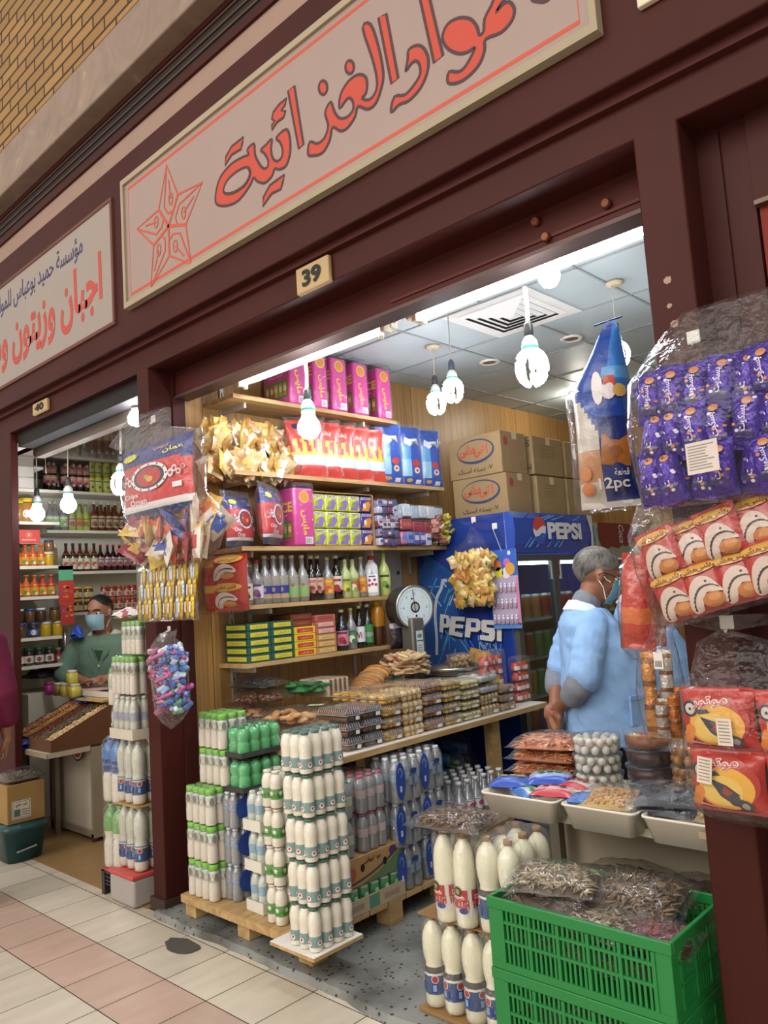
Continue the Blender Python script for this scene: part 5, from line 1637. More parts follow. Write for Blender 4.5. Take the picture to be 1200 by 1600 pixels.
for i in range(6):
 K = thing('flat_box', ['lowest', 'second', 'third', 'fourth', 'fifth', 'topmost'][i]+' pale green box in the stack left of the scale', 'box', 'pale green boxes beside the scale', loc=(-3.28, y0+.01, CZ+.035+i*.030))
 D = y1-y0-.01
 part(('gb', 0), lambda b: rbox(b, 0, 0, 0, .18, D, .0285, .0015, 'b9c9ae', 'paper', seg=1), 'box', K)
 def gp(b):
  G = frame((.1806, D/2, .0143), (0, 1, 0), (0, 0, 1), (1, 0, 0)); rect(b, -D*.2, -.011, D*.3, .011, '4f9a63', 'paper', G); rect(b, D*.33, -.009, D*.45, .009, '3a3f3a', 'paper', G)
  G = frame((.09, -.0006, .0143), (1, 0, 0), (0, 0, 1), (0, -1, 0)); rect(b, -.08, -.009, .08, .009, '3a6a52', 'paper', G)
 part(('gbp', 0), gp, 'printed_panel', K)
K = thing('block', 'timber block under the pale green boxes', 'block', loc=(-3.28, y0+.01, CZ+.001))
b = MB(); box(b, 0, 0, 0, .18, y1-y0-.01, .0335, '8a6a3f', 'ply'); b.build('board', K)
K = thing('candy_bag', 'small dark bag of sweets hanging left of the scale dial', 'candy bag', T=TR(-3.13, at(622, 960, x=-3.13).y, 1.08, pi/2-.3))
b = MB(); pillow(b, .13, .15, .05, lambda u, v: '2e2128' if v < .8 else '8a8a92', 'printc', 10, 10, 3, .2); b.build('bag', K)
b = MB(); tube(b, [(0, 0, .148), (-.01, -.04, .25), (0, -.10, .27)], .0015, 4, 'd8d8d8', 'plas'); b.build('loop', K)
 # -- drinks fridges
def fridge(name, label, y0, y1, x1, zt, side, head, mark):
 K = thing(name, label, 'fridge', 'drinks fridges along the left wall', loc=(WX+.01, y0, .03))
 W, L, H = x1-WX-.01, y1-y0, zt-.03
 b = MB()
 rbox(b, 0, 0, 0, W-.05, .03, H, .004, side, 'gloss'); rbox(b, 0, L-.03, 0, W-.05, L, H, .004, side, 'gloss')
 box(b, 0, .03, 0, .03, L-.03, H, 'c9ccd0', 'plas'); box(b, 0, .03, 0, W-.05, L-.03, .14, '25272a', 'matte'); box(b, 0, .03, H-.25, W-.05, L-.03, H, side, 'plas')
 b.build('cabinet', K)
 b = MB()
 pts = [(W-.05, H-.255), (W-.005, H-.25), (W+.012, H-.2), (W+.018, H-.12), (W+.012, H-.04), (W-.02, H), (W-.05, H)]
 n = len(pts); vs = [(x, 0, z) for x, z in pts]+[(x, L, z) for x, z in pts]
 b.add(vs, [(i, i+1, n+i+1, n+i) for i in range(n-1)]+[tuple(range(n)), tuple(reversed(range(n, 2*n)))], head, 'gloss')
 b.build('header', K)
 for i in range(5):
  b = MB(); box(b, .04, .035, .2+i*.235, W-.09, L-.035, .212+i*.235, 'a9b2b5', 'plas'); b.build('inner_shelf', K)
 b = MB(); F = .045
 for (a0, c0, a1, c1) in ((.005, .12, L-.005, .12+F), (.005, H-.30, L-.005, H-.262), (.005, .12+F, .005+F, H-.30), (L-.005-F, .12+F, L-.005, H-.30)):
  box(b, W-.05, a0, c0, W-.012, a1, c1, '4a4f52', 'plas')
 if L > .8: box(b, W-.05, L*.5-.03, .12+F, W-.012, L*.5+.03, H-.30, '4a4f52', 'plas')
 b.build('door_frame', K)
 b = MB(); tube(b, [(W-.09, .08, H-.31), (W-.09, L-.08, H-.31)], .011, 6, 'eaf4f0', 'glow'); b.build('inner_light', K)
 b = MB(); box(b, W-.03, .04, .15, W-.027, L-.04, H-.28, 'd5e4e2', 'glass'); b.build('door_glass', K)
 return K, W, L, H
FY0, FY1, FX, FZT = 3.93, 4.88, -2.64, 1.845
K, W, L, H = fridge('drinks_fridge', 'blue drinks fridge with a big white logo on its side panel', FY0, FY1, FX, FZT, '1d3a8c', '2450b0', None)
SYP = FY0-.0012
P0 = Vector((WX+.01, FY0, .03))
def sp_(pts): return [(at(x, y, y=SYP).x-P0.x, at(x, y, y=SYP).z-P0.z) for x, y in pts]
G = frame((0, -.0012, 0), (1, 0, 0), (0, 0, 1), (0, -1, 0))
b = MB()
rnd = random.Random(5)
def zf(pts): return [(560+x/6, 880+y/6) for x, y in pts]
flat(b, [(.0, .02), (.30, .02), (.34, .75), (.36, 1.05), (.30, 1.25), (.33, 1.45), (.1, 1.6), (0, 1.5)], '27589c', 'print', G, .0003)
for k in range(26):
 a = rnd.uniform(-1.2, 1.6); x = rnd.uniform(.03, .3); z = rnd.uniform(.75, 1.5); l = rnd.uniform(.06, .2)
 ribbon(b, [(x, z), (x+cos(a)*l, z+sin(a)*l)], rnd.uniform(.004, .012), rnd.choice(['5e9fd0', '4a86c4', '9cc4de', '1f4f9c']), 'print', G, .0006)
ribbon(b, spline(sp_(zf([(735, 860), (735, 700), (720, 480), (735, 330), (780, 230), (790, 170), (830, 160)])), 4, False), .022, 'c5d3dd', 'print', G, .0009)
for k in range(16):
 a = pi*.55+rnd.uniform(-.5, .7); x, z = .42+rnd.uniform(-.02, .2), .93+rnd.uniform(0, .04)
 ribbon(b, [(x, z), (x+cos(a)*.2, z+sin(a)*.14)], .006, rnd.choice(['4f86c4', '7fa8d2']), 'print', G, .0006)
c = sp_([(728, 1062)])[0]
flat(b, ell(c[0], c[1]-.02, .22, .19, 28), 'b9643a', 'print', G, .001); flat(b, ell(c[0]+.02, c[1]-.03, .18, .15, 28), 'c9743f', 'print', G, .0013)
for k in range(60): flat(b, ell(c[0]+rnd.uniform(-.15, .15), c[1]+rnd.uniform(-.1, .12), .008, .008, 6), rnd.choice(['d98a52', 'a9552f', 'e0a060']), 'print', G, .0016)
flat(b, [(c[0]+.03, c[1]+.13), (c[0]+.06, c[1]+.2), (c[0]+.2, c[1]+.17), (c[0]+.24, c[1]+.1), (c[0]+.1, c[1]+.08)], 'd9a23c', 'print', G, .0019)
b.build('side_print', K)
b = MB()
def blk(pts, col, z): flat(b, sp_(zf(pts)), col, 'print', G, z)
Lt = {'P1': [(770, 475), (845, 490), (860, 520), (858, 590), (840, 605), (800, 603), (795, 655), (762, 640)],
  'E': [(868, 497), (1000, 503), (998, 545), (915, 540), (912, 572), (985, 578), (983, 612), (910, 607), (906, 640), (980, 655), (976, 697), (848, 668)],
  'P2': [(1015, 512), (1120, 520), (1148, 545), (1145, 622), (1115, 645), (1055, 640), (1048, 700), (998, 690)],
  'S': [(1165, 530), (1275, 535), (1270, 580), (1205, 575), (1205, 600), (1275, 610), (1285, 640), (1280, 710), (1255, 735), (1140, 715), (1142, 672), (1225, 682), (1228, 658), (1165, 645), (1152, 620), (1155, 545)],
  'I': [(1300, 540), (1345, 543), (1345, 735), (1300, 728)]}
for n_, pts in Lt.items():
 flat(b, [(x+.012, z-.014) for x, z in sp_(zf(pts))], '16244f', 'print', G, .0022); blk(pts, 'd8d8d2', .0026)
blk([(805, 512), (828, 518), (826, 570), (803, 565)], '1d3a8c', .003); blk([(1058, 552), (1105, 557), (1103, 605), (1056, 600)], '1d3a8c', .003)
b.build('side_lettering', K)
b = MB()
HG = frame((W+.0192, 0, H), (0, 1, 0), (0, 0, 1), (1, 0, 0))
def hdr(pts, col, z):   # bend onto the header curve
 out = []
 for y, zz in pts:
  d = abs(zz+.12)/.12
  out.append((W+.0185-.008*d**2+z, y, H+zz))
 n = len(out)
 cy = sum(p[1] for p in out)/n; cz = sum(p[2] for p in out)/n
 return b.add(out, [tuple(range(n))], col, 'print')
for k in range(22):
 a = rnd.uniform(.15, .55)*(-1 if k % 2 else 1); y = rnd.uniform(.02, .85); l = rnd.uniform(.06, .16)
 hdr([(y, -.22), (y+.02, -.22), (y+l*.6+.02, -.22+l*.5), (y+l*.6, -.22+l*.5)] if k < 12 else [(y, -.05), (y+l, -.02), (y+l, -.012), (y, -.042)], rnd.choice(['4f8ad2', '1d3f92', '6aa6de', '2f6cc4']), .0012)
gy, gz, gr = .27, -.10, .075
hdr(ell(gy, gz-.015, gr*1.0, gr*1.15, 30), '2f5fc0', .0016)
hdr(ell(gy, gz, gr, gr, 30, 0.05, pi-.05)+[(gy-gr*.5, gz-.02), (gy, gz-.0), (gy+gr*.5, gz+.015)], 'c94a4a', .0022)
hdr([(gy-gr, gz), (gy-gr*.5, gz-.02), (gy, gz-.0), (gy+gr*.5, gz+.015), (gy+gr, gz+.01), (gy+gr*.85, gz-.035), (gy+gr*.3, gz-.03), (gy-gr*.2, gz-.05), (gy-gr*.7, gz-.055), (gy-gr*.97, gz-.03)], 'e6e6ea', .0026)
vs, fs, asp = glyphs('PEPSI', .05)
for off, col, z in ((.006, '182a5c', .003), (0, 'e4e6ee', .0045)):
 b.add([(W+.0185-.008*(abs(y*.11-.115+.12)/.12)**2+z, .36+(x+.5)*.42+off, H-.115+y*.11-off) for x, y in vs], fs, col, 'print')
b.build('header_lettering', K)
b = MB(); pts = [(0, 0), (.07, 0), (.07, -.23), (.03, -.24), (.045, -.12)]
flat(b, [(y, z) for y, z in pts], 'd9d9d6', 'print', frame((W+.021, L-.085, H-.004), (0, 1, 0), (0, 0, 1), (1, 0, 0))); b.build('torn_edge', K)
b = MB(); G2 = frame((W-.02, .42, H-.42), (0, 1, 0), (0, 0, 1), (1, 0, 0)); rect(b, 0, 0, .13, .15, 'd7d3cf', 'paper', G2); rect(b, .02, .02, .06, .14, 'b23034', 'paper', G2, .0006); rect(b, .066, .02, .11, .14, '9c2a30', 'paper', G2, .0006); b.build('can_poster', K)
rr = random.Random(8)
K2, W2, L2, H2 = fridge('drinks_fridge', 'second drinks fridge with a torn dark red header, deeper in the shop', FY1+.04, FY1+.78, FX, 1.80, 'b9bcbc', '8fa39a', None)
b = MB(); HGx = W2+.0195
flat(b, [(.02, -.005), (.5, -.005), (.62, -.06), (.58, -.11), (.5, -.15), (.42, -.17), (.36, -.16), (.3, -.185), (.2, -.17), (.1, -.2), (.05, -.16), (.02, -.12)], '6f1f2a', 'print', frame((HGx, 0, H2), (0, 1, 0), (0, 0, 1), (1, 0, 0)))
text(b, 'Coca', .13, .075, 'd8cfcf', frame((HGx+.0008, .36, H2-.08), (0, 1, 0), (0, 0, 1), (1, 0, 0)) @ TR(0, 0, 0, -pi/2), 'print', .01, .3)
b.build('header_print', K2)
NM = ['lowest', 'second', 'middle', 'fourth', 'top']
for fi, (y0, n) in enumerate(((FY0+.07, 8), (FY1+.12, 6))):
 for s in range(5):
  for i in range(n):
   c = ['b02a30', '2f8a4a', 'b02a30', '3a5ab0', 'c9792f', '3a9a55'][(s*2+fi+(i//3)) % 6]
   if s == 4: c = 'b02a30' if i > 3 else 'c97a4a'
   K = thing('drink_can', ordinal(i)+' can from the near end, '+('green' if c in ('2f8a4a', '3a9a55') else 'blue' if c == '3a5ab0' else 'orange' if c in ('c9792f', 'c97a4a') else 'red')+', on the '+NM[s]+' shelf inside the '+['first', 'second'][fi]+' fridge', 'can', 'cans in the fridges', loc=(FX-.16, y0+.04+i*.105, .03+.213+s*.235))
   part(('can', c), lambda b: lathe(b, [(.026, 0), (.033, .01), (.033, .14), (.027, .155)], 12, cols=['b9bbbd', c, 'b9bbbd'], mat='print'), 'body', K)
   part(('lid', 0), lambda b: lathe(b, [(.027, .154), (.026, .157)], 12, col='c5c7c9', mat='metal'), 'lid', K)
 # -- cartons on the fridges
KR2 = '9c825a'
def ashi(b, dx, dy, dz):
 G = frame((dx*.5, -.0007, dz*.5), (1, 0, 0), (0, 0, 1), (0, -1, 0))
 E = ell(.01, .03, dx*.36, dz*.3, 30)
 flat(b, E, '3b4263', 'paper', G); flat(b, ell(.005, .034, dx*.335, dz*.25, 30), KR2, 'paper', G, .0004)
 text(b, '\u0627\u0634\u06cc', dx*.26, dz*.32, 'c2543f', G @ TR(dx*.13, .03, .0006), 'paper', .05)
 text(b, '\u0645\u0634\u06cc', dx*.32, dz*.32, 'c2543f', G @ TR(-dx*.13, .04, .0006), 'paper', .05)
 text(b, '\u06f7\u06f0 \u0628\u0633\u062a\u0647 \u0627\u0633\u0646\u06a9', dx*.66, dz*.15, '2b2620', G @ TR(0, -dz*.34, .0006), 'paper', .012)
 G = frame((dx+.0007, dy*.5, dz*.5), (0, 1, 0), (0, 0, 1), (1, 0, 0))
 flat(b, ell(-dy*.3, dz*.26, .022, .03, 16), 'a8484a', 'paper', G)
 for k in range(4): rect(b, -dy*.12, dz*(.3-.1*k), dy*(.3-.03*(k % 2)), dz*(.325-.1*k), 'b0766a', 'paper', G)
 for k in range(4): rect(b, -dy*.02, dz*(-.18-.07*k), dy*.2, dz*(-.165-.07*k), 'b0766a', 'paper', G)
 ribbon(b, [(dy*.25, -dz*.4), (dy*.4, -dz*.4), (dy*.4, -dz*.2), (dy*.25, -dz*.2)], .004, 'a8484a', 'paper', G, 0, True)
def plain(b, dx, dy, dz):
 G = frame((dx+.0007, dy*.5, dz*.5), (0, 1, 0), (0, 0, 1), (1, 0, 0))
 for k in range(4): rect(b, -dy*.25, dz*(.1-.05*k), dy*.25, dz*(.115-.05*k), '7d6a4c', 'paper', G)
 ribbon(b, [(-dy*.25, dz*.18), (dy*.25, dz*.18), (dy*.25, dz*.26), (-dy*.25, dz*.26)], .003, '6f5c40', 'paper', G, 0, True)
def fifty(b, dx, dy, dz):
 plain(b, dx, dy, dz)
 G = frame((dx*.5, -.0007, dz*.5), (1, 0, 0), (0, 0, 1), (0, -1, 0))
 text(b, '50 Pc', dx*.4, dz*.16, '3a3226', G @ TR(dx*.25, dz*.3, 0, pi), 'paper'); text(b, 'Medic', dx*.4, dz*.16, '3a3226', G @ TR(dx*.25, -dz*.3, 0, pi), 'paper')
cx = -2.725
carton('carton', 'lower big brown carton with a red and blue oval logo on the fridge', 'carton', 'big logo cartons', .42, .27, .255, KR2, TR(cx-.415, 4.03, FZT+.002, .0), ashi)
carton('carton', 'upper big brown carton with a red and blue oval logo, slightly turned', 'carton', 'big logo cartons', .42, .27, .265, KR2, TR(cx-.435, 4.04, FZT+.26, -.03), ashi)
carton('carton', 'brown carton with upside-down black lettering in the upper row', 'carton', 'plain cartons', .36, .36, .255, KR2, TR(cx-.34, 4.335, FZT+.262), fifty)
carton('carton', 'plain brown carton under the one with upside-down lettering', 'carton', 'plain cartons', .36, .34, .25, KR2, TR(cx-.33, 4.335, FZT+.002), plain)
carton('carton', 'plain brown carton at the far end of the upper row', 'carton', 'plain cartons', .36, .34, .25, KR2, TR(cx-.33, 4.72, FZT+.262), plain)
carton('carton', 'plain brown carton at the far end of the lower row', 'carton', 'plain cartons', .36, .36, .25, KR2, TR(cx-.32, 4.69, FZT+.002), plain)
 # -- hanging on the fridge side: yellow candy bag and toy card
hp = at(740, 812, y=FY0-.002)
def con(b):
 rr = random.Random(21)
 for k in range(190):
  x, z = rr.uniform(-.125, .125), rr.uniform(.02, .32)
  T = TR(x, rr.uniform(-.05, .05), z, rr.uniform(-.5, .5), rr.uniform(-.5, .5), rr.uniform(-1.5, 1.5))
  snack_pk(b, T, .062, .05, .022, rr.choice(['d9b24a', 'e3c468', 'cf9a3c', 'e6d49a']), rr.choice(['e6d49a', 'c98a4a', 'd8a878', 'e3c468']), k)
def tg(b):
 G = frame((-.02, -.092, .20), (1, 0, 0), (0, 0, 1), (0, -1, 0))
 text(b, '\u0646\u062e\u0648\u062f\n\u0642\u0637\u0648', .11, .08, 'b5502a', G, 'paper', .03)
bz = at(735, 948, y=FY0-.1).z
bx = at(737, 900, y=FY0-.1).x
bagged('candy_bag', 'clear bag of yellow wrapped candies hanging on the blue fridge side', 'candy bag', None, TR(bx, FY0-.085, bz), con,
  [(0, 0, 0, .13, .05), (0, 0, .02, .15, .075), (0, 0, .15, .155, .08), (0, 0, .30, .145, .07), (0, 0, .36, .12, .05), (.01, .03, .42, .06, .03), (hp.x-bx, .06, .475, .02, .014), (hp.x-bx, .065, .49, .03, .02)], amp=.05, stuff=True, cname='wrapped_candies', tagart=tg)
b = MB(); hooktag(b, 0, 0, 0, .034); tag(b.build('wall_hook', None, TR(hp.x, FY0-.001, hp.z)), 'white adhesive hook holding the yellow candy bag', 'hook')
hp2 = at(773, 822, y=FY0-.002)
b = MB(); hooktag(b, 0, 0, 0, .036); tag(b.build('wall_hook', None, TR(hp2.x, FY0-.001, hp2.z)), 'white adhesive hook holding the toy card', 'hook')
tp = at(790, 905, y=FY0-.02)
z0, z1 = at(795, 982, y=FY0-.02).z, at(790, 858, y=FY0-.02).z
cw, ch = .2, z1-z0
K = thing('toy_card', 'hanging blue and pink card of tiny toy bottles', 'toy card', T=TR(tp.x-.01, FY0-.02, z0))
b = MB(); rbox(b, -cw/2, -.003, 0, cw/2, 0, ch, .001, 'b8a8c4', 'paper', seg=1)
G = frame((0, -.0034, 0), (1, 0, 0), (0, 0, 1), (0, -1, 0))
rect(b, -cw/2, ch*.66, cw/2, ch, '3566c4', 'paper', G);
for x, z, r_, c in ((.03, .83, .024, 'c86aa8'), (.05, .75, .034, 'd8a03a'), (-.04, .8, .03, 'c9713a'), (-.03, .71, .03, 'd8d23a'), (.02, .7, .03, 'e6dce6'), (-.06, .9, .012, 'e6e6ee'), (.05, .95, .012, 'e6e6ee')):
 flat(b, ell(x, ch*z, r_, r_*1.1, 14), c, 'paper', G, .0004+.0002*r_*100)
rect(b, cw*.42, .02, cw*.49, ch*.64, 'd878a8', 'paper', G, .0004); rect(b, -cw/2, 0, cw/2, .03, '5a8ad0', 'paper', G, .0004)
b.build('card', K)
for r_ in range(3):
 for i in range(6):
  def bt(b):
   lathe(b, [(.006, 0), (.0085, .004), (.0085, .03), (.004, .042)], 8, cols=['c9d2dc', 'b89aa8', 'd9dfe6'], mat='plas'); lathe(b, [(.005, .042), (.005, .054)], 8, col='e9e9ec', mat='plas')
  part('toyb', bt, 'toy_bottle', K, TR(-cw*.4+i*cw*.155, -.013, ch*(.06+.2*r_)))
b = MB(); tube(b, [(hp2.x-tp.x+.01, -.002, hp2.z-z0-.02), (.0, -.004, ch-.01)], .003, 5, 'e9e9ea', 'plas'); b.build('hanging_strip', K)
               # ==== stacked drinks on the pallet (left)
PZ = .125
K = thing('pallet', 'timber pallet carrying the stacked bottle packs by the left pillar', 'pallet', loc=(-3.26, 2.0, .028))
PW, PD, PH = .86, .88, PZ-.028
b = MB()
for i in range(8): box(b, 0, i*PD/8, PH-.018, PW, (i+.92)*PD/8, PH, 'c09a62' if i % 2 else 'b58d58', 'ply')
box(b, 0, -.014, PH-.034, PW, -.0006, PH-.001, 'c9a468', 'ply'); b.build('deck', K)
for x in (0, PW/2-.04, PW-.08):
 for y in (0.01, PD*.5, PD-.09):
  b = MB(); box(b, x, y, 0, x+.08, y+.08, PH-.018, 'a8814e', 'ply'); b.build('foot', K)
c = at(500, 1499, z=.14)
BX1, BY0 = c.x-.02, c.y-.01
K = thing('board', 'white topped timber board under the corner stack of milky bottles', 'board', loc=(BX1-.25, BY0, .126))
b = MB(); box(b, 0, 0, 0, .25, .245, .012, 'a9824f', 'ply'); box(b, .001, .001, .012, .249, .244, .0145, 'e9e7e0', 'white'); b.build('panel', K)
BZ = .142
MILK = 'efe8d6'
def logo(b, h, r):
 curved_dot(b, r, -pi/2, .21*h, .010, 'e6dcd8'); curved_dot(b, r*1.004, -pi/2, .22*h, .005, 'b04a48'); curved_dot(b, r, 0, .21*h, .010, 'e6dcd8'); curved_dot(b, r*1.004, 0, .22*h, .005, 'b04a48')
def leaf(b, h, r):
 for a in (-pi/2, 0):
  for k in range(3): curved_dot(b, r, a-.35+.35*k, (.34+.06*(k % 2))*h, .009, ['3c7a2c', 'dfe6d2', '4c8f38'][k], 8, 'paper', 1.)
def brown_mark(b, h, r):
 for a in (-pi/2, 0): curved_dot(b, r, a, .62*h, .012, '8a7f62', 10); curved_dot(b, r*1.004, a, .7*h, .008, '6d7f8a', 10)
FIVE = ['bottom', 'second', 'third', 'fourth', 'top']
x0 = BX1-.012-.026-.052
for k in range(5):
 pack(FIVE[k]+' pack of milky bottles with teal labels in the corner stack on the white board', 'corner stack of milky bottles', 3, 4, .0515, .152, .0255, prof_small, MILK, '3f6f63', [(.12, .36, '7d9c9a')], TR(x0+R(-.004, .004), BY0+.02+.026+.078, BZ+k*.1555, R(-.02, .02)), capr=.0165, caph=.07, top=.915, extra=logo, wrapz=.12, seed=k)
FOUR = ['bottom', 'second', 'third', 'top']
ex = at(431, 1400, y=2.03).x
for k in range(4):
 pack(FOUR[k]+' pack of milky bottles with green leaf labels, left of the corner stack', 'milky bottles with green labels', 2, 4, .052, .145, .0258, prof_small, MILK, 'e4ded0', [(.24, .52, '5f9a4a')], TR(ex, 2.115, .127+k*.15, R(-.02, .02)), capr=.0165, top=.92, extra=leaf, wrapz=.12, seed=k)
lx = at(396, 1400, y=2.04).x
for k in range(3):
 pack(['bottom', 'middle', 'top'][k]+' pack of clear lemonade bottles in a white tray', 'lemonade packs in white trays', 2, 3, .052, .152, .025, prof_small, 'c9d0c4', 'd6d8d0', [(.42, .66, '8fb0c4')], TR(lx, 2.13, .131+k*.163, R(-.03, .03)), mat='milk', capr=.013, tray=('d9d5c8', .04), seed=k, wrapz=.12)
wx_ = at(357, 1400, y=2.06).x
for k in range(3):
 pack(['bottom', 'middle', 'top'][k]+' shrink pack of small water bottles under the green bottles', 'water packs under the green bottles', 3, 3, .045, .15, .0225, prof_small, 'b9c4d0', 'cfd6de', [(.5, .74, '8d9cb4')], TR(wx_-.01, 2.13, .127+k*.152), mat='pet', capr=.013, band=('2c4c9c', .03, .13), seed=k)
gx_ = at(385, 1212, y=2.1).x-.09
GRN = '52b56e'
for k in range(2):
 K = pack(['lower', 'upper'][k]+' pack of round green bottles '+['above the water packs', 'on a dark tray beside the counter'][k], 'packs of green bottles', 3, 4, .058, .128, .0285, prof_waist, GRN, '2f7d49', None, TR(gx_, 2.2, .59+k*.146), mat='milk', capr=.0125, caph=.06, tray=('3a3a38', .018), seed=k, wrapz=.1)
ax_ = at(318, 1390, y=2.02).x
for k in range(5):
 w = pack(FIVE[k]+' pack of milky bottles with bright green caps by the left pillar', 'green-capped milky bottles by the pillar', 4, 3, .0505, .158, .025, prof_small, (.52, 'e0d6c8', 'c9ccc2'), '7cc04c', [(.5, .72, 'b9bdb0')], TR(ax_+(.0 if k < 3 else .03), 2.075+(.0 if k < 3 else .06), .127+k*.159, R(-.03, .03)), mat='milk', capr=.0215, caph=.17, top=.80, extra=brown_mark, seed=k, wrapz=.12)
EX = -2.405
yc = 2.235
K = thing('can_tray', 'cardboard tray of green drink cans under the brown carton', 'can tray', loc=(EX-.16, 2.36, .127))
b = MB()
for s in (-1, 1):
 box(b, -.16, s*.185-.002, 0, .16, s*.185+.002, .06, 'b9a88a', 'card'); box(b, s*.16-.002, -.187, 0, s*.16+.002, .187, .06, 'b9a88a', 'card')
box(b, -.16, -.187, 0, .16, .187, .003, 'b9a88a', 'card'); G = frame((.1625, 0, .03), (0, 1, 0), (0, 0, 1), (1, 0, 0))
rect(b, -.03, -.025, .03, .025, '5f8f76', 'paper', G); rect(b, -.15, -.012, -.06, .01, 'a08a80', 'paper', G); rect(b, .06, -.012, .15, .01, 'a08a80', 'paper', G); b.build('tray', K)
for i in range(5):
 for j in range(6):
  part('gcan', lambda b: (lathe(b, [(.022, 0), (.0275, .008), (.0275, .085), (.023, .096)], 10, cols=['b9c0bb', '4f9a63', 'c3c9c4'], mat='print'), curved_dot(b, .0278, 0, .055, .012, 'c9d8c4')), 'can', K, TR(-.125+i*.062, -.152+j*.061, .004))
K = carton('carton', 'brown carton with a green corner and a red round mark, by the aisle', 'carton', None, .27, .385, .115, 'b08a58', TR(EX-.275, 2.17, .232), flaps=False, art=lambda b, dx, dy, dz: (
 flat(b, [(-dy*.2, -dz*.48), (dy*.49, -dz*.48), (dy*.49, dz*.3), (dy*.3, dz*.02), (dy*.1, -dz*.25)], '5f7f52', 'paper', frame((dx+.0007, dy*.5, dz*.5), (0, 1, 0), (0, 0, 1), (1, 0, 0))),
 ribbon(b, spline([(-dy*.49, -dz*.36), (-dy*.25, -dz*.34), (0, -dz*.2), (dy*.25, dz*.06), (dy*.47, dz*.36)], 5, False), .008, '3c3f52', 'paper', frame((dx+.0012, dy*.5, dz*.5), (0, 1, 0), (0, 0, 1), (1, 0, 0))),
 flat(b, ell(-dy*.3, -dz*.02, .024, .027, 18), 'b0553f', 'paper', frame((dx+.0012, dy*.5, dz*.5), (0, 1, 0), (0, 0, 1), (1, 0, 0))),
 flat(b, ell(-dy*.14, dz*.08, .012, .016, 14), '1f1a15', 'matte', frame((dx+.0012, dy*.5, dz*.5), (0, 1, 0), (0, 0, 1), (1, 0, 0))),
 flat(b, ell(dy*.2, dz*.02, .012, .016, 14), '1f1a15', 'matte', frame((dx+.0016, dy*.5, dz*.5), (0, 1, 0), (0, 0, 1), (1, 0, 0))),
 flat(b, ell(dy*.33, dz*.3, .022, .018, 16), '4a3a6a', 'paper', frame((dx+.0016, dy*.5, dz*.5), (0, 1, 0), (0, 0, 1), (1, 0, 0))),
 text(b, '\u062f\u0648\u063a \u0644\u06cc\u0648\u0627\u0646\u06cc', .10, .028, '2a241c', frame((dx+.0012, dy*.5, dz*.5), (0, 1, 0), (0, 0, 1), (1, 0, 0)) @ TR(.005, dz*.26, 0), 'paper', .02)))
for k in range(2):
 pack(['lower', 'upper'][k]+' shrink pack of clear lime drink bottles on the brown carton', 'lime drink packs', 4, 2, .054, .148, .0265, prof_small, 'cdd8c8', '4f9a5a', [(.35, .6, 'b4c49a')], TR(EX-.115, 2.235, .35+k*.152), mat='pet', capr=.013, seed=k)
for k in range(2):
 pack(['lower', 'upper'][k]+' shrink pack of clear bottles with red caps on the brown carton', 'red-capped clear packs', 4, 3, .054, .15, .0265, prof_small, 'd4d0d0', 'c05a66', [(.4, .62, 'c9b4b4')], TR(EX-.115, 2.40, .35+k*.154, .03), mat='pet', capr=.014, seed=k)
WB = ('2a4a9e', .015, .17)
def wpack(x, y, z, label, seed, nx=3, ny=3):
 K = pack(label, 'water packs with a blue printed end', nx, ny, .058, .185, .0285, prof_small, 'c3cfda', 'dfe4e8', [(.5, .66, '9fb4c8')], TR(x, y, z, 0), mat='pet', capr=.014, seed=seed)
 Wd, D = (nx-1)*.058/2+.0285, (ny-1)*.058/2+.0285
 b = MB()
 P = ell(-D*.72, .095, D*.34, .078, 20)
 for o in (.0, .002):
  b.add([(Wd+.003+o, yy, zz) for yy, zz in P], [tuple(range(20))], '2a4a9e', 'print')
 n = 20; b.add([(Wd+.003, yy, zz) for yy, zz in P]+[(Wd+.005, yy, zz) for yy, zz in P], [(i, (i+1) % n, n+(i+1) % n, n+i) for i in range(n)], '2a4a9e', 'print')
 G = frame((Wd+.0056, 0, 0), (0, 1, 0), (0, 0, 1), (1, 0, 0))
 ribbon(b, spline([(-D*.9, .13), (-D*.75, .15), (-D*.6, .13), (-D*.7, .11)], 4, False), .003, 'a9c0e0', 'print', G); rect(b, -D*.8, .05, -D*.66, .075, 'c9d4e6', 'print', G)
 flat(b, ell(D*.25, .09, D*.3, .03, 16), '5a6f86', 'print', G); flat(b, ell(D*.25, .125, D*.24, .012, 14), '2a3f7a', 'print', G, .0006)
 for s in (-1, 1): rect(b, D*.2+s*.02-.012, .07, D*.2+s*.02+.012, .105, '8a99a8', 'print', G, .0004)
 b.build('printed_band', K)
T3 = ['bottom', 'middle', 'top']
for k in range(3):
 wpack(EX-.09+.012*k, 2.60, .127+k*.187-(.0), T3[k]+' blue-ended water pack in the stack next to the brown carton', k)
for k in range(3):
 wpack(EX-.10, 2.80, .127+k*.187-(.0 if k < 3 else 0), T3[k]+' blue-ended water pack in the farther stack', k+3)
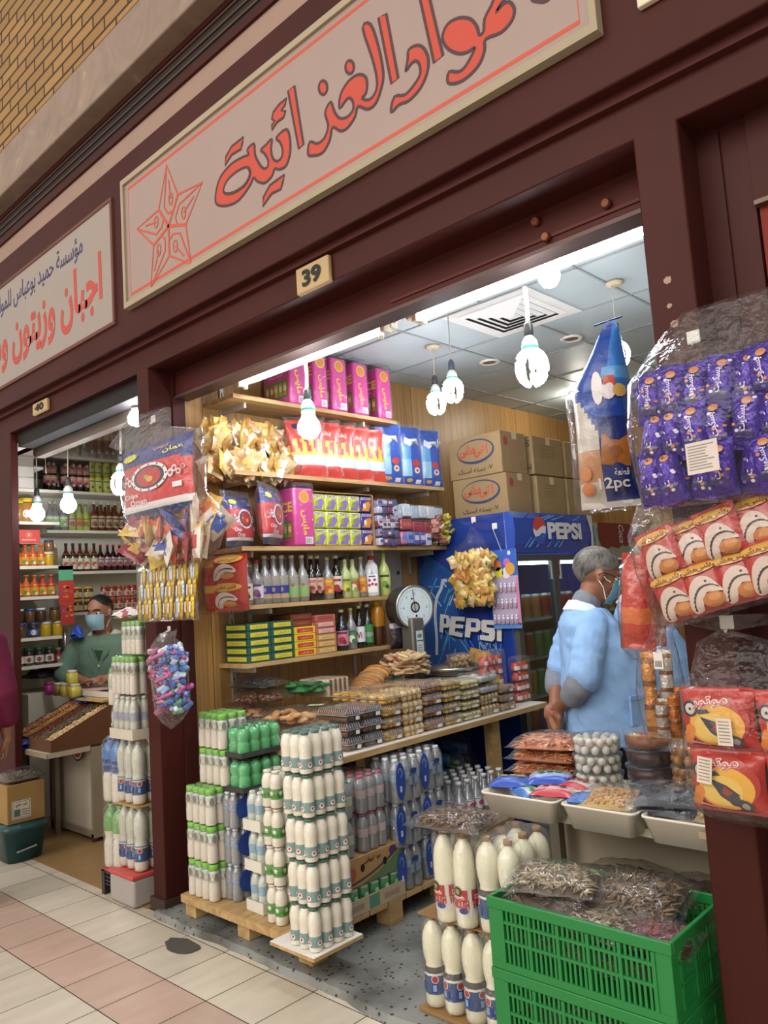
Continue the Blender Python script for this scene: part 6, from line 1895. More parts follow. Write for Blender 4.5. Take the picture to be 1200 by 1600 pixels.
for i, (x, y, n) in enumerate(((-2.81, 2.44, 3), (-3.05, 2.44, 3), (-2.79, 2.76, 3), (-3.03, 2.70, 3), (-2.79, 3.0, 2), (-3.2, 2.95, 3))):
 for k in range(n):
  if k < n-1:
   continue
  pack(['clear water pack right behind the red-capped packs', 'clear water pack with dark green caps by the wall', 'clear water pack behind the blue-ended stacks', 'clear water pack with blue caps by the wall', 'clear water pack farthest back under the counter', 'clear water pack with dark grey caps deepest by the wall'][i], 'water packs at the back under the counter', 4, 4, .056, .15, .027, prof_small, 'aebcc8', ['c3c7c9', '4a6f5a', 'c3c7c9', '3a5a8a', 'c3c7c9', '7a8086'][i], [(.4, .62, '7f93a8')], TR(x, y, .127+k*.153), mat='pet', capr=.014, seed=i)
  Kc = carton('carton', 'plain carton under the '+ordinal(i)+' clear water pack at the back below the counter', 'carton', 'cartons below the counter', .22, .22, k*.153-.006, '8a6f48', TR(x-.11, y-.11, .1265 if x > -3.2 else .1265), None, flaps=False)
def pinkl(b, h, r):
 for a in (-pi/2, 0): curved_dot(b, r, a, .42*h, .013, 'b04a72', 12, 'paper', 1.5)
carton('carton', 'low brown carton under the pink-labelled water bottles', 'carton', 'cartons below the counter', .30, .40, .245, '9a7a4e', TR(-2.70, 2.98, .03), None, flaps=False)
pack('open pack of water bottles with pink labels standing on a carton', None, 4, 6, .066, .205, .031, prof_glass, 'bcc4c8', 'dcdcda', [(.28, .55, 'd8cfd2')], TR(-2.55, 3.18, .28), mat='pet', capr=.015, extra=pinkl, tray=('a9865a', .04), film=False)
K = thing('sack', 'big clear sack of blue and green packets under the far end of the counter', 'sack', T=TR(-3.02, 3.58, .03) @ Matrix.Scale(.92, 4))
b = MB(); rr = random.Random(5)
for k in range(26):
 T = TR(rr.uniform(-.12, .12), rr.uniform(-.17, .17), rr.uniform(.08, .5), rr.uniform(0, 6), rr.uniform(-.6, .6), rr.uniform(-.6, .6))
 rbox(b, -.09, -.06, -.035, .09, .06, .035, .02, rr.choice(['2b57a8', '2f86c0', '1f3f86', '3f9a4f', '4fa0d2', 'c9d6e0']), 'printc', T)
o = b.build('packets', K); o['kind'] = 'stuff'
b = MB(); loft(b, [(0, 0, 0, .15, .2), (0, 0, .1, .2, .25), (0, 0, .4, .2, .26), (0, 0, .55, .16, .2), (0, .05, .62, .08, .1), (.02, .12, .66, .03, .05), (.03, .16, .69, .06, .07)], 24, .07, 2, 'eef2f6', 'film'); b.build('clear_sack', K)
               # ==== right: doogh bottles, crates, dried fish
def dlab(b, h, r):
 for a in (-pi/2-.5, -pi/2+.9):
  curved_dot(b, r, a, .33*h, .013, 'd9cfc9', 12); curved_dot(b, r*1.004, a, .33*h, .0105, 'a83a40', 12)
  curved(b, r, a-.4, a+.5, .19*h, .28*h, '27457f'); curved(b, r*1.003, a-.2, a+.1, .2*h, .27*h, '8fa6cc')
def vlab(b, h, r):
 for a in (-pi/2-.2, .4):
  curved(b, r, a-.9, a+.9, .3*h, .42*h, 'b0302f'); curved_dot(b, r*1.004, a+.05, .4*h, .016, '4a3a30', 12); curved_dot(b, r*1.006, a+.05, .4*h, .008, '7aa04a', 10)
  curved_text(b, 'Doogh', r*1.006, a, .335*h, .05, .018, 'e0d6cc'); curved_text(b, 'VANOUSH', r*1.004, a+.05, .265*h, .075, .026, 'b0302f', .04); curved_dot(b, r*1.004, a+.5, .2*h, .009, '3a4a8a', 10, 'paper', 1.8)
def dpack(label, nx, ny, x, y, z, lab, seed, base=None):
 L = [(.16, .40, '2d4a80'), (.40, .45, '4a4038')] if lab is dlab else [(.14, .43, 'dcd4cc')]
 return pack(label, 'packs of big doogh bottles by the crates', nx, ny, .082, .285, .0385, prof_waist if lab is dlab else prof_straight, 'e6e2c8', '9a744a', L, TR(x, y, z), mat='milk', capr=.0145, caph=.055, top=.945, extra=lab, seed=seed, wrapz=.25, ang=0)
carton('board', 'flat card sheet under the doogh bottles', 'board', None, .36, .30, .012, '9a7648', TR(-1.875, 2.015, .028), None, flaps=False)
dpack('lower shrink pack of doogh bottles with blue labels, on the aisle side', 2, 3, -1.79, 2.06+.082, .042, dlab, 1)
dpack('lower shrink pack of doogh bottles with blue labels, beside the green crates', 2, 3, -1.62, 2.055+.082, .042, dlab, 2)
carton('board', 'thin card sheet between the two layers of doogh bottles', 'board', None, .34, .30, .004, '8f6c42', TR(-1.86, 2.02, .336), None, flaps=False)
dpack('upper pack of doogh bottles with red and white labels', 2, 2, -1.69, 2.07, .342, vlab, 3)
dpack('upper pack of doogh bottles with blue labels, shoulders showing above the crate', 2, 3, -1.525, 2.05+.075, .342, dlab, 4)
def s_fish(b, T, c, rr):
 l = rr.uniform(.022, .036)
 pts = [(-l, 0, 0), (-l*.4, .003, .003), (l*.3, .002, .002), (l, -.003, -.002)]
 tube(b, [T @ Vector(p) for p in pts], [.001, .0045, .0038, .001], 5, c, 'gfood', cap=False)
def s_chili(b, T, c, rr): ball(b, (0, 0, 0), (.02, .009, .006), c, 'gfood', 6, 4, T)
FI = ['8f7f66', 'a39274', '6f6048', 'b5a585', '7a6a52', '5a4c3a']
FB = ['5c4832', '6b543a', '49392a', '7a6246']
cr = at(762, 1398, z=.52); cq = at(1045, 1478, z=.52)
CX_0, CY_0, CW, CD, CH = cr.x, (cr.y+cq.y)/2, cq.x-cr.x, .36, .19
def crate(z, label):
 K = thing('crate', label, 'crate', 'green plastic crates', loc=(CX_0, CY_0, z))
 g = '1f7d3c'
 b = MB()
 box(b, .01, .01, 0, CW-.01, CD-.01, .006, g, 'plas')
 box(b, 0, 0, CH-.03, CW, .012, CH, g, 'plas', bev=.003); box(b, 0, CD-.012, CH-.03, CW, CD, CH, g, 'plas', bev=.003)
 box(b, 0, .0121, CH-.03, .012, CD-.0121, CH, g, 'plas', bev=.003); box(b, CW-.012, .0121, CH-.03, CW, CD-.0121, CH, g, 'plas', bev=.003)
 for (x0, x1, y0, y1) in ((0, CW, 0, .012), (0, CW, CD-.012, CD)):
  box(b, .006, y0+.002, 0, CW-.006, y1-.002, .02, g, 'plas')
 for x in (.0, CW-.012): box(b, x+.002, .006, 0, x+.010, CD-.006, .02, g, 'plas')
 for (x, y) in ((0, 0), (CW-.05, 0), (0, CD-.05), (CW-.05, CD-.05)):
  yy = 0.003 if y == 0 else CD-.009
  box(b, x+.004, yy, 0, x+.046, yy+.006, CH-.02, g, 'plas'); xx = .003 if x == 0 else CW-.009
  box(b, xx, y+.004, 0, xx+.006, y+.046, CH-.02, g, 'plas')
 b.build('body', K)
 for name, L, T in (('front_lattice', CW, TR(0, 0, 0)), ('back_lattice', CW, TR(0, CD-.012, 0)), ('left_lattice', CD, frame((.012, 0, 0), (0, 1, 0), (-1, 0, 0), (0, 0, 1))), ('right_lattice', CD, frame((CW, 0, 0), (0, 1, 0), (-1, 0, 0), (0, 0, 1)))):
  b = MB()
  for z_ in (.075, .125): box(b, .045, .001, z_, L-.045, .011, z_+.008, g, 'plas', T)
  n = 5 if L > .5 else 3
  for i in range(n+1):
   x = .05+(L-.1)*i/n; box(b, x-.005, 0, .02, x+.005, .012, CH-.03, g, 'plas', T)
  m = n*6
  for i in range(m):
   if i % 6: x = .05+(L-.1)*i/m; box(b, x-.0035, .004, .02, x+.0035, .009, CH-.03, g, 'plas', T)
  b.build(name, K)
 return K
crate(.52-CH, 'upper green plastic crate full of dried fish bags')
crate(.52-2*CH-.002, 'lower green plastic crate under the fish crate')
K = thing('crate_stand', 'low timber stand under the green crates', 'stand', loc=(CX_0+.02, CY_0+.02, .001))
b = MB(); box(b, 0, 0, 0, CW-.04, CD-.04, .52-2*CH-.004, '8a6b42', 'ply'); b.build('block', K)
def fb(label, x, y, z, w, d, h, rz, cols, n, seed, tilt=0., roll=0., shape=s_fish, base='5f5348', group='bags of dried fish'):
 return flatbag(label, x, y, z, w, d, h, rz, cols, n, shape, seed, 'food bag', group, 'film', tilt, 'dried_fish' if shape is s_fish else 'dried_chillies', base, None, roll)
ct = .52
flc = 'bags of dried fish in the crate'
fb('lower bag of dried fish filling the left of the top crate', CX_0+.15, CY_0+.17, ct-.05, .27, .28, .07, .1, FB, 260, 1, group=flc)
fb('pale bag of dried fish lying on top at the crate\'s left end', CX_0+.15, CY_0+.14, ct+.012, .25, .19, .05, .35, FI, 330, 2, .06, .03, group=flc)
fb('brown bag of dried fish propped up at the back of the top crate', CX_0+.34, CY_0+.25, ct-.03, .27, .2, .06, .05, FB, 260, 3, .22, 0, group=flc)
fb('grey shiny bag of small dried fish in the middle front of the top crate', CX_0+.30, CY_0+.10, ct-.062, .22, .16, .05, -.1, FI, 260, 4, group=flc)
fb('bag of dark red dried chillies at the crate\'s right corner', CX_0+.46, CY_0+.11, ct-.062, .19, .17, .05, .15, ['5f2626', '7a3030', '4a1c1e'], 150, 5, shape=s_chili, base='4a1f1f', group=flc)
fb('bag of dried fish deep in the upper crate behind its lattice', CX_0+.28, CY_0+.18, ct-.17, .45, .27, .08, 0, FI, 160, 6, base='6a5f50', group=flc)
fb('bag of dried fish inside the lower crate behind its lattice', CX_0+.28, CY_0+.18, ct-CH-.17, .45, .27, .12, 0, FI, 120, 7, base='5a5044', group=flc)
q = at(728, 1272, z=.65)
flatbag('bag of brown dried fish lying on top of the tall doogh bottles', -1.70, 2.06, .629, .25, .19, .05, .1, FB, 220, s_fish, 8, 'food bag', None, 'film', 0, 'dried_fish', '5a4636')
 # -- display table with white trays
TX0, TX1, TY0 = -1.74, -.55, 2.225
K = thing('display_table', 'cream display table behind the crates, white trays along its edge', 'table', loc=(TX0, TY0, 0))
b = MB(); box(b, 0, .10, .61, TX1-TX0, .62, .635, 'd2c8b2', 'white'); b.build('top', K)
b = MB(); box(b, 0, .50, .03, TX1-TX0, .53, .61, 'cbbfa6', 'white'); b.build('back_panel', K)
for x in (.02, TX1-TX0-.06):
 b = MB(); box(b, x, .42, .03, x+.04, .46, .61, '8d8574', 'dull'); b.build('leg', K)
K = thing('crate_stand', 'timber base under the fish bags at the back below the table', 'stand', loc=(-1.52, 2.29, .03))
b = MB(); box(b, 0, 0, 0, .75, .40, .30, '5c4a33', 'ply'); b.build('block', K)
for i, (x, y, w, d, rz) in enumerate(((-1.36, 2.55, .3, .22, .1), (-1.38, 2.40, .28, .2, -.1), (-1.08, 2.55, .32, .22, .05), (-.98, 2.40, .28, .22, .3))):
 fb(['dark bag of dried fish at the back left below the trays', 'dark bag of dried fish right behind the crate\'s left half', 'dark bag of dried fish at the back centre below the trays', 'dark bag of dried fish behind the crate by the right pillar'][i], x, y, .332+.02*(i % 2), w, d, .09+.02*(i == 3), rz, FB, 230, 10+i, base='463a2e', group='bags of dried fish under the table')
TRX = [(-1.72, -1.42), (-1.405, -1.15), (-1.135, -.86)]
for i, (xa, xb) in enumerate(TRX):
 K = thing('tray', ['white plastic tray of blue and red packets', 'white plastic tray with an ochre bag, middle of the three', 'white plastic tray of black bags next to the right pillar'][i], 'tray', 'white plastic trays', loc=((xa+xb)/2, TY0+.17, .637))
 w, d = (xb-xa)/2, .17
 b = MB()
 lev = [(w-.022, d-.022, -.012), (w-.004, d-.004, .058), (w, d, .06), (w, d, .066), (w-.006, d-.006, .066), (w-.026, d-.026, -.006)]
 vs = []; fs = []
 for x, y, z in lev:
  o = len(vs)
  for k in range(24):
   sx_, sy_ = ((1, -1), (1, 1), (-1, 1), (-1, -1))[k//6]; a = (k//6-1)*pi/2+(k % 6)*pi/10; vs.append((sx_*(x-.02)+.02*cos(a), sy_*(y-.02)+.02*sin(a), z))
 for j in range(len(lev)-1):
  for k in range(24): fs.append((j*24+k, j*24+(k+1) % 24, j*24+24+(k+1) % 24, j*24+24+k))
 fs.append(tuple(reversed(range(24)))); fs.append(tuple(5*24+k for k in range(24)))
 b.add(vs, fs, 'e6ddcc', 'plas', True); b.build('tray', K)
 if i == 2:
  b = MB(); rect(b, .0, .03, .03, .05, 'b8a584', 'paper', frame((.04, -.172, 0), (1, 0, 0), (0, -.15, 1), (0, -1, 0))); b.build('tape_piece', K)
def packet(label, x, y, z, w, d, h, rz, c1, c2, c3, seed, tilt=0.):
 K = thing('packet', label, 'packet', 'packets in the left tray', T=TR(x, y, z, rz, tilt))
 b = MB(); pillow_flat(b, w, d, h, lambda u, v: c1 if v < .22 or v > .8 else c2, 'print', 12, 12, seed, .1); b.build('wrapper', K)
 b = MB()
 for k in range(3): flat(b, ell((k-1)*.03, .0+.008*(k % 2), .014, .01, 10), c3, 'print', TR(0, 0, h*1.03+.002))
 b.build('print', K)
tx, tyy = -1.57, TY0+.14
packet('blue packet with a yellow patch at the tray\'s left corner', tx-.09, tyy-.02, .70, .15, .11, .035, .3, '2b4fae', '4f74c4', 'd2b45a', 1)
packet('blue and white packet with a green picture lying across the tray', tx+.02, tyy+.05, .712, .15, .11, .035, .5, '2c50b4', '9fb0d0', '3f8a62', 2, .1)
packet('green and white packet tucked under the blue ones', tx-.0, tyy-.06, .69, .13, .09, .025, -.5, '3a6fb4', 'b9cfc4', '5aa06a', 3)
packet('red and white packet in front of the tray\'s middle', tx+.10, tyy-.055, .70, .15, .10, .03, .25, 'b9404a', 'd9b4b4', '8a3036', 4)
packet('red packet behind the red and white one', tx+.13, tyy+.05, .70, .14, .10, .03, -.2, 'b4353c', 'c9c0bc', 'a02a34', 5)
packet('blue packet half under the ochre bag', -1.36, TY0+.10, .69, .13, .1, .03, .3, '2f6fc0', '4f8fd4', 'dfe6ee', 6)
def s_grain(b, T, c, rr): ball(b, (0, 0, 0), (.008, .007, .006), c, 'food', 5, 4, T)
flatbag('clear bag of ochre powdered spice in the middle tray', -1.27, TY0+.12, .69, .22, .17, .045, .1, ['b08d55', 'c09c64', 'a8834a', 'b5703a'], 260, s_grain, 21, 'food bag', None, 'film', .1, 'spice', 'b08f58')
flatbag('lower flat black bag overlapping the middle and right trays', -1.09, TY0+.12, .69, .24, .17, .03, .1, ['202022'], 20, s_grain, 22, 'food bag', 'black bags in the right tray', 'film', .0, 'black_limes', '1e1f21')
flatbag('upper shiny black bag in the right tray', -1.08, TY0+.13, .725, .24, .18, .035, .25, ['202022'], 20, s_grain, 23, 'food bag', 'black bags in the right tray', 'film', .12, 'black_limes', '242628')
flatbag('clear bag of mixed seeds in the right tray by the pillar', -.93, TY0+.12, .69, .15, .16, .05, 0, ['a98f62', '8a6f45', 'c4ab7c'], 200, s_grain, 24, 'food bag', None, 'film', .1, 'seeds', '94794f')
for k in range(4):
 flatbag([ 'bottom', 'second', 'third', 'top'][k]+' flat bag of dried orange shrimp in the stack behind the trays', -1.665+.012*k, 2.60-.01*k, .656+.046*k, .26, .2, .05, .1+.1*(k % 2), ['c07a4c', 'b5683a', 'd0905f', 'a95a30'], 260, s_fish if k < 3 else s_fish, 40+k, 'food bag', 'bags of dried shrimp', 'film', .0, 'dried_shrimp', 'b06a40')
K = carton('carton', 'low card box under the stack of shrimp bags', 'carton', None, .30, .22, .019, 'b08d58', TR(-1.81, 2.50, .636), None, flaps=False)
def round_tub(label, x, y, z, r, h, fill, group):
 K = thing('tub', label, 'tub', group, loc=(x, y, z))
 b = MB(); fill(b, r, h); o = b.build('contents', K); o['kind'] = 'stuff'
 b = MB(); lathe(b, [(r*.9, 0), (r*.93, .003), (r*.99, h*.85), (r*1.03, h*.87), (r*1.03, h), (r*.8, h+.001)], 24, col='eef1f2', mat='clear'); b.build('tub_body', K)
def fl_white(b, r, h):
 rr = random.Random(3)
 for l in range(2):
  for k in range(11):
   a = 2*pi*k/11+l*.3; ball(b, (cos(a)*r*.78, sin(a)*r*.78, h*(.28+.45*l)), .0145, rr.choice(['efe6d8', 'e6dccb', 'f4ece0']), 'food', 7, 5)
  for k in range(6):
   a = 2*pi*k/6; ball(b, (cos(a)*r*.4, sin(a)*r*.4, h*(.3+.45*l)), .0145, 'e9dfce', 'food', 7, 5)
def fl_dark(b, r, h): lathe(b, [(r*.86, .003), (r*.95, h*.78), (r*.5, h*.8)], 20, col='3f1c1c', mat='gfood')
def fl_cut(b, r, h):
 lathe(b, [(r*.86, .003), (r*.93, h*.6), (r*.5, h*.65)], 20, col='9a5a3a', mat='gfood')
 for k in range(5): ball(b, (cos(k*1.26)*r*.5, sin(k*1.26)*r*.5, h*.66), (.03, .018, .008), ['d0b878', 'b5563a', '8f4a34', 'c9a25a', 'a85f40'][k], 'food', 8, 5)
def fl_balls(b, r, h):
 rr = random.Random(6)
 for l in range(2):
  for k in range(9): a = 2*pi*k/9+l*.3; ball(b, (cos(a)*r*.75, sin(a)*r*.75, h*(.28+.42*l)), .017, rr.choice(['b5782f', 'a66a28', 'c4883c']), 'gfood', 7, 5)
  for k in range(5): a = 2*pi*k/5; ball(b, (cos(a)*r*.35, sin(a)*r*.35, h*(.3+.42*l)), .017, 'b07430', 'gfood', 7, 5)
TZ = .637
for k in range(3): round_tub(T3[k]+' round clear tub of white sweet balls', -1.425, 2.53, TZ+.042+k*.062, .084, .06, fl_white, 'tubs of white sweet balls')
for k in range(4): round_tub(['bottom', 'second', 'third', 'top'][k]+(' round tub of dark red paste' if k < 3 else ' round tub with cut fruit under its clear lid'), -1.265, 2.60, TZ+.02+k*.056, .082, .053, fl_dark if k < 3 else fl_cut, 'tubs of dark paste')
for k in range(3): round_tub(T3[k]+' small clear tub of golden syrup balls by the hanging bags', -1.10, 2.56, TZ+.02+k*.066, .068, .062, fl_balls, 'tubs of golden balls')
for (x, y, h, r, g) in ((-1.425, 2.53, .041, .08, 'white ball tubs'), (-1.265, 2.60, .019, .078, 'dark paste tubs'), (-1.10, 2.56, .019, .066, 'golden ball tubs')):
 K = thing('riser', 'low wooden riser under the '+g, 'riser', loc=(x, y, TZ-.001)); b = MB(); lathe(b, [(r, 0), (r, h)], 20, col='a9865a', mat='ply', smooth=False); b.build('disc', K)
K = thing('carton', 'open brown card box behind the tubs with a crumpled clear bag', 'carton', loc=(-1.30, 2.70, TZ))
b = MB(); box(b, 0, 0, 0, .28, .12, .004, 'a9834f', 'card'); box(b, 0, 0, 0, .28, .004, .16, 'a9834f', 'card'); box(b, 0, .116, 0, .28, .12, .2, 'a9834f', 'card'); box(b, 0, 0, 0, .004, .12, .18, 'a9834f', 'card'); box(b, .276, 0, 0, .28, .12, .18, 'a9834f', 'card'); b.build('box', K)
b = MB(); loft(b, [(.18, .06, .02, .05, .04), (.18, .06, .12, .07, .05), (.2, .06, .2, .05, .04), (.21, .07, .25, .03, .03)], 16, .25, 4, 'f4f4f4', 'film'); b.build('clear_bag', K)
               # ==== bags hanging on the two front pillars
def hook(px, py, y, label, s=.03):
 q = at(px, py, y=y)
 b = MB(); hooktag(b, 0, 0, 0, s)
 tag(b.build('wall_hook', None, TR(q.x, y, q.z)), label, 'hook', 'white adhesive hooks')
 return q
HY = 1.895
 # -- left pillar: chips bag over a heap of snack packs
h1 = hook(240, 655, PY-.001, 'white hook on the left pillar above the chips bag', .036)
pa, pb = at(258, 805, y=HY), at(258, 692, y=HY)
w1 = at(318, 750, y=HY).x-at(203, 750, y=HY).x
hb = pb.z-pa.z
bot = at(270, 872, y=HY).z
K = thing('snack_bundle', 'blue and red chips bag over a heap of snack packs, hanging on the left pillar', 'snack bundle', T=TR(pa.x, HY, bot))
dz = pa.z-bot
b = MB(); pillow(b, w1, hb, .07, oman_design, 'print', 20, 22, 1, .07, TR(0, -.035, dz), .05); b.build('chips_bag', K)
b = MB(); bb = MB(); oman_print(w1, hb, .07)(b); b.build('print', K, TR(0, -.037, dz))
b = MB(); rr = random.Random(9); wide = at(343, 830, y=HY).x-at(197, 830, y=HY).x
ox = (at(343, 830, y=HY).x+at(197, 830, y=HY).x)/2-pa.x
for k in range(46):
 T = TR(ox+rr.uniform(-.42, .42)*wide, rr.uniform(-.05, .04), rr.uniform(.03, dz*1.02), rr.uniform(-.8, .8), rr.uniform(-.9, .9), rr.uniform(-3, 3))
 c = rr.choice(['b8433c', 'd9c6b4', '2f4a9a', 'd0a84a', 'c9584a', 'e0d8cc', '8a2f3a', 'd8b85a', 'c4b0a0'])
 snack_pk(b, T, .14, .115, .035, c, rr.choice(['d8b45a', 'e6e0d6', '3f59a8', 'c9783c', 'b53a38']), k)
o = b.build('small_snack_packs', K); o['kind'] = 'stuff'
b = MB()
hx_ = h1.x-pa.x
loft(b, [(ox, 0, -.005, wide*.34, .05), (ox, 0, .02, wide*.47, .085), (ox, 0, dz*.6, wide*.53, .1), (ox*.8, 0, dz, wide*.47, .085), (ox*.3, -.02, dz+.06, w1*.54, .085), (0, -.02, dz+hb*.55, w1*.55, .085), (.01, -.02, dz+hb+.01, w1*.52, .05), (hx_+.03, .0, dz+hb+.07, w1*.45, .04), (hx_+.03, .05, h1.z-bot+.0, w1*.34, .025), (hx_+.02, .06, h1.z-bot+.02, w1*.26, .015)], 30, .05, 4, 'f4f5f6', 'film'); b.build('clear_bag', K)
 # -- yellow wrapped bars
ya, yb = at(265, 968, y=1.93), at(268, 877, y=1.93)
wy = at(312, 925, y=1.93).x-at(220, 925, y=1.93).x
K = thing('candy_bundle', 'flat clear bundle of golden yellow wafer bars on the left pillar', 'candy bundle', T=TR(ya.x, 1.93, ya.z))
hh_ = (yb.z-ya.z)*.95; rr = random.Random(4)
for r_ in range(3):
 for i in range(11):
  c = ['d9b42c', 'c9cdd4', 'e0c040', 'caa024'][(i*3+r_) % 4]
  def bar(b, c=c):
   pillow(b, .026, hh_*.42, .016, lambda u, v: c if .08 < v < .92 else 'b8922a', 'foil', 5, 10, 3, .12)
   rect(b, -.006, hh_*.12, .005, hh_*.3, 'dfe0e2' if c != 'c9cdd4' else 'c4a030', 'print', frame((0, -.0125, 0), (1, 0, 0), (0, 0, 1), (0, -1, 0)))
  part(('bar', c), bar, 'wafer_bar', K, TR((i-5)*wy/11.2, -.012*(2-r_)+.006*(i % 2), r_*hh_*.30-.0, 0, 0, rr.uniform(.02, .16)))
b = MB(); pillow(b, wy*1.05, hh_*1.05, .085, lambda u, v: 'f4f2e6', 'film', 12, 12, 3, .08, TR(0, -.012, -.006), .03, pw=6); b.build('clear_bag', K)
b = MB(); tube(b, [(0, -.01, hh_*.98), (0, .066, hh_*.985)], .002, 4, 'dddddd', 'plas'); b.build('string', K)
 # -- pink and blue candy bag
h2 = hook(265, 982, 1.999, 'white hook on the left pillar under the golden bars', .022)
ca = at(272, 1120, y=1.92)
K = thing('candy_bundle', 'clear bag of pink, purple and blue sweets hanging low on the left pillar', 'candy bundle', T=TR(ca.x, 1.92, ca.z, 0, 0, -.14))
b = MB(); rr = random.Random(14)
H3 = at(270, 1010, y=1.92).z-ca.z
for k in range(230):
 x = rr.uniform(-.105, .105); z = rr.uniform(.02, H3*.98)
 c = rr.choice(['8a2f5a', '9c3f6a', 'c9a0b4', '6a2a4a', 'b44a80']) if x < -.02 else rr.choice(['5a7ac0', '8fb0d8', 'c9d8e6', '6aa080', 'b45a98', '3f5aa8'])
 T = TR(x, rr.uniform(-.035, .03), z, rr.uniform(-1, 1), rr.uniform(-.8, .8), rr.uniform(-.6, .6))
 rbox(b, -.024, -.009, -.012, .024, .009, .012, .005, c, 'printc', T, seg=1)
for z, c in ((.16, '3a4fa0'), (.115, 'd05aa8'), (.06, 'd45ab0'), (.035, '3f5ab0'), (.19, 'd86ab4')):
 rbox(b, -.03, -.055, z*H3/.22, .095, -.035, z*H3/.22+.014, .005, c, 'printc', TR(0, 0, 0, 0, 0, -.12))
o = b.build('sweets', K); o['kind'] = 'stuff'
b = MB(); loft(b, [(-.03, 0, -.05, .008, .006), (-.02, 0, -.02, .07, .03), (0, 0, .03, .12, .058), (0, 0, H3*.6, .125, .06), (-.0, 0, H3, .118, .055), (-.015, 0, H3+.03, .085, .035), (-.02, .03, H3+.07, .07, .02)], 24, .06, 6, 'f2eef4', 'film'); b.build('clear_bag', K)
 # -- small red chips bag tied by the shelves
def fishpack(w, h, t, n=2):
 def d(u, v):
  return 'b5342c'
 def pr(b, x0=-.5, x1=.5):
  for r_ in range(2):
   zc = h*(.22+.5*r_)
   pshape(b, ell(0, zc+h*.2, w*.42, h*.075, 14), 'd9a84a', w, h, t, .0006)
   ptext(b, '\u0627\u0634\u06cc \u0645\u0634\u06cc', w*.55, h*.09, '8a2a1c', 0, zc+h*.2, w, h, t+.003, .02)
   dome = [(-w*.36, zc-h*.16), (-w*.34, zc), (-w*.18, zc+h*.1), (0, zc+h*.115), (w*.2, zc+h*.06), (w*.3, zc-h*.02), (w*.22, zc-h*.05), (w*.1, zc-h*.03), (-w*.05, zc-h*.05), (-w*.2, zc-h*.16)]
   pshape(b, spline(dome, 3), 'd9c9bf', w, h, t, .0008)
   pshape(b, ell(w*.05, zc-h*.1, w*.2, h*.055, 12), 'c98a4a', w, h, t, .0008)
   arc = spline([(-w*.3, zc-h*.14), (-w*.18, zc-h*.02), (0, zc+h*.02), (w*.22, zc-h*.0)], 3, False)
   for a_, c_ in zip(arc[:-1], arc[1:]):
    pshape(b, [(a_[0], a_[1]), (c_[0], c_[1]), (c_[0], c_[1]+h*.02), (a_[0], a_[1]+h*.02)], '33282e', w, h, t, .0014)
 return d, pr
fq = at(351, 955, y=2.27); fw = at(384, 905, y=2.27).x-at(318, 905, y=2.27).x; fh = at(351, 868, y=2.27).z-fq.z
d_, pr_ = fishpack(fw*.62, fh, .07)
K = thing('snack_bundle', 'small clear bag of red snack packs tied beside the bottle shelf', 'snack bundle', T=TR(fq.x, 2.27, fq.z, .25))
b = MB(); pillow(b, fw*.62, fh, .07, d_, 'print', 12, 14, 2, .1, TR(fw*.18, -.02, 0)); b.build('front_pack', K)
b = MB(); pr_(b); b.build('print', K, TR(fw*.18, -.021, 0))
b = MB(); pillow(b, fw*.6, fh*.95, .07, lambda u, v: 'b5342c' if (v*4) % 2 < 1.4 else 'd9a84a', 'print', 12, 14, 8, .1, TR(-fw*.2, .03, 0, -.3)); b.build('back_pack', K)
b = MB(); loft(b, [(0, 0, -.01, fw*.35, .04), (0, 0, .02, fw*.52, .08), (0, 0, fh*.8, fw*.5, .075), (.02, 0, fh*1.05, fw*.25, .04), (.04, .01, fh*1.15, .02, .015), (.05, .01, fh*1.24, .055, .04)], 22, .05, 2, 'f6f2f2', 'film'); b.build('clear_bag', K)
 # -- right pillar
RY = 1.90
h3 = hook(1084, 527, PY-.001, 'white hook on the right pillar above the purple bag', .034)
h4 = hook(1136, 972, PY-.001, 'white hook on the right pillar above the orange snack bags', .034)
def sachet_grid(K, nx, nz, w, h, t, pw, ph, mk, seed, name='snack_pack', tilt=.1, yoff=0.):
 rr = random.Random(seed)
 for j in range(nz):
  for i in range(nx):
   mk(K, i, j, TR((i-(nx-1)/2)*w, yoff-.012*((i+j) % 2)+.01*j, j*h, rr.uniform(-.15, .15), rr.uniform(-.1, .05), rr.uniform(-tilt, tilt)), rr)
a, c = at(1040, 790, y=RY), at(1040, 575, y=RY)
X0, X1 = at(1002, 700, y=RY).x, at(1240, 700, y=RY).x
W, H = X1-X0, c.z-a.z
K = thing('snack_bundle', 'big clear bag of purple biscuit packs with a white sticker on the right pillar', 'snack bundle', T=TR((X0+X1)/2, RY-.02, a.z))
def mk_p(K, i, j, T, rr):
 v_ = rr.randrange(4)
 def f(b, s=v_):
  pillow(b, .072, H*.40, .045, lambda u, v: '4a2f96' if .1 < v < .9 else '3a2480', 'foil', 8, 14, s*3.3, .3)
 part(('purp', v_), f, 'biscuit_pack', K, T)
 def g(b, s=v_):
  r2 = random.Random(s)
  w, h, t = .072, H*.40, .05
  ptext(b, '\u0628\u0633\u0643\u0648\u062a', .06, .022, 'c9bfd9', 0, h*.5, w, h, t, .03, pi/2)
  for k in range(9):
   pshape(b, ell(r2.uniform(-.026, .026), h*r2.uniform(.15, .88), .005, .004, 6), r2.choice(['d0c6da', 'c9783c', '6a50b4', '241a4a']), w, h, t, .0004)
  pshape(b, [(-.02, h*.2), (.02, h*.16), (.024, h*.3), (-.016, h*.34)], '2a1c5a', w, h, t, .0002); pshape(b, ell(.008, h*.8, .012, .009, 8), 'c07a3c', w, h, t, .0004)
 part(('purpp', v_), g, 'print', K, T)
sachet_grid(K, 6, 3, W/6.2, H*.30, .04, .07, .1, mk_p, 3, tilt=.22)
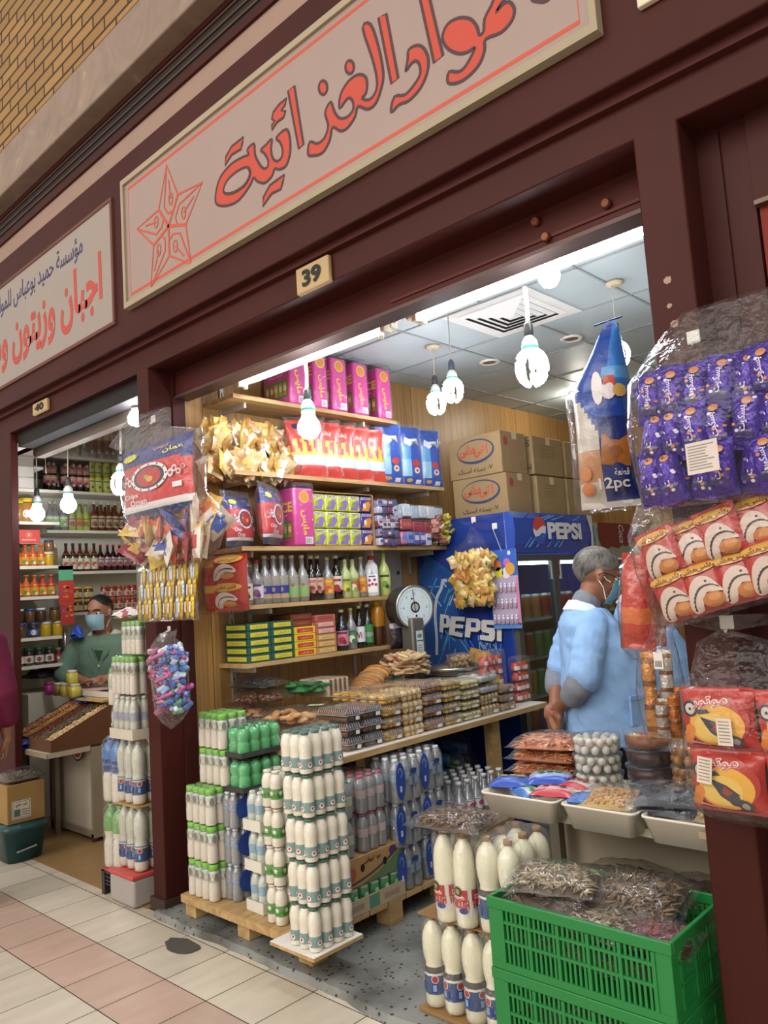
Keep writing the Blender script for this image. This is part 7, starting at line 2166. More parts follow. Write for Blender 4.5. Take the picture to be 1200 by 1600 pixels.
sachet_grid(K, 6, 3, W/6.4, H*.29, .04, .07, .1, mk_p, 5, tilt=.3, yoff=.05)
b = MB()
def rg(): return [(0, .0, -.012, W*.36, .05), (0, .0, .01, W*.50, .085), (0, 0, H*.5, W*.53, .095), (0, 0, H*.9, W*.51, .085), (.02, .03, H+.03, W*.46, .06), (.04, .07, H+.10, W*.42, .03), (.06, .095, H+.15, W*.36, .012)]
loft(b, rg(), 34, .05, 7, 'f4f2f6', 'film'); b.build('clear_bag', K)
b = MB(); st = at(1103, 715, y=RY-.11);
G = frame((st.x-(X0+X1)/2, -.112, st.z-a.z), (1, 0, .04), (0, 0, 1), (0, -1, 0)); rect(b, -.036, -.036, .036, .036, 'cfc3bb', 'paper', G)
for k in range(9): rect(b, -.031, .026-k*.0066, R(.005, .031), .0285-k*.0066, '8f8580', 'paper', G, .0005)
b.build('white_sticker', K)
a = at(1120, 955, y=RY)
K = thing('snack_bundle', 'tilted clear bag of red snack packs with yellow bands under the purple bag', 'snack bundle', T=TR(at(1140, 900, y=RY).x, RY-.01, at(1140, 948, y=RY).z, 0, 0, -.24))
pw_, ph_ = .105, .125
fd, fpr = fishpack(pw_, ph_*1.0, .04)
def onepack(b):
 w, h, t = pw_, ph_, .04
 pshape(b, ell(0, h*.84, w*.46, h*.10, 14), 'c9a03a', w, h, t, .0006)
 ptext(b, '\u0627\u0634\u06cc', w*.4, h*.16, '8a2a1c', w*.2, h*.84, w, h, t+.004, .03); ptext(b, '\u0645\u0634\u06cc', w*.4, h*.16, '8a2a1c', -w*.2, h*.82, w, h, t+.004, .03)
 pshape(b, spline([(-w*.38, h*.06), (-w*.37, h*.3), (-w*.25, h*.56), (-w*.02, h*.68), (w*.2, h*.62), (w*.36, h*.42), (w*.4, h*.3), (w*.2, h*.38), (0, h*.3), (-w*.16, h*.06)], 3), 'cdb8ac', w, h, t, .0008)
 pshape(b, ell(w*.16, h*.2, w*.24, h*.14, 14), 'b5713c', w, h, t, .001); pshape(b, ell(w*.2, h*.24, w*.14, h*.07, 10), 'c98a52', w, h, t, .0014)
 arc = spline([(-w*.3, h*.06), (-w*.22, h*.28), (-w*.04, h*.44), (w*.2, h*.46), (w*.36, h*.38)], 3, False)
 for a_, c_ in zip(arc[:-1], arc[1:]): pshape(b, [(a_[0], a_[1]), (c_[0], c_[1]), (c_[0]-.0, c_[1]+h*.035), (a_[0]-.004, a_[1]+h*.03)], '30252a', w, h, t, .0018)
 pshape(b, ell(w*.12, h*.56, w*.03, h*.022, 8), '30252a', w, h, t, .0014)
def mk_r(K, i, j, T, rr):
 part('redp', lambda b: pillow(b, pw_, ph_, .04, lambda u, v: 'b0302a' if v > .06 else '7f2420', 'print', 10, 12, 2, .2), 'snack_pack', K, T)
 part('redpp', onepack, 'print', K, T)
sachet_grid(K, 4, 2, pw_*.72, ph_*.86, .04, pw_, ph_, mk_r, 8, tilt=.06)
W, H = pw_*3.4, ph_*1.9
b = MB(); loft(b, [(0, 0, -.012, W*.42, .04), (0, 0, .01, W*.52, .06), (0, 0, H*.6, W*.54, .07), (0, 0, H, W*.5, .055), (-.05, .03, H+.04, W*.34, .03), (-.1, .06, H+.09, W*.16, .015)], 30, .05, 9, 'f6f2f0', 'film'); b.build('clear_bag', K)
qa, qb = at(1000, 1015, y=1.98), at(1020, 862, y=1.98)
K = thing('snack_bundle', 'narrow clear bag of red crisps seen edge-on at the left of the right pillar', 'snack bundle', T=TR(qa.x-.005, 1.98, qa.z, .0, 0, .12))
hS = qb.z-qa.z
b = MB(); pillow(b, .10, hS, .07, lambda u, v: 'b5301f' if (v < .3 or .42 < v) else 'c9642c', 'printc', 10, 18, 5, .2); pillow(b, .09, hS*.9, .06, lambda u, v: 'c4521f' if u > .5 else 'a82a1c', 'printc', 10, 16, 15, .2, TR(.01, .05, .01)); b.build('crisp_packs', K)
b = MB(); loft(b, [(-.01, .02, -.03, .01, .01), (0, .02, .0, .05, .055), (0, .02, hS*.4, .062, .075), (0, .02, hS*.9, .055, .06), (.02, .02, hS+.03, .035, .03), (.05, .02, hS+.08, .02, .015)], 22, .07, 3, 'f4f2f2', 'film'); b.build('clear_bag', K)
qa, qb = at(1040, 1160, y=1.95), at(1042, 1002, y=1.95)
K = thing('snack_bundle', 'narrow bag of golden wrapped bars beside the orange snack bags', 'snack bundle', T=TR(qa.x, 1.95, qa.z))
hS = qb.z-qa.z
b = MB(); rr = random.Random(6)
for i, (x, c, z0, hh2) in enumerate(((-.022, 'b5793a', .1, .8), (.02, 'b9b2ac', .34, .58), (-.026, 'c08a3a', .0, .5), (.004, '9a938e', .02, .42), (.032, 'a8652c', .05, .5))):
 pillow(b, .036, hS*hh2, .034, (lambda c: lambda u, v: c if (v*7) % 2 > .25 else '7a4a24')(c), 'foil', 7, 14, i*2., .25, TR(x, -.012+.012*(i % 3), hS*z0))
rect(b, .006, hS*.74, .030, hS*.9, 'dad5cf', 'paper', frame((0, -.034, 0), (1, 0, 0), (0, 0, 1), (0, -1, 0)))
for k in range(7): rect(b, .009+k*.0026, hS*.76, .0105+k*.0026, hS*.82, '3a3632', 'paper', frame((0, -.0346, 0), (1, 0, 0), (0, 0, 1), (0, -1, 0)))
b.build('wrapped_bars', K)
b = MB(); loft(b, [(0, 0, -.02, .02, .012), (0, 0, .02, .05, .04), (0, 0, hS*.5, .062, .05), (0, 0, hS*.9, .05, .04), (.01, .01, hS+.02, .03, .02), (.03, .03, hS+.07, .05, .03)], 22, .08, 5, 'f4f2f0', 'film'); b.build('clear_bag', K)
a = at(1080, 1262, y=RY-.02)
MX0 = at(1078, 1180, y=RY-.02).x
mw = .172; mh = at(1085, 1168, y=RY-.02).z-a.z
K = thing('snack_bundle', 'clear bag of orange-red snack packs with motorcycles, lowest on the right pillar', 'snack bundle', T=TR(MX0, RY-.02, a.z))
def moto(b):
 w, h, t = mw, mh, .06
 pshape(b, ell(0, h*.5, w*.44, h*.43, 26), 'a8281c', w, h, t, .0004)
 pshape(b, ell(w*.02, h*.42, w*.36, h*.34, 24), 'd9a13c', w, h, t, .0008); pshape(b, ell(-w*.02, h*.38, w*.26, h*.24, 20), 'd8b458', w, h, t, .0012)
 ptext(b, '\u0645\u0648\u062a\u0648\u0631', w*.5, h*.19, 'e8d2cc', -w*.04, h*.79, w, h, t+.006, .05, .1); ptext(b, '\u0645\u0648\u062a\u0648\u0631', w*.47, h*.165, 'b8342c', -w*.04, h*.79, w, h, t+.009, .0, .1)
 def rot(p): return (p[0]*.86+p[1]*.5, -p[0]*.5+p[1]*.86)
 def P(pts): return [(w*.0+rot(p)[0]*w, h*.46+rot(p)[1]*w) for p in pts]
 pshape(b, P(ell(-.36, .0, .11, .11, 16)), '2c2a2e', w, h, t, .0016); pshape(b, P(ell(-.36, .0, .075, .075, 14)), 'bdb4b0', w, h, t, .0022); pshape(b, P(ell(-.36, .0, .02, .02, 8)), '3a3438', w, h, t, .0028)
 pshape(b, P([(-.2, -.02), (.02, .03), (.2, .02), (.40, -.03), (.42, -.10), (.2, -.16), (.02, -.14), (-.1, -.08)]), '2e3340', w, h, t, .0018)
 pshape(b, P([(-.3, .02), (-.16, .12), (-.10, .10), (-.22, -.0)]), '3a3a40', w, h, t, .0022); pshape(b, P([(.0, .0), (.14, .0), (.1, -.08), (.02, -.09)]), '8f3226', w, h, t, .0024); pshape(b, P(ell(.34, -.08, .09, .08, 14)), '33333a', w, h, t, .0022); pshape(b, P(ell(.34, -.08, .05, .045, 12)), '8f8a88', w, h, t, .0028)
 pshape(b, [(-w*.38, h*.12), (-w*.1, h*.07), (-w*.1, h*.1), (-w*.38, h*.15)], 'c98a86', w, h, t, .0012)
 for k in range(3): pshape(b, ell(-w*(.40-.03*k), h*(.16+.09*k), .014, .012, 10), 'd07a2a', w, h, t, .0012)
def mk_m(K, i, j, T, rr):
 part('mot', lambda b: pillow(b, mw, mh, .06, lambda u, v: 'b0271d' if v > .04 else '8a201a', 'print', 16, 16, 4, .08), 'snack_pack', K, T)
 part('motp', moto, 'print', K, T)
for j in range(2):
 for i in range(2):
  mk_m(K, i, j, TR(mw*(.5+i*1.0)-.005*j, -.0, j*mh*1.0+.002, 0, -.02+.04*j, -.02*(i+j)), None)
b = MB()
for (x, z, rt) in ((.03, mh*.72, -.12), (.085, mh*1.35, 0), (.21, mh*1.42, -.4)):
 T = frame((x+.02, -.046, z), (cos(rt), 0, sin(rt)), (-sin(rt), 0, cos(rt)), (0, -1, 0)); rect(b, -.017, -.03, .017, .03, 'd8c9bb', 'paper', T)
 for k in range(7): rect(b, -.013, .022-k*.0075, .012, .0245-k*.0075, '8a7f78', 'paper', T, .0004)
b.build('price_stickers', K)
b = MB(); W = mw*2; H = mh*2; hk = h4.x-MX0
loft(b, [(W/2, 0, -.014, W*.42, .03), (W/2, 0, .008, W*.52, .055), (W/2, 0, H*.5, W*.54, .06), (W/2, 0, H, W*.51, .05), (W*.47, .03, H+.03, W*.44, .035), (hk+.03, .07, H+.10, .09, .02), (hk, .10, h4.z-a.z-.02, .02, .01), (hk+.02, .085, h4.z-a.z+.0, .12, .02), (hk+.03, .08, h4.z-a.z+.02, .17, .025)], 34, .05, 11, 'f4f0ee', 'film'); b.build('clear_bag', K)
qa = at(965, 792, y=2.12); qt = at(980, 490, y=2.12)
hB = qt.z-qa.z
K = thing('bread_bag', 'long blue and clear bread bag reading 12pc hanging inside the right pillar', 'bread bag', T=TR(qa.x-.02, 2.12, qa.z, .35))
def bd(u, v):
 if u < .45 and v < .62-.5*u: return 'bdb3aa' if (v > .3 or v < .14) else 'b08058'
 if v < .03: return 'b9b3ad'
 if .66 < v < .72 and u > .5: return '4f93cc'
 if u > .6 and v > .6: return '2f6fc0'
 return '20469c' if v > .45 else '1d2f6e'
wB = .17
def gather(b):
 b.v = [(x*(1-.82*clamp((z/hB-.66)/.34))+.05*clamp((z/hB-.6)/.4), y*(1-.6*clamp((z/hB-.66)/.34)), z) for x, y, z in b.v]
def bdl(u, v):
 return bd(u, v)
b = MB(); pillow(b, wB, hB, .12, bdl, 'print', 18, 30, 2, .07, None, .06); gather(b); b.build('bag', K)
b = MB(); w, h, t = wB, hB, .12
ptext(b, '12pc', .085, .04, 'd9d3d6', .02, h*.115, w, h, t, .02); ptext(b, '\u0642\u0637\u0639\u0629', .04, .02, 'd9d3d6', .045, h*.175, w, h, t, .02)
pshape(b, [(-.01, h*.22), (.07, h*.2), (.075, h*.36), (.0, h*.38)], 'a0632f', w, h, t, .001); pshape(b, ell(.035, h*.28, .02, .016, 12), '8a5226', w, h, t, .0014)
pshape(b, ell(.0, h*.62, .016, .05, 12), 'ded6d6', w, h, t, .001); pshape(b, ell(.03, h*.6, .02, .026, 12), 'd6ced0', w, h, t, .001); pshape(b, [(.02, h*.63), (.05, h*.63), (.05, h*.68), (.02, h*.68)], 'c4452f', w, h, t, .0014); pshape(b, ell(.06, h*.6, .018, .02, 10), 'c9a25a', w, h, t, .0012)
pshape(b, ell(-.055, h*.18, .016, .02, 12), 'c07a4a', w, h, t, .001); pshape(b, ell(-.055, h*.1, .02, .018, 12), 'c9784a', w, h, t, .001)
b.build('print', K)
b = MB(); pillow(b, wB*.95, hB*.72, .17, lambda u, v: 'f2f2f4', 'film', 14, 18, 5, .12, TR(-.025, 0, -.012), .04); b.build('clear_wrap', K)
b = MB(); tube(b, [(.0, .0, hB*.99), (.08, .03, hB*1.03)], .003, 4, '2a4f9c', 'plas'); b.build('hanging_loop', K)
b = MB()
for px, py, s in ((1043, 438, .011), (1046, 478, .007), (1054, 506, .011)):
 q = at(px, py, y=PY); flat(b, [(q.x+s*cos(t)*(1+.4*nz_(cos(t)*2, sin(t)*2, s*99)), q.z+s*.9*sin(t)*(1+.4*nz_(cos(t)*2, 5, s*99))) for t in [2*pi*k/14 for k in range(14)]], 'a8897a', 'matte', frame((0, PY-.0008, 0), (1, 0, 0), (0, 0, 1), (0, -1, 0)))
tag(b.build('paint_chips'), 'pale chips in the paint high on the right pillar', 'paint chips')
               # ==== the left shop
NX = -5.75        # front edge of the near shelving unit
def nshelf(name, label, y0, y1, z, x0, x1, group):
 K = thing(name, label, 'shelf', group, loc=(x0, y0, z))
 b = MB(); box(b, 0, 0, -.022, x1-x0, y1-y0, 0, 'e2ddc9', 'white'); b.build('board', K)
 return K
def npt(px, py, x): return at(px, py, x=x)
yA, yB = npt(20, 940, NX).y, npt(96, 940, NX).y
b = MB(); box(b, -6.26, yA-.03, 0, NX+.005, yA, 2.5, 'e6e2d2', 'white'); tag(b.build('shelf_upright'), 'white upright board at the hall end of the left shop shelves', 'shelf upright')
rows = [764, 815, 884, 932, 996, 1040]
zs_ = [npt(57, y, NX).z for y in rows]
nm = ['topmost', 'second', 'third', 'fourth', 'fifth', 'lowest']
for i, z in enumerate(zs_):
 nshelf('shelf', nm[i]+' white board of the near shelving unit in the left shop', yA, yB, z, -6.26, NX, 'white shelves of the near unit')
def jar(px, z, r, h, liq, lid, label, lab=None, x=NX-.07, group='jars in the left shop', mat='milk', name='jar', ref=940, glow=None):
 y = npt(px, ref, x).y
 K = thing(name, label, 'jar', group, loc=(x, y, z+.001))
 key = (r, h, str(liq), str(lid), str(lab))
 part(('jb',)+key, lambda b: lathe(b, [(r*.9, 0), (r, h*.06), (r, h*.74), (r*.86, h*.84)], 12, col=liq, mat='gfood' if mat == 'f' else mat), 'body', K)
 part(('jl',)+key, lambda b: lathe(b, [(r*.92, h*.84), (r*.94, h*.86), (r*.94, h*.98), (r*.88, h)], 12, col=lid, mat='plas'), 'lid', K)
 if lab:
  def lf(b):
   lathe(b, [(r*1.015, h*.15), (r*1.015, h*.55)], 12, col=lab[0], mat='paper', cap=False)
   curved_dot(b, r*1.03, -.3, h*.33, r*.5, lab[1]);
  part(('jt',)+key, lf, 'paper_label', K)
 return K
def orange(px, z, label, red=False, x=NX-.06):
 y = npt(px, 920, x).y
 K = thing('bottle', label, 'bottle', 'orange juice bottles in the left shop', loc=(x, y, z+.001), rz=-.5)
 def ll(b, h, r):
  curved_dot(b, r, 0, .2*h, .016, '5f8f2f'); curved_dot(b, r*1.01, .5, .14*h, .01, 'e6dfc0')
 bottle_parts(K, .158, .031, prof_glass, 'c9602a' if not red else 'b8402a', 'cf7a3a', [(.08, .55, 'd9932f')], 'milk', .018, extra=ll)
pos = ['first', 'second', 'third', 'fourth', 'fifth']
for i, px in enumerate((27, 40, 52, 65)): orange(px, zs_[2], pos[i]+' orange juice bottle from the hall on the upper juice shelf')
for i, px in enumerate((28, 41, 54, 67, 80)): orange(px, zs_[3], pos[i]+' orange juice bottle from the hall on the lower juice shelf', i > 2)
jar(77, zs_[2], .038, .105, 'c9a01c', 'd6cfc0', 'yellow pickle jar at the end of the upper juice shelf', mat='f')
jar(78, zs_[2]+.11, .036, .085, '8a6230', '3a4688', 'brown olive jar with a blue lid above the yellow pickle jar', mat='f', x=NX-.1)
jar(84, zs_[2], .034, .17, '8f7a5a', 'e0dccf', 'tall tan jar behind the yellow pickle jar', mat='f', x=NX-.16)
dk = [('3a2f22', 'c9cdd0'), ('5f4426', '2f4a9a'), ('4a3428', 'd9d9d6'), ('6a5126', '4a3a2a')]
for i, (px, (c, l)) in enumerate(zip((29, 46, 63, 85), dk)):
 jar(px, zs_[4]+.108, .037, .1, c, l, ['dark olive jar with a pale lid, upper row by the hall', 'brown pickle jar with a blue lid in the upper row', 'dark brown jar with a white lid in the upper row', 'brown jar of sliced pickles in the upper row next to the red calendar'][i], mat='f')
lw = [('5a4326', '2f4a9a'), ('3a2c22', '2f4a9a'), ('c4a01f', 'd9d2c2'), ('cba51f', 'cfc4b0')]
for i, (px, (c, l)) in enumerate(zip((31, 51, 70, 89), lw)):
 jar(px, zs_[4], .038, .105, c, l, ['brown pickle jar with a blue lid in the lower row by the hall', 'dark jar with a blue label and a blue lid', 'yellow stuffed pickle jar with a white lid', 'yellow pickle jar nearest the red calendar'][i], ('4a62b0', 'dfe0e8') if i == 1 else None, mat='f')
for i, px in enumerate((28, 43, 59, 75)):
 jar(px, zs_[5], .034, .125, '3a261c', '1f5a38', pos[i]+' coffee jar with a green lid from the hall', ('d9d4cc', '7a3a2a'), mat='gloss', group='coffee jars with green lids')
jar(89, zs_[5], .022, .11, '6a2a26', '8a8a86', 'small dark red jar after the coffee jars', ('b03a3a', 'd9c9c0'))
jar(30, zs_[1], .05, .16, 'a8803a', 'c9b02c', 'big yellow-lidded jar on the second shelf near the hall', mat='f')
jar(43, zs_[1], .058, .175, 'a8783a', 'd0b42c', 'big jar with a yellow lid and an orange label on the second shelf', ('c96a4a', 'e0d6c8'), mat='f')
K = thing('box', 'red card box with a gold crest on the third shelf of the left shop', 'box', loc=(NX-.22, npt(29, 850, NX).y, zs_[2]+.165))
b = MB(); D = npt(65, 850, NX).y-npt(29, 850, NX).y; rbox(b, 0, 0, 0, .2, D, .10, .003, 'c8453f', 'paper', seg=1); b.build('box', K)
b = MB(); G = frame((.2008, D/2, .05), (0, 1, 0), (0, 0, 1), (1, 0, 0)); ribbon(b, ell(0, .012, .022, .022, 18), .002, 'e0b08a', 'paper', G, 0, True); rect(b, -.05, -.028, .05, -.02, 'e0b08a', 'paper', G); flat(b, ell(0, .012, .01, .013, 12), 'e0b08a', 'paper', G, .0004); b.build('crest', K)
K = thing('board', 'thin board over the upper juice bottles carrying the red box', 'board', loc=(-6.2, yA, zs_[2]+.162)); b = MB(); box(b, 0, 0, 0, .43, D+.04, .002, 'cfc6b0', 'card'); b.build('panel', K)
for k in range(2):
 carton('carton', ['lower', 'upper'][k]+' white carton at the top of the near shelving unit', 'carton', 'white cartons in the left shop', .2, npt(55, 790, NX).y-npt(30, 790, NX).y, .085, 'd8d2c2', TR(NX-.21, npt(30, 790, NX).y, zs_[0]+.001+k*.087-.0), None, flaps=False)
b = MB(); lw_ = npt(76, 740, NX+.0).y
box(b, -6.26, yA, zs_[0]+.19, NX-.02, lw_-.03, 2.49, 'e3dfca', 'white'); tag(b.build('cupboard'), 'plain white wall cupboard above the near shelving unit', 'cupboard')
cy = npt(104, 940, NX+.02)
K = thing('calendar', 'hanging red and green leaflets at the end of the near shelving unit', 'leaflets', T=frame((NX+.02, cy.y, npt(104, 940, NX+.02).z), (0, 1, 0), (-1, 0, 0), (0, 0, 1)))
b = MB(); zt = npt(104, 884, NX+.02).z-cy.z; zb = npt(104, 976, NX+.02).z-cy.z
box(b, -.055, 0, zt-.11, .055, .003, zt, '5fae82', 'paper'); box(b, -.055, .0, zt-.03, .055, .0036, zt, 'b9d2a0', 'paper'); b.build('green_leaflet', K)
b = MB(); box(b, -.055, .001, zt-.28, .06, .004, zt-.115, 'c2382c', 'paper'); box(b, -.045, .001, zb, .055, .004, zt-.285, 'b8352a', 'paper')
G = frame((0, -.0004, 0), (1, 0, 0), (0, 0, 1), (0, -1, 0)); rr = random.Random(3)
for z0 in (zt-.2, zb+.09):
 for k in range(9): flat(b, ell(rr.uniform(-.02, .045), z0+rr.uniform(-.03, .05), .014, .008, 8), rr.choice(['d9a03a', 'd8802f', 'c9542c']), 'paper', G)
 flat(b, ell(-.02, z0+.01, .014, .012, 8), '8a5a9a', 'paper', G, .0004)
b.build('red_leaflet', K)
 # -- bottle shelves along the left wall, deeper
BX = -5.98
yC, yD = npt(74, 830, BX).y, npt(232, 830, BX).y
br_ = [717, 769, 829, 892, 955, 1010]
bz_ = [npt(150, y, BX).z for y in br_]
for i, z in enumerate(bz_):
 y0_ = yC if i < 3 else npt(100, 900, BX).y
 nshelf('shelf', nm[i]+' long white bottle shelf on the left shop wall', y0_, yD, z, -6.265, BX, 'long bottle shelves in the left shop')
def nb(px, si, h, r, liq, cap, lab, label, group, mat='milk', extra=None, x=BX-.05, ref=None):
 y = npt(px, br_[si]-25, x).y
 K = thing('bottle', label, 'bottle', group, loc=(x, y, bz_[si]+.001), rz=-.4)
 bottle_parts(K, h, r, prof_glass, liq, cap, lab, mat, extra=extra, seg=10)
YL = 'd6cf5a'
yx = fruit('b5b87a', '4a7a34')
for i, px in enumerate((132, 145, 157, 169)): nb(px, 0, .235, .036, YL, '5f9a3a', [(.2, .5, 'd9dcb0')], pos[i]+' yellow lemon juice bottle from the left on the topmost bottle shelf', 'lemon juice bottles on the topmost shelf', extra=yx)
for i, px in enumerate((86, 97, 108, 120)): nb(px, 0, .15, .04, 'c9a02c', 'c9a83a', [(.2, .5, 'd8b85a')], pos[i]+' golden jar from the left on the topmost bottle shelf', 'golden jars on the topmost shelf')
for i, px in enumerate((74, 82, 101, 113, 123, 134)): nb(px, 1, .235, .033, '1a1517', 'd9d6d0', [(.25, .5, 'c9907a')], (pos+['sixth'])[i]+' black syrup bottle with a white cap from the left', 'black syrup bottles', 'gloss', fruit('7a3a44', 'd9b0a0'))
for i, px in enumerate((142, 153, 166, 180)): nb(px, 1, .215, .034, 'c9c34c', '4a8a34', [(.15, .5, 'c9c86a')], pos[i]+' yellow-green lemon bottle with a green cap on the second bottle shelf', 'lemon bottles on the second shelf', extra=yx)
for i, px in enumerate((78, 86, 99)): nb(px, 2, .225, .036, 'b9b4a8', 'd6d3cc', [(.12, .5, 'a8b894')], pos[i]+' clear bottle with a green label near the bulbs', 'clear bottles near the bulbs', 'pet', fruit('7ab04a', 'd9dcd0'))
for i, px in enumerate((112, 124, 134)): nb(px, 2, .215, .033, 'aebf62', '4f7a34', [(.15, .5, ['c9a0a0', 'c98a4a', 'b0b84a'][i])], pos[i]+' pale green bottle on the third bottle shelf', 'pale green bottles on the third shelf', extra=fruit('a8543a', '6a8a34'))
for i, px in enumerate((147, 158, 170, 180, 191)):
 nb(px, 2, .235, .033, '6a3a22', 'd6d0c6', [(.12, .52, 'bfa27c')], pos[i]+' brown vinegar bottle with a tan label', 'brown vinegar bottles', 'milk', fruit('6f5a3e', '4a3c2c'))
for i, px in enumerate((152, 164, 176)): nb(px, 2, .23, .031, '6a3a22', 'c9c4ba', None, ordinal(i)+' brown vinegar bottle in the second row', 'vinegar bottles in the second row', 'milk', None, BX-.14)
for i, px in enumerate((103, 114, 125, 135, 147)): nb(px, 3, .225, .032, '5f241c', '1f3a30', [(.08, .46, 'd0cfae'), (.46, .62, '4f9a5a')], pos[i]+' dark red bottle with a green and cream label', 'bottles with green and cream labels', 'gloss', fruit('b8453f', 'd9d0b8'))
for i, px in enumerate((157, 168, 177, 187, 197, 206)): nb(px, 3, .215, .03, '3a1216', 'b5303a', [(.2, .5, 'bdb4b4')], (pos+['sixth'])[i]+' dark bottle with a red neck and a grey label', 'dark bottles with red necks', 'gloss', fruit('a03a44', '8a6a6a'))
for j in range(2):
 for i, px in enumerate((163, 175, 186, 199, 207, 218)):
  jar(px, bz_[4]+.101*j, .03, .096, '9c4a2f', 'b8483a', (pos+['sixth'])[i]+' small red paste jar from the left in the '+['lower', 'upper'][j]+' row', ('d0bfa6', 'a8382c'), x=BX-.05, group='red paste jars', ref=930)
for j in range(2):
 for i, px in enumerate((121, 138)):
  jar(px, bz_[4]+.101*j, .037, .096, '6a451f', 'd9b43a', ['near', 'far'][i]+' honey jar with a gold cloth lid in the '+['lower', 'upper'][j]+' row', ('d8cfa8', 'd0a02c'), x=BX-.05, group='honey jars', ref=930)
for i, px in enumerate((180, 194, 206, 217)):
 jar(px, bz_[5], .036, .095, ['b58a2f', '7f9a34', 'a8823c', 'b08a4a'][i], 'd6d2c6', pos[i]+' pickle jar on the lowest bottle shelf behind the shopkeeper', ('d8cba0', '8a5a2c') if i < 2 else None, x=BX-.05, group='pickle jars behind the shopkeeper', ref=985)
q = at(106, 1003, x=-5.9)
K = thing('steel_pan', 'big shiny steel pan standing on edge beside the jars', 'pan', T=frame((-5.9, q.y, q.z), (-.86, .5, 0), (0, 0, 1), (.5, .86, 0)) @ Matrix.Scale(.6, 4))
b = MB(); lathe(b, [(.20, -.09), (.205, -.02), (.21, 0), (.2, .004), (.17, -.01), (.0, -.012)], 28, col='c4c4c2', mat='metal'); b.build('pan', K)
for i, (px, py, z_, c, lab) in enumerate(((85, 1043, .93, '3a2226', 'dark red shiny packet lying behind the glass-topped chest'), (62, 1056, .9, '241d20', 'black shiny packet at the left end behind the chest'), (98, 1052, .905, '2f5aa8', 'blue packet behind the chest near the yellow jar'), (120, 995, 1.13, '2a55c0', 'crumpled blue bag beside the steel pan'))):
 q = at(px, py, x=-5.86 if i < 3 else -5.7)
 K = thing('packet', lab, 'packet', 'packets behind the chest', T=TR(q.x, q.y, q.z-.02, .4*i))
 b = MB(); pillow_flat(b, .22 if i < 3 else .09, .16 if i < 3 else .09, .06 if i < 3 else .09, lambda u, v: c, 'printc', 10, 10, i*3., .35); b.build('wrapper', K)
K = thing('side_table', 'low white ledge behind the chest carrying the packets', 'table', loc=(-6.2, 2.34, 0)); b = MB(); box(b, 0, .0, 0, .46, .30, .86, 'cfc8b4', 'white'); b.build('body', K)
 # -- white drinks chest with glass top
F0 = at(148, 1318, z=0); FXR, FYF = F0.x, F0.y
K = thing('chest_cooler', 'old white drinks chest with a round logo on its side, in the left shop', 'chest', loc=(FXR-.62, FYF, 0))
W, D, HZ = .62, .48, .88
b = MB()
box(b, .02, .015, .05, W-.02, D, .57, 'c9c0ac', 'white', bev=.006); b.build('body', K)
b = MB()
for (x0, z0, x1, z1) in ((0, .03, .03, .575), (W-.03, .03, W, .575), (.03, .54, W-.03, .575), (.03, .03, W-.03, .07)): box(b, x0, 0, z0, x1, .0299, z1, 'b5ab98', 'dull')
for (y0, z0, y1, z1) in ((.03, .03, .06, .54), (D-.03, .03, D, .62), (.03, .54, D-.03, .575), (.06, .03, D-.03, .06)): box(b, W-.02, y0, z0, W+.003, y1, z1, 'b5ab98', 'dull')
for x in (.01, W-.04):
 box(b, x, .0, 0, x+.03, .03, .05, '5a4a3c', 'dull'); box(b, x, D-.03, 0, x+.03, D, .05, '5a4a3c', 'dull')
b.build('frame', K)
b = MB()
G = frame((W+.0034, D*.62, .50), (0, 1, 0), (0, 0, 1), (1, 0, 0))
def pepsi_ball(b, G, r, lower=False):
 a0, a1 = (0, 2*pi)
 P = lambda rr_, n=28: [(x, min(y, 0) if lower else y) for x, y in ell(0, 0, rr_, rr_, n)]
 flat(b, P(r), '22284a', 'print', G); flat(b, P(r*.88), 'd8d2c6', 'print', G, .0005); flat(b, P(r*.74), 'b5452f', 'print', G, .001)
 if not lower: flat(b, [(-r*.74, -.1*r), (-r*.3, .08*r), (r*.2, -.08*r), (r*.72, .1*r), (r*.7, -.2*r), (r*.2, -.4*r), (-r*.3, -.2*r), (-r*.68, -.3*r)], 'd8d2c6', 'print', G, .0015); flat(b, ell(0, 0, r*.73, r*.73, 16, pi+.35, 2*pi-.25), '2f4a8a', 'print', G, .0018)
pepsi_ball(b, G, .125)
pepsi_ball(b, frame((W*.72, -.0006, .565), (1, 0, 0), (0, 0, 1), (0, -1, 0)) @ TR(0, 0, .016), .085, True)
b.build('round_logo', K)
b = MB(); box(b, .0, .18, .572, W, D, .66, 'c9c0ac', 'white'); box(b, .0, .17, .66, W, D+.1, .69, 'd8d0bc', 'white')
for (x, y) in ((0, .17), (W-.04, .17), (0, D+.06), (W-.04, D+.06)): box(b, x, y, .69, x+.04, y+.04, HZ-.03, 'd8d0bc', 'white')
box(b, 0, .17, HZ-.03, W, .21, HZ, 'd8d0bc', 'white'); box(b, W-.04, .21, HZ-.03, W, D+.06, HZ, 'd8d0bc', 'white'); box(b, 0, .21, HZ-.03, .04, D+.06, HZ, 'd8d0bc', 'white'); box(b, 0, D+.06, HZ-.03, W, D+.1, HZ, 'd8d0bc', 'white')
for k in range(3): box(b, .04, .24+k*.09, HZ-.012, W-.04, .255+k*.09, HZ-.002, '55524c', 'dull')
b.build('glass_case_frame', K)
b = MB(); box(b, .04, .18, .7, W-.04, .183, HZ-.03, 'd5e2dc', 'glass'); box(b, W-.012, .21, .7, W-.009, D+.06, HZ-.05, 'd5e2dc', 'glass'); box(b, .04, .21, HZ-.018, W-.04, D+.06, HZ-.014, 'd5e2dc', 'glass'); b.build('glass', K)
rr = random.Random(4)
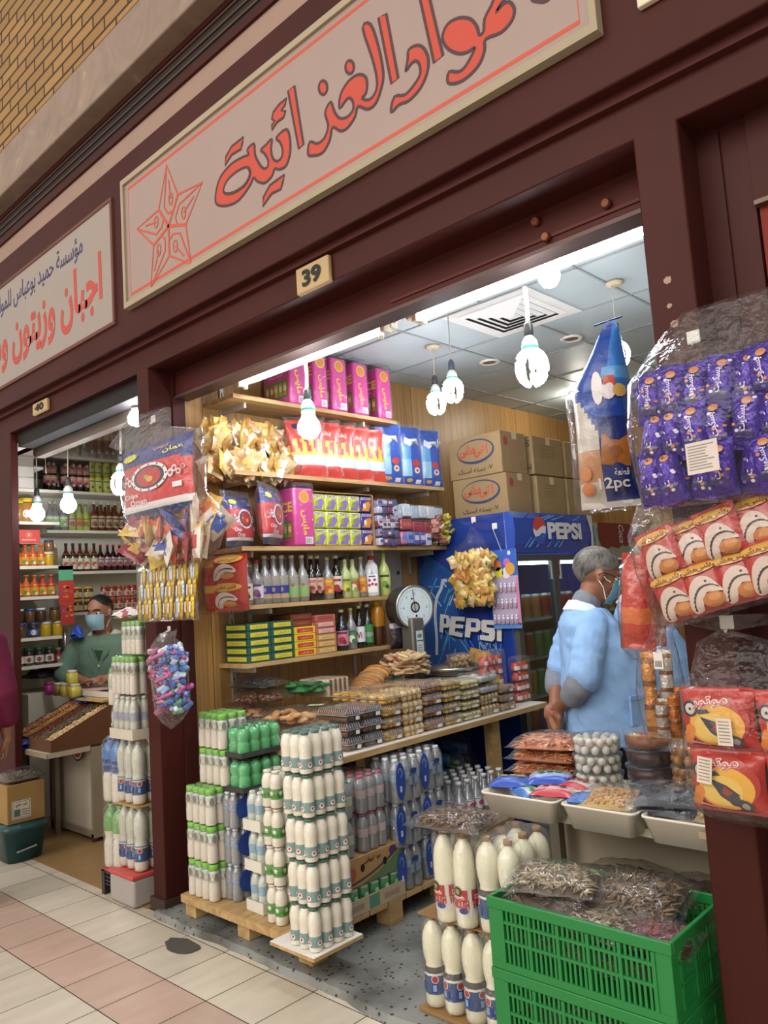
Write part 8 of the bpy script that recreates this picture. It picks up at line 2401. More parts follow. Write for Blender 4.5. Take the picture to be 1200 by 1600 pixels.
for i in range(7):
 K2 = thing('lemon', ordinal(i)+' yellow lemon from the near corner inside the glass case of the chest', 'lemon', 'lemons in the glass case', loc=(FXR-.08-.06*(i % 3), FYF+.22+.055*(i//2), .72))
 part('lemon', lambda b: ball(b, (0, 0, .0), (.03, .024, .024), 'd0b52c', 'gfood', 10, 7), 'fruit', K2)
 part('lemonend', lambda b: ball(b, (.029, 0, .0), (.006, .006, .006), '9a8a2a', 'gfood', 6, 4), 'stem_end', K2)
TBZ = .585
lf = at(60, 1183, z=TBZ+.01);
K = thing('bin_table', 'worn white ledge of the chest front carrying the sloping nut bins', 'table', loc=(FXR-1.0, FYF-.27, TBZ-.03))
b = MB(); box(b, 0, 0, 0, .985, .266, .03, 'bdb29c', 'white'); box(b, 0, -.006, .001, .985, -.0005, .028, 'a89a80', 'dull'); b.build('top', K)
for x in (.03, .55):
 b = MB(); box(b, x, .22, -TBZ+.03, x+.03, .25, 0, '8f8674', 'dull'); b.build('leg', K)
K = thing('nut_bins', 'row of wooden sloping bins filled with nuts and seeds', 'bins', T=TR(FXR-.02, FYF-.24, TBZ+.001))
b = MB(); n = 5; bw = .115; L = .40; z0, z1 = .05, .22
for i in range(n+1):
 x = -i*bw
 b.add([(x, 0, 0), (x, L, 0), (x, L, z1+.02), (x, 0, z0+.02), (x-.008, 0, 0), (x-.008, L, 0), (x-.008, L, z1+.02), (x-.008, 0, z0+.02)], [(0, 1, 2, 3), (7, 6, 5, 4), (3, 2, 6, 7), (0, 3, 7, 4), (1, 5, 6, 2)], '6a4126', 'matte')
box(b, -n*bw, -.008, 0, 0, 0, z0+.02, '5f3a22', 'matte'); box(b, -n*bw, L, 0, 0, L+.008, z1+.02, '5f3a22', 'matte'); b.build('bin_frame', K)
for i, (cs, nm2) in enumerate(((['c9a878', 'b8935f', 'd4b88c'], 'pale nuts'), (['5a5236', '6a6040', '4a4430'], 'green seeds'), (['5a231c', '6f2c22', '4a1c18'], 'dark red berries'), (['b5843c', 'c4964a', 'a87530'], 'golden raisins'), (['b0744a', 'c98a5c', 'd0a078'], 'salted nuts'))):
 b = MB(); x0 = -(i+1)*bw+.008
 b.add([(x0, 0, z0+.014), (x0+bw-.01, 0, z0+.014), (x0+bw-.01, L, z1+.014), (x0, L, z1+.014)], [(0, 1, 2, 3)], cs[0], 'food')
 for k in range(230):
  v = rr.random(); ball(b, (x0+rr.uniform(.006, bw-.016), v*L, z0+(z1-z0)*v+.017), (.009, .006, .006), rr.choice(cs), 'food', 5, 3, None)
 o = b.build(nm2.replace(' ', '_'), K); o['kind'] = 'stuff'
b = MB(); box(b, -.36, L-.075, z1+.03, .0, L+.005, z1+.042, 'b59a6a', 'ply'); b.build('ledge', K)
lx0, ly0, lz0 = FXR-.02, FYF-.24+L, TBZ+z1+.043
for i, (px, c, dz, lab) in enumerate(((78, 'b02f80', 0, 'magenta square jar on the ledge over the bins'), (92, '8a6f3a', 0, 'brown square jar on the ledge over the bins'), (103, 'c4b04a', 0, 'yellow square jar on the ledge, left of its neighbour'), (117, 'c9bd4a', 0, 'wide yellow square jar on the ledge, under the single one'), (113, 'c6bd52', .09, 'yellow square jar standing on top of the row'))):
 q = at(px, 1080, y=ly0-.035)
 K = thing('square_jar', lab, 'jar', 'square spice jars', loc=(q.x, ly0-.035, lz0+dz))
 part(('sj', c), lambda b: lathe(b, [(.03, 0), (.034, .005), (.034, .066), (.027, .07)], 16, col=c, mat='milk', sq=6.), 'body', K)
 part(('sjl', i == 0), lambda b: lathe(b, [(.029, .07), (.029, .086), (.027, .088)], 14, col='d9d0bd' if i else 'a03a78', mat='plas', sq=6.), 'lid', K)
for (px, py, lab, dy) in ((133, 1093, 'blue packet on the ledge in front of the yellow jars', 0), (55, 1092, 'small blue packet at the far end of the ledge', 0), (30, 1168, 'blue packets lying on the white ledge below the bins', 1)):
 q = at(px, py, y=(ly0-.03) if not dy else FYF-.28)
 K = thing('packet', lab, 'packet', 'blue packets in the left shop', T=TR(q.x, q.y, q.z-.02, .1))
 b = MB(); pillow_flat(b, .15, .09, .035, lambda u, v: '2b49a8' if v < .7 else '4f6fc4', 'printc', 10, 8, px, .3)
 if dy: pillow_flat(b, .16, .1, .035, lambda u, v: '2b49a8' if v < .7 else '9fb0d8', 'printc', 10, 8, px+3, .3, TR(0, 0, .035))
 b.build('wrapper', K)
K = thing('paper_sheet', 'pink paper sheet on the chest behind the square jars', 'paper', loc=(FXR-.5, FYF+.26, HZ+.002), rz=.2); b = MB(); box(b, -.16, -.08, 0, .16, .08, .0015, 'd9a8a4', 'paper'); b.build('sheet', K)
def clab(b, dx, dy, dz):
 G = frame((dx+.0008, 0, 0), (0, 1, 0), (0, 0, 1), (1, 0, 0))
 rect(b, dy*.12, dz*.12, dy*.62, dz*.58, 'd9d3c4', 'paper', G); ribbon(b, [(dy*.15, dz*.15), (dy*.59, dz*.15), (dy*.59, dz*.55), (dy*.15, dz*.55)], .003, '3a352c', 'paper', G, .0004, True)
 rect(b, dy*.18, dz*.18, dy*.34, dz*.36, '5f6f5a', 'paper', G, .0006); text(b, '\u062a\u0645\u0631 \u0637\u0627\u0632\u062c', dy*.3, dz*.1, '2a261f', G @ TR(dy*.37, dz*.46, .0004), 'paper', .02)
 for k in range(3): rect(b, dy*.38, dz*(.2+.06*k), dy*.56, dz*(.22+.06*k), '6a6250', 'paper', G, .0006)
carton('carton', 'brown carton with a white printed label under the nut bins', 'carton', None, .135, .22, .225, 'a5834f', TR(-5.035, 1.865, .205), clab, flaps=False)
flatbag('clear bag of dark dried herbs lying on the brown carton', -4.97, 1.97, .431, .15, .22, .07, 0, ['4a4030', '5a4f3a', '6a5c44'], 120, s_grain, 61, 'food bag', None, 'film', 0, 'dried_herbs', '4f4433')
K = thing('bin', 'dark green plastic bin under the brown carton', 'bin', loc=(-4.93, 1.95, .004))
b = MB(); loft(b, [(0, 0, 0, .09, .10), (0, 0, .17, .11, .125), (0, 0, .172, .118, .132), (0, 0, .198, .118, .132)], 20, 0, 0, '1f4a4e', 'plas', sq=5., capt=True); b.build('body', K)
b = MB(); tube(b, [(.102, -.06, .06), (.106, .05, .075)], .005, 6, 'd9d9d6', 'plas'); b.build('handle', K)
 # -- stacks of doogh at the left pillar, shop side
q = at(160, 1400, z=0)
K = thing('stool', 'small black plastic crate stool under the green-capped bottles', 'stool', loc=(at(178, 1408, z=0).x-.15, 1.95, .002))
b = MB()
for (x, y) in ((0, 0), (.13, 0), (0, .15), (.13, .15)): box(b, x, y, 0, x+.03, y+.03, .12, '25262a', 'plas')
for k in range(4):
 for (x0, y0, x1, y1) in ((.03, .002, .13, .008), (.03, .172, .13, .178), (.152, .03, .158, .15), (.002, .03, .008, .15)):
  box(b, x0, y0, .05+k*.018, x1, y1, .056+k*.018, '25262a', 'plas')
for k in range(5): box(b, .16*k/5+.02, .004, .05, .16*k/5+.026, .008, .12, '25262a', 'plas'); box(b, .152, .02+.03*k, .05, .158, .026+.03*k, .12, '25262a', 'plas')
box(b, 0, 0, .112, .16, .18, .12, '25262a', 'plas'); box(b, 0, 0, .12, .16, .18, .125, 'b54a42', 'plas'); b.build('body', K)
sx_, sy_ = at(178, 1408, z=0).x-.07, 2.04
K = thing('storage_box', 'clear plastic box with a red lid under the blue-labelled bottles', 'box', loc=(-3.815, 1.93, .002))
b = MB(); rbox(b, 0, 0, 0, .23, .22, .13, .015, 'a39c98', 'milk'); b.build('box', K)
b = MB(); rbox(b, -.006, -.006, .13, .236, .226, .15, .006, 'c24a44', 'plas'); b.build('lid', K)
z = .154
for k in range(2):
 pack(['lower', 'upper'][k]+' pack of big doogh bottles on the red-lidded box by the left pillar', 'big doogh packs by the left pillar', 3, 2, .074, .30, .035, prof_waist, (.15, 'd9d2c2', 'c4c4b4'), 'd6d0c0', [(.16, .40, '3a4f80')], TR(-3.70, 2.04, z+k*.312), mat='milk', capr=.012, caph=.05, top=.945, extra=dlab, seed=k, wrapz=.27, ang=0)
carton('board', 'card sheet between the doogh packs by the left pillar', 'board', None, .24, .18, .006, 'b08d58', TR(-3.82, 1.96, z+.303), None, flaps=False)
zz = z+.626
pack('pack of clear lemonade bottles in a white tray high on the doogh stack', 'upper packs on the doogh stack', 4, 3, .054, .20, .025, prof_small, 'bfbfb2', 'd0cec4', [(.42, .62, '9a9fb0')], TR(-3.70, 2.04, zz), mat='milk', capr=.013, tray=('c9bfae', .045), seed=1, wrapz=.15)
pack('pack of milky bottles with light green caps above the white tray', 'upper packs on the doogh stack', 5, 3, .045, .19, .0222, prof_small, (.45, 'd9cfc0', 'c4c6ba'), '7fb85a', [(.5, .7, 'b4b8a4')], TR(-3.72, 2.04, zz+.21), mat='milk', capr=.018, caph=.15, top=.82, extra=brown_mark, seed=2, wrapz=.15)
pack('topmost pack of milky bottles with light green caps at the left pillar', 'upper packs on the doogh stack', 4, 2, .045, .17, .0222, prof_small, (.35, 'd9cfc0', 'c4c6ba'), '7fb85a', [(.45, .7, 'b4b8a4')], TR(-3.67, 2.04, zz+.405), mat='milk', capr=.018, caph=.15, top=.82, extra=brown_mark, seed=3, wrapz=.14)
z2 = .128
pack('pack of big milky bottles with green tops on the black stool', 'two-litre packs on the stool', 2, 2, .088, .31, .042, prof_waist, (.55, 'd9d0c2', '6aa04f'), '7fc04a', None, TR(sx_, sy_, z2), mat='milk', capr=.016, caph=.05, top=.945, seed=1, wrapz=.28)
pack('pack of big milky bottles with blue tops above the green-topped ones', 'two-litre packs on the stool', 2, 2, .088, .32, .042, prof_waist, (.42, 'd9d0c2', '3f74b4'), '3f6fb8', [(.48, .66, '3a3f78')], TR(sx_+.005, sy_, z2+.322), mat='milk', capr=.016, caph=.05, top=.945, seed=2, wrapz=.28)
pack('single small pack of milky bottles with a green leaf label on the blue-topped ones', 'two-litre packs on the stool', 2, 2, .06, .15, .028, prof_small, 'cfc8b8', 'd6d2c6', [(.05, .3, '5f9a4a')], TR(sx_+.045, sy_, z2+.646), mat='milk', capr=.014, extra=leaf, seed=3, wrapz=.12)
pack('pack of milky bottles with green caps, topmost of the stool stack', 'two-litre packs on the stool', 2, 2, .06, .19, .028, prof_small, (.35, 'd9cfc0', 'c4c6ba'), '7fb85a', [(.45, .7, 'b4b8a4')], TR(sx_+.02, sy_, z2+.80), mat='milk', capr=.02, caph=.15, top=.82, seed=4, wrapz=.15)
K = thing('packet', 'white and red packet lying on top of the bottle stack beside the shopkeeper', 'packet', T=TR(-3.72, 2.04, zz+.582, .5)); b = MB(); pillow_flat(b, .17, .12, .05, lambda u, v: 'd8d0cc' if (u+v) % .5 > .2 else 'a8505a', 'printc', 10, 8, 4, .3); b.build('wrapper', K)
P3 = [at(215, 640, y=2.26), at(178, 652, y=2.26), at(140, 675, y=2.26), at(104, 684, y=2.26), at(85, 700, y=2.26), at(57, 702, y=2.26), at(52, 715, y=2.26)]
b = MB(); tube(b, P3, .0035, 5, 'd6cbb8', 'plas'); tube(b, [at(104, 684, y=2.26), at(90, 690, y=2.265), at(70, 705, y=2.27), at(72, 740, y=2.28)], .003, 5, 'd6cbb8', 'plas')
for px, py in ((170, 652), (184, 648), (103, 684)):
 q = at(px, py, y=2.258); rbox(b, q.x-.02, q.y-.01, q.z-.012, q.x+.02, q.y+.01, q.z+.012, .004, '1c1c1e', 'plas')
tag(b.build('cable'), 'white cable with black clips looping over the left shop bulbs', 'cable')
               # ==== people
class Sculpt:
 """overlapping rounded forms fused into one continuous skin by a voxel remesh"""
 def __init__(s): s.b = MB()
 def ball(s, c, r, T=None, seg=16): ball(s.b, c, r, 'ffffff', 'matte', seg, seg-4, T)
 def limb(s, pts, rs, n=14):
  P = [Vector(p) for p in pts]; Q = []; RR = []
  for i in range(len(P)-1):
   for k in range(4):
    t = k/4; Q.append(P[i].lerp(P[i+1], t)); RR.append(rs[i]*(1-t)+rs[i+1]*t)
  Q.append(P[-1]); RR.append(rs[-1])
  tube(s.b, Q, RR, n, 'ffffff', 'matte')
  for p, r in zip(P, rs): s.ball(p, r, None, 12)
 def rings(s, R_, n=28, sq=2.6): loft(s.b, R_, n, 0, 0, 'ffffff', 'matte', None, True, True, sq=sq)
 def mesh(s, name, voxel, colf, mat, smooth=2, wr=0., seed=0.):
  me = bpy.data.meshes.new('t'); me.from_pydata(s.b.v, [], s.b.f); me.update()
  o = bpy.data.objects.new('t', me); COL.objects.link(o)
  m = o.modifiers.new('r', 'REMESH'); m.mode = 'VOXEL'; m.voxel_size = voxel
  k = o.modifiers.new('s', 'SMOOTH'); k.iterations = smooth; k.factor = .5
  dg = bpy.context.evaluated_depsgraph_get(); ev = o.evaluated_get(dg); em = ev.to_mesh()
  vs = [v.co.copy() for v in em.vertices]; fs = [list(p.vertices) for p in em.polygons]; ns = [v.normal.copy() for v in em.vertices]
  ev.to_mesh_clear(); bpy.data.objects.remove(o); bpy.data.meshes.remove(me)
  if wr:
   vs = [v+n*(wr*(nz_(v.x*9+seed, v.y*9, v.z*5)+.6*nz_(v.x*20+v.z*14+seed, v.y*20, v.z*16))) for v, n in zip(vs, ns)]
  b = MB(); cols = [C(colf(sum((vs[i] for i in f), Vector())/len(f))) for f in fs]
  b.add(vs, fs, cols, mat, True)
  return b.mesh(name)
def hand(S, w, d, up, curl=.6, side=1, s=1.):
 """palm + four fingers + thumb from wrist w, pointing along d; up = back of the hand"""
 d = Vector(d).normalized(); up = Vector(up); up = (up-d*up.dot(d)).normalized(); sd = d.cross(up)*side
 w = Vector(w)
 S.limb([w, w+d*.03*s], [.022*s, .026*s], 10)
 for k in range(4): S.limb([w+d*.03*s+sd*(.024-.016*k)*s, w+d*.078*s+sd*(.027-.018*k)*s], [.014*s, .0115*s], 8)
 L = (.066, .074, .070, .055)
 for k in range(4):
  p = w+d*.08*s+sd*(.027-.018*k)*s; a = 0; pts = [p]; dd = d
  for j in range(3):
   a += curl*(.5+.3*j); dd = d*cos(a)-up*sin(a); p = p+dd*L[k]*s*(.45, .32, .25)[j]; pts.append(p)
  S.limb(pts, [.0092*s, .0086*s, .0078*s, .0066*s], 8)
 p = w+d*.025*s+sd*.026*s
 S.limb([p, p+(d*.6+sd*.75-up*.2).normalized()*.032*s, p+(d*.85+sd*.5-up*.4).normalized()*.06*s], [.0125*s, .0105*s, .0085*s], 8)
def head_forms(S, c, f, l, u, s=1.):
 """cranium, face, jaw, nose, ears, neck root; f forward, l left, u up"""
 T = frame(c, f, l, u) @ Matrix.Scale(s, 4)
 E = lambda p, r: S.ball(p, r, T)
 E((-.012, 0, .03), (.098, .076, .086)); E((.03, 0, -.02), (.066, .062, .085)); E((.045, 0, -.075), (.045, .045, .038))
 E((.092, 0, -.03), (.018, .013, .022)); E((.083, 0, -.008), (.014, .011, .03)); E((.075, .0, .028), (.022, .05, .014))
 for sgn in (-1, 1):
  E((-.004, sgn*.078, -.012), (.018, .008, .032)); E((.0, sgn*.085, .004), (.014, .006, .014)); E((.062, sgn*.04, -.03), (.022, .02, .02))
 E((.078, 0, -.066), (.014, .024, .007)); E((.077, 0, -.077), (.013, .021, .007))
 return T
def face_bits(K, T, skin, brow, mask_c, glasses=False, eyes=True):
 b = MB()
 for sgn in (-1, 1):
  ball(b, (.072, sgn*.033, .002), (.014, .017, .012), 'e0dcd4', 'gloss', 10, 7, T); ball(b, (.083, sgn*.033, .001), (.005, .0075, .0075), '2a1c14', 'gloss', 8, 6, T)
 b.build('eyes', K)
 b = MB()
 for sgn in (-1, 1):
  tube(b, [T @ Vector(p) for p in ((.092, sgn*.012, .024), (.09, sgn*.034, .031), (.074, sgn*.056, .023))], [.0045, .0055, .003], 6, brow, 'hair')
 b.build('eyebrows', K)
 if mask_c:
  b = MB(); vs = []; fs = []; n = 13; m = 9
  for j in range(m):
   t = j/(m-1)
   for i in range(n):
    a = -1.1+2.2*i/(n-1)
    rx = .104+.013*sin(pi*min(1, t*1.1))*cos(a)-.02*t*t; z = -.012-.098*t+.012*cos(a)*(1-t)
    fold = .0022*sin(t*pi*7)
    vs.append((.012+(rx-.012+fold)*cos(a)**.8 if cos(a) > 0 else .012, (.078-.016*t*t)*sin(a), z))
  for j in range(m-1):
   for i in range(n-1): fs.append((j*n+i, j*n+i+1, (j+1)*n+i+1, (j+1)*n+i))
  b.add(vs, fs, mask_c, 'cloth', True, T); b.add([(x*.97, y*.97, z) for x, y, z in vs], [f[::-1] for f in fs], 'e3e8ea', 'cloth', True, T)
  for sgn in (-1, 1):
   for z0 in (-.02, -.095):
    tube(b, [T @ Vector(p) for p in ((.045, sgn*.072, z0), (.02, sgn*.082, z0*.5-.005), (-.008, sgn*.087, .008 if z0 > -.05 else -.03))], .0016, 5, 'e8e8e6', 'cloth')
  b.build('face_mask', K)
 if glasses:
  b = MB()
  for sgn in (-1, 1):
   L = [T @ Vector((.102-.006*abs(cos(a)), sgn*(.034+.024*cos(a)), -.006+.017*sin(a))) for a in [2*pi*i/18 for i in range(19)]]
   tube(b, L, .0022, 5, '1b1b1d', 'plas', cap=False)
   tube(b, [T @ Vector(p) for p in ((.096, sgn*.058, .0), (.05, sgn*.083, .006), (-.002, sgn*.088, .008), (-.016, sgn*.086, -.008))], .0024, 5, '1b1b1d', 'plas')
  tube(b, [T @ Vector(p) for p in ((.102, -.011, -.003), (.105, 0, .0), (.102, .011, -.003))], .002, 5, '1b1b1d', 'plas'); b.build('glasses', K)
def hair_cap(K, T, colf, low=-.02, seed=0., thick=1.07, front=.05, sidez=.03):
 """close-cropped hair following the skull"""
 b = MB(); vs = []; fs = []; n, m = 28, 12
 for j in range(m+1):
  t = j/m
  for i in range(n):
   a = 2*pi*i/n
   fr = max(0, cos(a)); bk = max(0, -cos(a)); sd = abs(sin(a))
   z0 = front*fr**2+sidez*sd*sd*(1-bk)+(-.075+low)*bk**1.2
   el0 = math.asin(max(-.98, min(.98, (z0-.03)/.092))); el = el0+(pi/2-el0)*t
   k = thick*(1+.012*nz_(cos(a)*6+seed, sin(a)*6, t*7)) if j else .995
   vs.append((-.012+.098*k*cos(el)*cos(a), .076*k*cos(el)*sin(a), .03+.086*k*sin(el)))
 for j in range(m):
  for i in range(n): fs.append((j*n+i, j*n+(i+1) % n, (j+1)*n+(i+1) % n, (j+1)*n+i))
 cols = []
 for f in fs:
  p = sum((Vector(vs[i]) for i in f), Vector())/4; cols.append(C(colf(p)))
 b.add(vs, fs, cols, 'hair', True, T); return b.build('hair', K)
def shoes(K, pts, col='1f1d1c'):
 for (x, y, a) in pts:
  b = MB(); T = TR(x, y, 0, a)
  S = Sculpt(); S.ball((.03, 0, .04), (.075, .042, .038)); S.ball((.11, 0, .03), (.06, .044, .028)); S.ball((-.03, 0, .05), (.045, .036, .05))
  o = inst(S.mesh('shoe', .008, lambda p: col if p.z > .014 else '8f877c', 'plas'), 'shoe', K, T)
SK1 = '8a5a42'; SK2 = 'a8765a'
 # -- elderly shopkeeper in a pale blue coat, hands behind his back
def blue_man(label, x, y, rz, full=True, hc=None):
 K = thing('person', label, 'person', 'people in the shops', loc=(x, y, .03), rz=rz)
 f, l, u = Vector((1, 0, 0)), Vector((0, 1, 0)), Vector((0, 0, 1)); K.scale = (.975, .975, .975)
 hf = Vector((.93, .0, -.36)).normalized(); hu = Vector((.36, 0, .93)).normalized()
 S = Sculpt(); hcn = Vector((.045, 0, 1.43))
 T = head_forms(S, hcn, hf, l, hu, 1.05)
 S.limb([(-.03, 0, 1.20), (-.005, 0, 1.31), (.02, 0, 1.38)], [.062, .054, .052])
 S.rings([(0, 0, .78, .12, .14), (.02, 0, 1.0, .12, .15), (-.02, 0, 1.2, .09, .14), (-.03, 0, 1.27, .06, .1)])
 for sg in (-1, 1):
  S.limb([(-.02, sg*.09, .82), (-.01, sg*.1, .46), (-.02, sg*.1, .07)], [.075, .055, .036])
  S.ball((.04, sg*.1, .035), (.09, .035, .03))
  el = (-.13, sg*.215, .97); wr = (-.185, sg*.05+.01, .86)
  S.limb([(-.03, sg*.14, 1.20), el, wr], [.045, .04, .027])
 hand(S, (-.19, -.045, .855), (-.05, .35, -.95), (-1, 0, 0), .45, 1, 1.0); hand(S, (-.215, .06, .84), (-.05, -.55, -.85), (-1, 0, 0), .5, -1, 1.0)
 me = S.mesh('body', .0075, lambda p: SK1, 'skin', 2)
 inst(me, 'body', K)
 def hcol(p): return mixc('3a3734', '7f7b75', clamp(.5+.9*nz_(p.x*30, p.y*30, p.z*20)+(.5 if p.z < .04 and p.x > -.04 else 0))) if not (p.z > .085 and -.07 < p.x < .02 and abs(p.y) < .03) else '8a6a56'
 hair_cap(K, T, hcol, .01, 3., 1.06, .06, .02)
 face_bits(K, T, SK1, '4a4642', '6fa8c4', True)
 CB = '8fb4e2'
 S = Sculpt()
 S.rings([(.03, 0, .70, .185, .205), (.03, 0, .74, .19, .21), (.035, 0, .88, .19, .205), (.035, 0, 1.0, .185, .2), (.01, 0, 1.12, .155, .2), (-.02, 0, 1.22, .12, .19), (-.03, 0, 1.28, .085, .13)])
 for sg in (-1, 1): S.limb([(-.03, sg*.155, 1.225), (-.075, sg*.20, 1.12), (-.105, sg*.215, 1.015)], [.062, .072, .074])
 inst(S.mesh('coat', .0085, lambda p: CB, 'cloth', 3, .011, 2.), 'coat', K)
 b = MB()
 for sg in (-1, 1):
  P = [(-.095, 0, 1.325), (-.075, sg*.06, 1.325), (-.01, sg*.085, 1.30), (.06, sg*.06, 1.24), (.105, sg*.02, 1.16)]
  Q = [(-.125, 0, 1.285), (-.105, sg*.085, 1.285), (-.015, sg*.125, 1.26), (.085, sg*.095, 1.20), (.13, sg*.03, 1.13)]
  vs = P+Q; b.add(vs+[(p[0]*.98, p[1]*.98, p[2]-.006) for p in vs], [(i, i+1, 6+i, 5+i) for i in range(4)]+[(10+i, 15+i, 16+i, 11+i) for i in range(4)], 'cfdcec', 'cloth', True)
 b.build('collar', K)
 b = MB(); T2 = frame((.12, -.185, .86), (.86, .5, 0), (0, 0, 1), (.5, -.86, 0)); rbox(b, -.055, -.07, -.004, .055, .05, .008, .003, '8aaedc', 'cloth', T2); rbox(b, -.058, .035, .004, .058, .055, .012, .002, '86a8d6', 'cloth', T2)
 tube(b, [(.215, -.01, .72), (.222, -.012, .9), (.20, -.012, 1.05), (.135, -.012, 1.16)], .004, 5, '7f9fcc', 'cloth'); b.build('pocket', K)
 for sg in (-1, 1):
  S = Sculpt(); S.limb([(-.1, sg*.215, 1.04), (-.132, sg*.212, .965), (-.15, sg*.165, .925)], [.058, .058, .052]); inst(S.mesh('shirt_sleeve', .008, lambda p: '7a808a', 'cloth', 2, .005), 'shirt_sleeve', K)
 S = Sculpt(); S.limb([(-.03, 0, 1.27), (-.015, 0, 1.31)], [.075, .066]); inst(S.mesh('shirt_collar', .008, lambda p: '7a808a', 'cloth', 2, .003), 'shirt_collar', K)
 S = Sculpt(); S.rings([(.02, 0, .74, .16, .18), (0, 0, .85, .15, .17)])
 for sg in (-1, 1): S.limb([(.0, sg*.09, .78), (0, sg*.1, .44), (-.01, sg*.1, .09)], [.095, .075, .062])
 inst(S.mesh('trousers', .012, lambda p: '1f1f24', 'cloth', 2, .004), 'trousers', K)
 shoes(K, [(-.01, -.1, -.1), (-.01, .1, .1)])
 return K
bx = at(925, 980, y=3.14)
blue_man('elderly person in a pale blue coat and face mask, hands clasped behind the back', bx.x+.0, 3.14, radians(43))
b2 = at(988, 980, y=3.6)
blue_man('second person in a pale blue coat, mostly hidden behind the elderly one', b2.x, 3.72, radians(30))
 # -- shopkeeper leaning on the glass chest in the left shop
def green_man():
 p = at(167, 1000, y=2.90)
 K = thing('person', 'person in a green coat and face mask leaning on the glass-topped chest', 'person', 'people in the shops', loc=(p.x, 2.90, .004), rz=radians(-48), T=None)
 K.scale = (1.1, 1.1, 1.1)
 l = Vector((0, 1, 0)); fz = Vector((.97, -.2, -.12)).normalized(); lz = Vector((.2, .97, 0)).normalized(); uz = fz.cross(lz)
 S = Sculpt(); T = head_forms(S, (.09, -.01, 1.275), fz, lz, uz, 1.0)
 S.limb([(.02, 0, 1.06), (.05, 0, 1.15), (.075, -.005, 1.23)], [.065, .056, .052])
 S.rings([(-.05, 0, .7, .11, .15), (-.02, 0, .9, .11, .16), (.02, 0, 1.06, .1, .17), (.03, 0, 1.13, .06, .1)])
 for sg in (-1, 1):
  S.limb([(-.05, sg*.09, .75), (-.06, sg*.1, .42), (-.07, sg*.1, .06)], [.075, .055, .036]); S.ball((-.01, sg*.1, .03), (.09, .035, .03))
 S.limb([(.02, -.19, 1.07), (.1, -.27, .88), (.30, -.03, .835)], [.05, .042, .028]); S.limb([(.02, .19, 1.07), (.11, .29, .89), (.31, .10, .845)], [.05, .042, .028])
 hand(S, (.305, -.025, .835), (.35, .9, .0), (0, 0, 1), .25, 1, .95); hand(S, (.315, .095, .848), (.4, -.9, .05), (0, 0, 1), .3, -1, .95)
 inst(S.mesh('body', .0075, lambda q: SK2, 'skin', 2), 'body', K)
 hair_cap(K, T, lambda q: '18140f' if q.z > .055 else mixc('18140f', '6a4a38', .6), .03, 8., 1.05, .10, .035)
 face_bits(K, T, SK2, '17120d', '9cc4d0')
 CG = '6f8a76'
 S = Sculpt(); S.rings([(-.04, 0, .60, .17, .2), (-.03, 0, .8, .155, .195), (0, 0, .95, .15, .2), (.02, 0, 1.06, .125, .195), (.035, 0, 1.125, .085, .12)])
 S.limb([(.02, -.175, 1.075), (.065, -.235, .97), (.105, -.275, .885), (.16, -.215, .865)], [.068, .07, .066, .062]); S.limb([(.02, .175, 1.075), (.07, .24, .97), (.115, .29, .895), (.17, .235, .875)], [.068, .07, .066, .062])
 inst(S.mesh('coat', .0085, lambda q: CG, 'cloth', 3, .006, 5.), 'coat', K)
 b = MB()
 for sg in (-1, 1):
  vs = [(-.02, sg*.055, 1.16), (.06, sg*.075, 1.155), (.115, sg*.045, 1.10), (.125, sg*.075, 1.06), (.10, sg*.125, 1.09), (.03, sg*.115, 1.135), (-.04, sg*.09, 1.13)]
  b.add(vs+[(q[0]-.006, q[1]*.97, q[2]-.008) for q in vs], [(0, 1, 5, 6), (1, 2, 3, 4), (1, 4, 5), (13, 12, 8, 7), (11, 10, 9, 8), (12, 11, 8)], 'd6cdbb', 'cloth')
 b.build('collar', K)
 b = MB()
 vs = [(.10, .045, 1.11), (.10, -.045, 1.11), (.150, -.03, 1.02), (.163, 0, .95), (.150, .03, 1.02)]; b.add(vs, [(0, 4, 3, 2, 1)], '2f4f3c', 'cloth')
 for sg in (-1, 1): b.add([(.1, sg*.05, 1.115), (.105, sg*.012, 1.09), (.145, sg*.035, 1.045), (.12, sg*.07, 1.07)], [(0, 1, 2, 3)], '2a4836', 'cloth')
 b.build('polo_shirt', K)
 b = MB()
 for sg in (-1, 1): b.add([(.155, sg*.01, .93), (.157, sg*.065, 1.0), (.135, sg*.075, 1.055), (.15, sg*.035, 1.035)], [(0, 1, 2, 3)], '647e6b', 'cloth')
 for z in (.92, .82): ball(b, (.158, 0, z), (.005, .009, .009), 'c9d0c6', 'plas', 8, 5)
 b.build('lapels', K)
 S = Sculpt()
 for sg in (-1, 1): S.limb([(-.05, sg*.09, .72), (-.06, sg*.1, .42), (-.07, sg*.1, .08)], [.09, .072, .06])
 inst(S.mesh('trousers', .012, lambda q: '2a2d33', 'cloth', 2, .004), 'trousers', K); shoes(K, [(-.06, -.1, 0), (-.06, .1, 0)])
green_man()
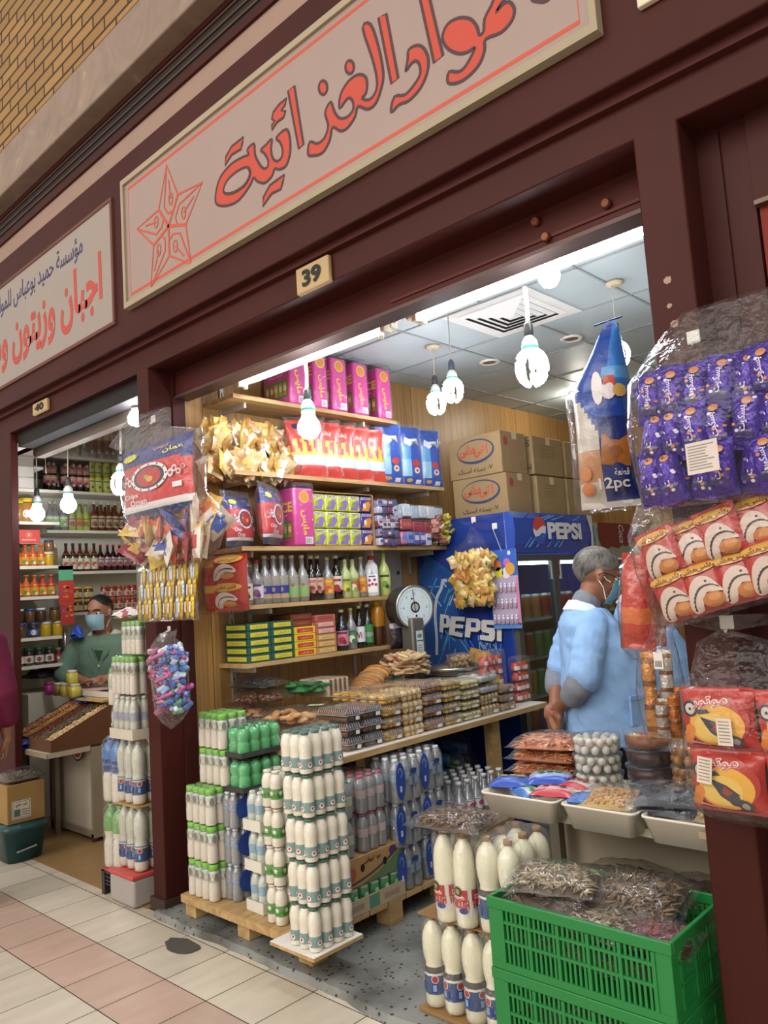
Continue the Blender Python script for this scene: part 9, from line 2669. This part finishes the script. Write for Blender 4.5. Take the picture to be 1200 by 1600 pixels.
 # -- passer-by in maroon at the picture's left edge
def maroon_man():
 q = at(3, 1430, z=.0)
 K = thing('person', 'person in maroon tunic and trousers, white lettering on the back, at the left edge', 'person', 'people in the shops', loc=(q.x-.235, q.y-.13, .0), rz=radians(150))
 S = Sculpt(); T = head_forms(S, (.04, 0, 1.49), (1, 0, 0), (0, 1, 0), (0, 0, 1), 1.0)
 S.limb([(-.02, 0, 1.27), (.0, 0, 1.37), (.015, 0, 1.43)], [.06, .055, .052]); S.rings([(0, 0, .78, .11, .15), (0, 0, 1.05, .11, .155), (-.01, 0, 1.28, .1, .165), (-.01, 0, 1.34, .06, .1)])
 for sg in (-1, 1):
  S.limb([(0, sg*.09, .82), (0, sg*.1, .46), (-.02, sg*.1, .07)], [.075, .055, .036]); S.ball((.04, sg*.1, .035), (.09, .035, .03))
  S.limb([(-.01, sg*.19, 1.27), (-.01, sg*.235, 1.02), (.10, sg*.22, .82)], [.05, .042, .027]); hand(S, (.102, sg*.22, .815), (.3, 0, -1), (0, sg, 0), .35, 1)
 inst(S.mesh('body', .0075, lambda p: SK2, 'skin', 2), 'body', K)
 hair_cap(K, T, lambda p: '1a1511', .02, 2.); face_bits(K, T, SK2, '1a1511', None)
 MC = '6a2440'
 S = Sculpt(); S.rings([(.0, 0, .68, .165, .205), (0, 0, .85, .16, .2), (0, 0, 1.08, .15, .195), (-.01, 0, 1.26, .125, .195), (-.01, 0, 1.33, .085, .12)])
 for sg in (-1, 1): S.limb([(-.01, sg*.18, 1.28), (-.01, sg*.235, 1.04), (.06, sg*.235, .90)], [.072, .066, .056])
 inst(S.mesh('tunic', .0085, lambda p: MC, 'cloth', 3, .006, 4.), 'tunic', K)
 b = MB()
 vs, fs, asp = glyphs('\u0628\u0631\u0642', .02); b.add([(-.168-.003*abs(x), -.10-x*.14, 1.10+y*.06) for x, y in vs], fs, 'd0b8c0', 'cloth'); b.build('lettering', K)
 S = Sculpt(); S.rings([(0, 0, .66, .15, .18), (0, 0, .78, .15, .185)])
 for sg in (-1, 1): S.limb([(.0, sg*.09, .72), (-.0, sg*.1, .44), (-.01, sg*.1, .12)], [.1, .082, .066])
 inst(S.mesh('trousers', .01, lambda p: '5c1f38', 'cloth', 2, .006, 1.), 'trousers', K); shoes(K, [(-.01, -.1, 0), (-.01, .1, 0)], '26282c')
maroon_man()
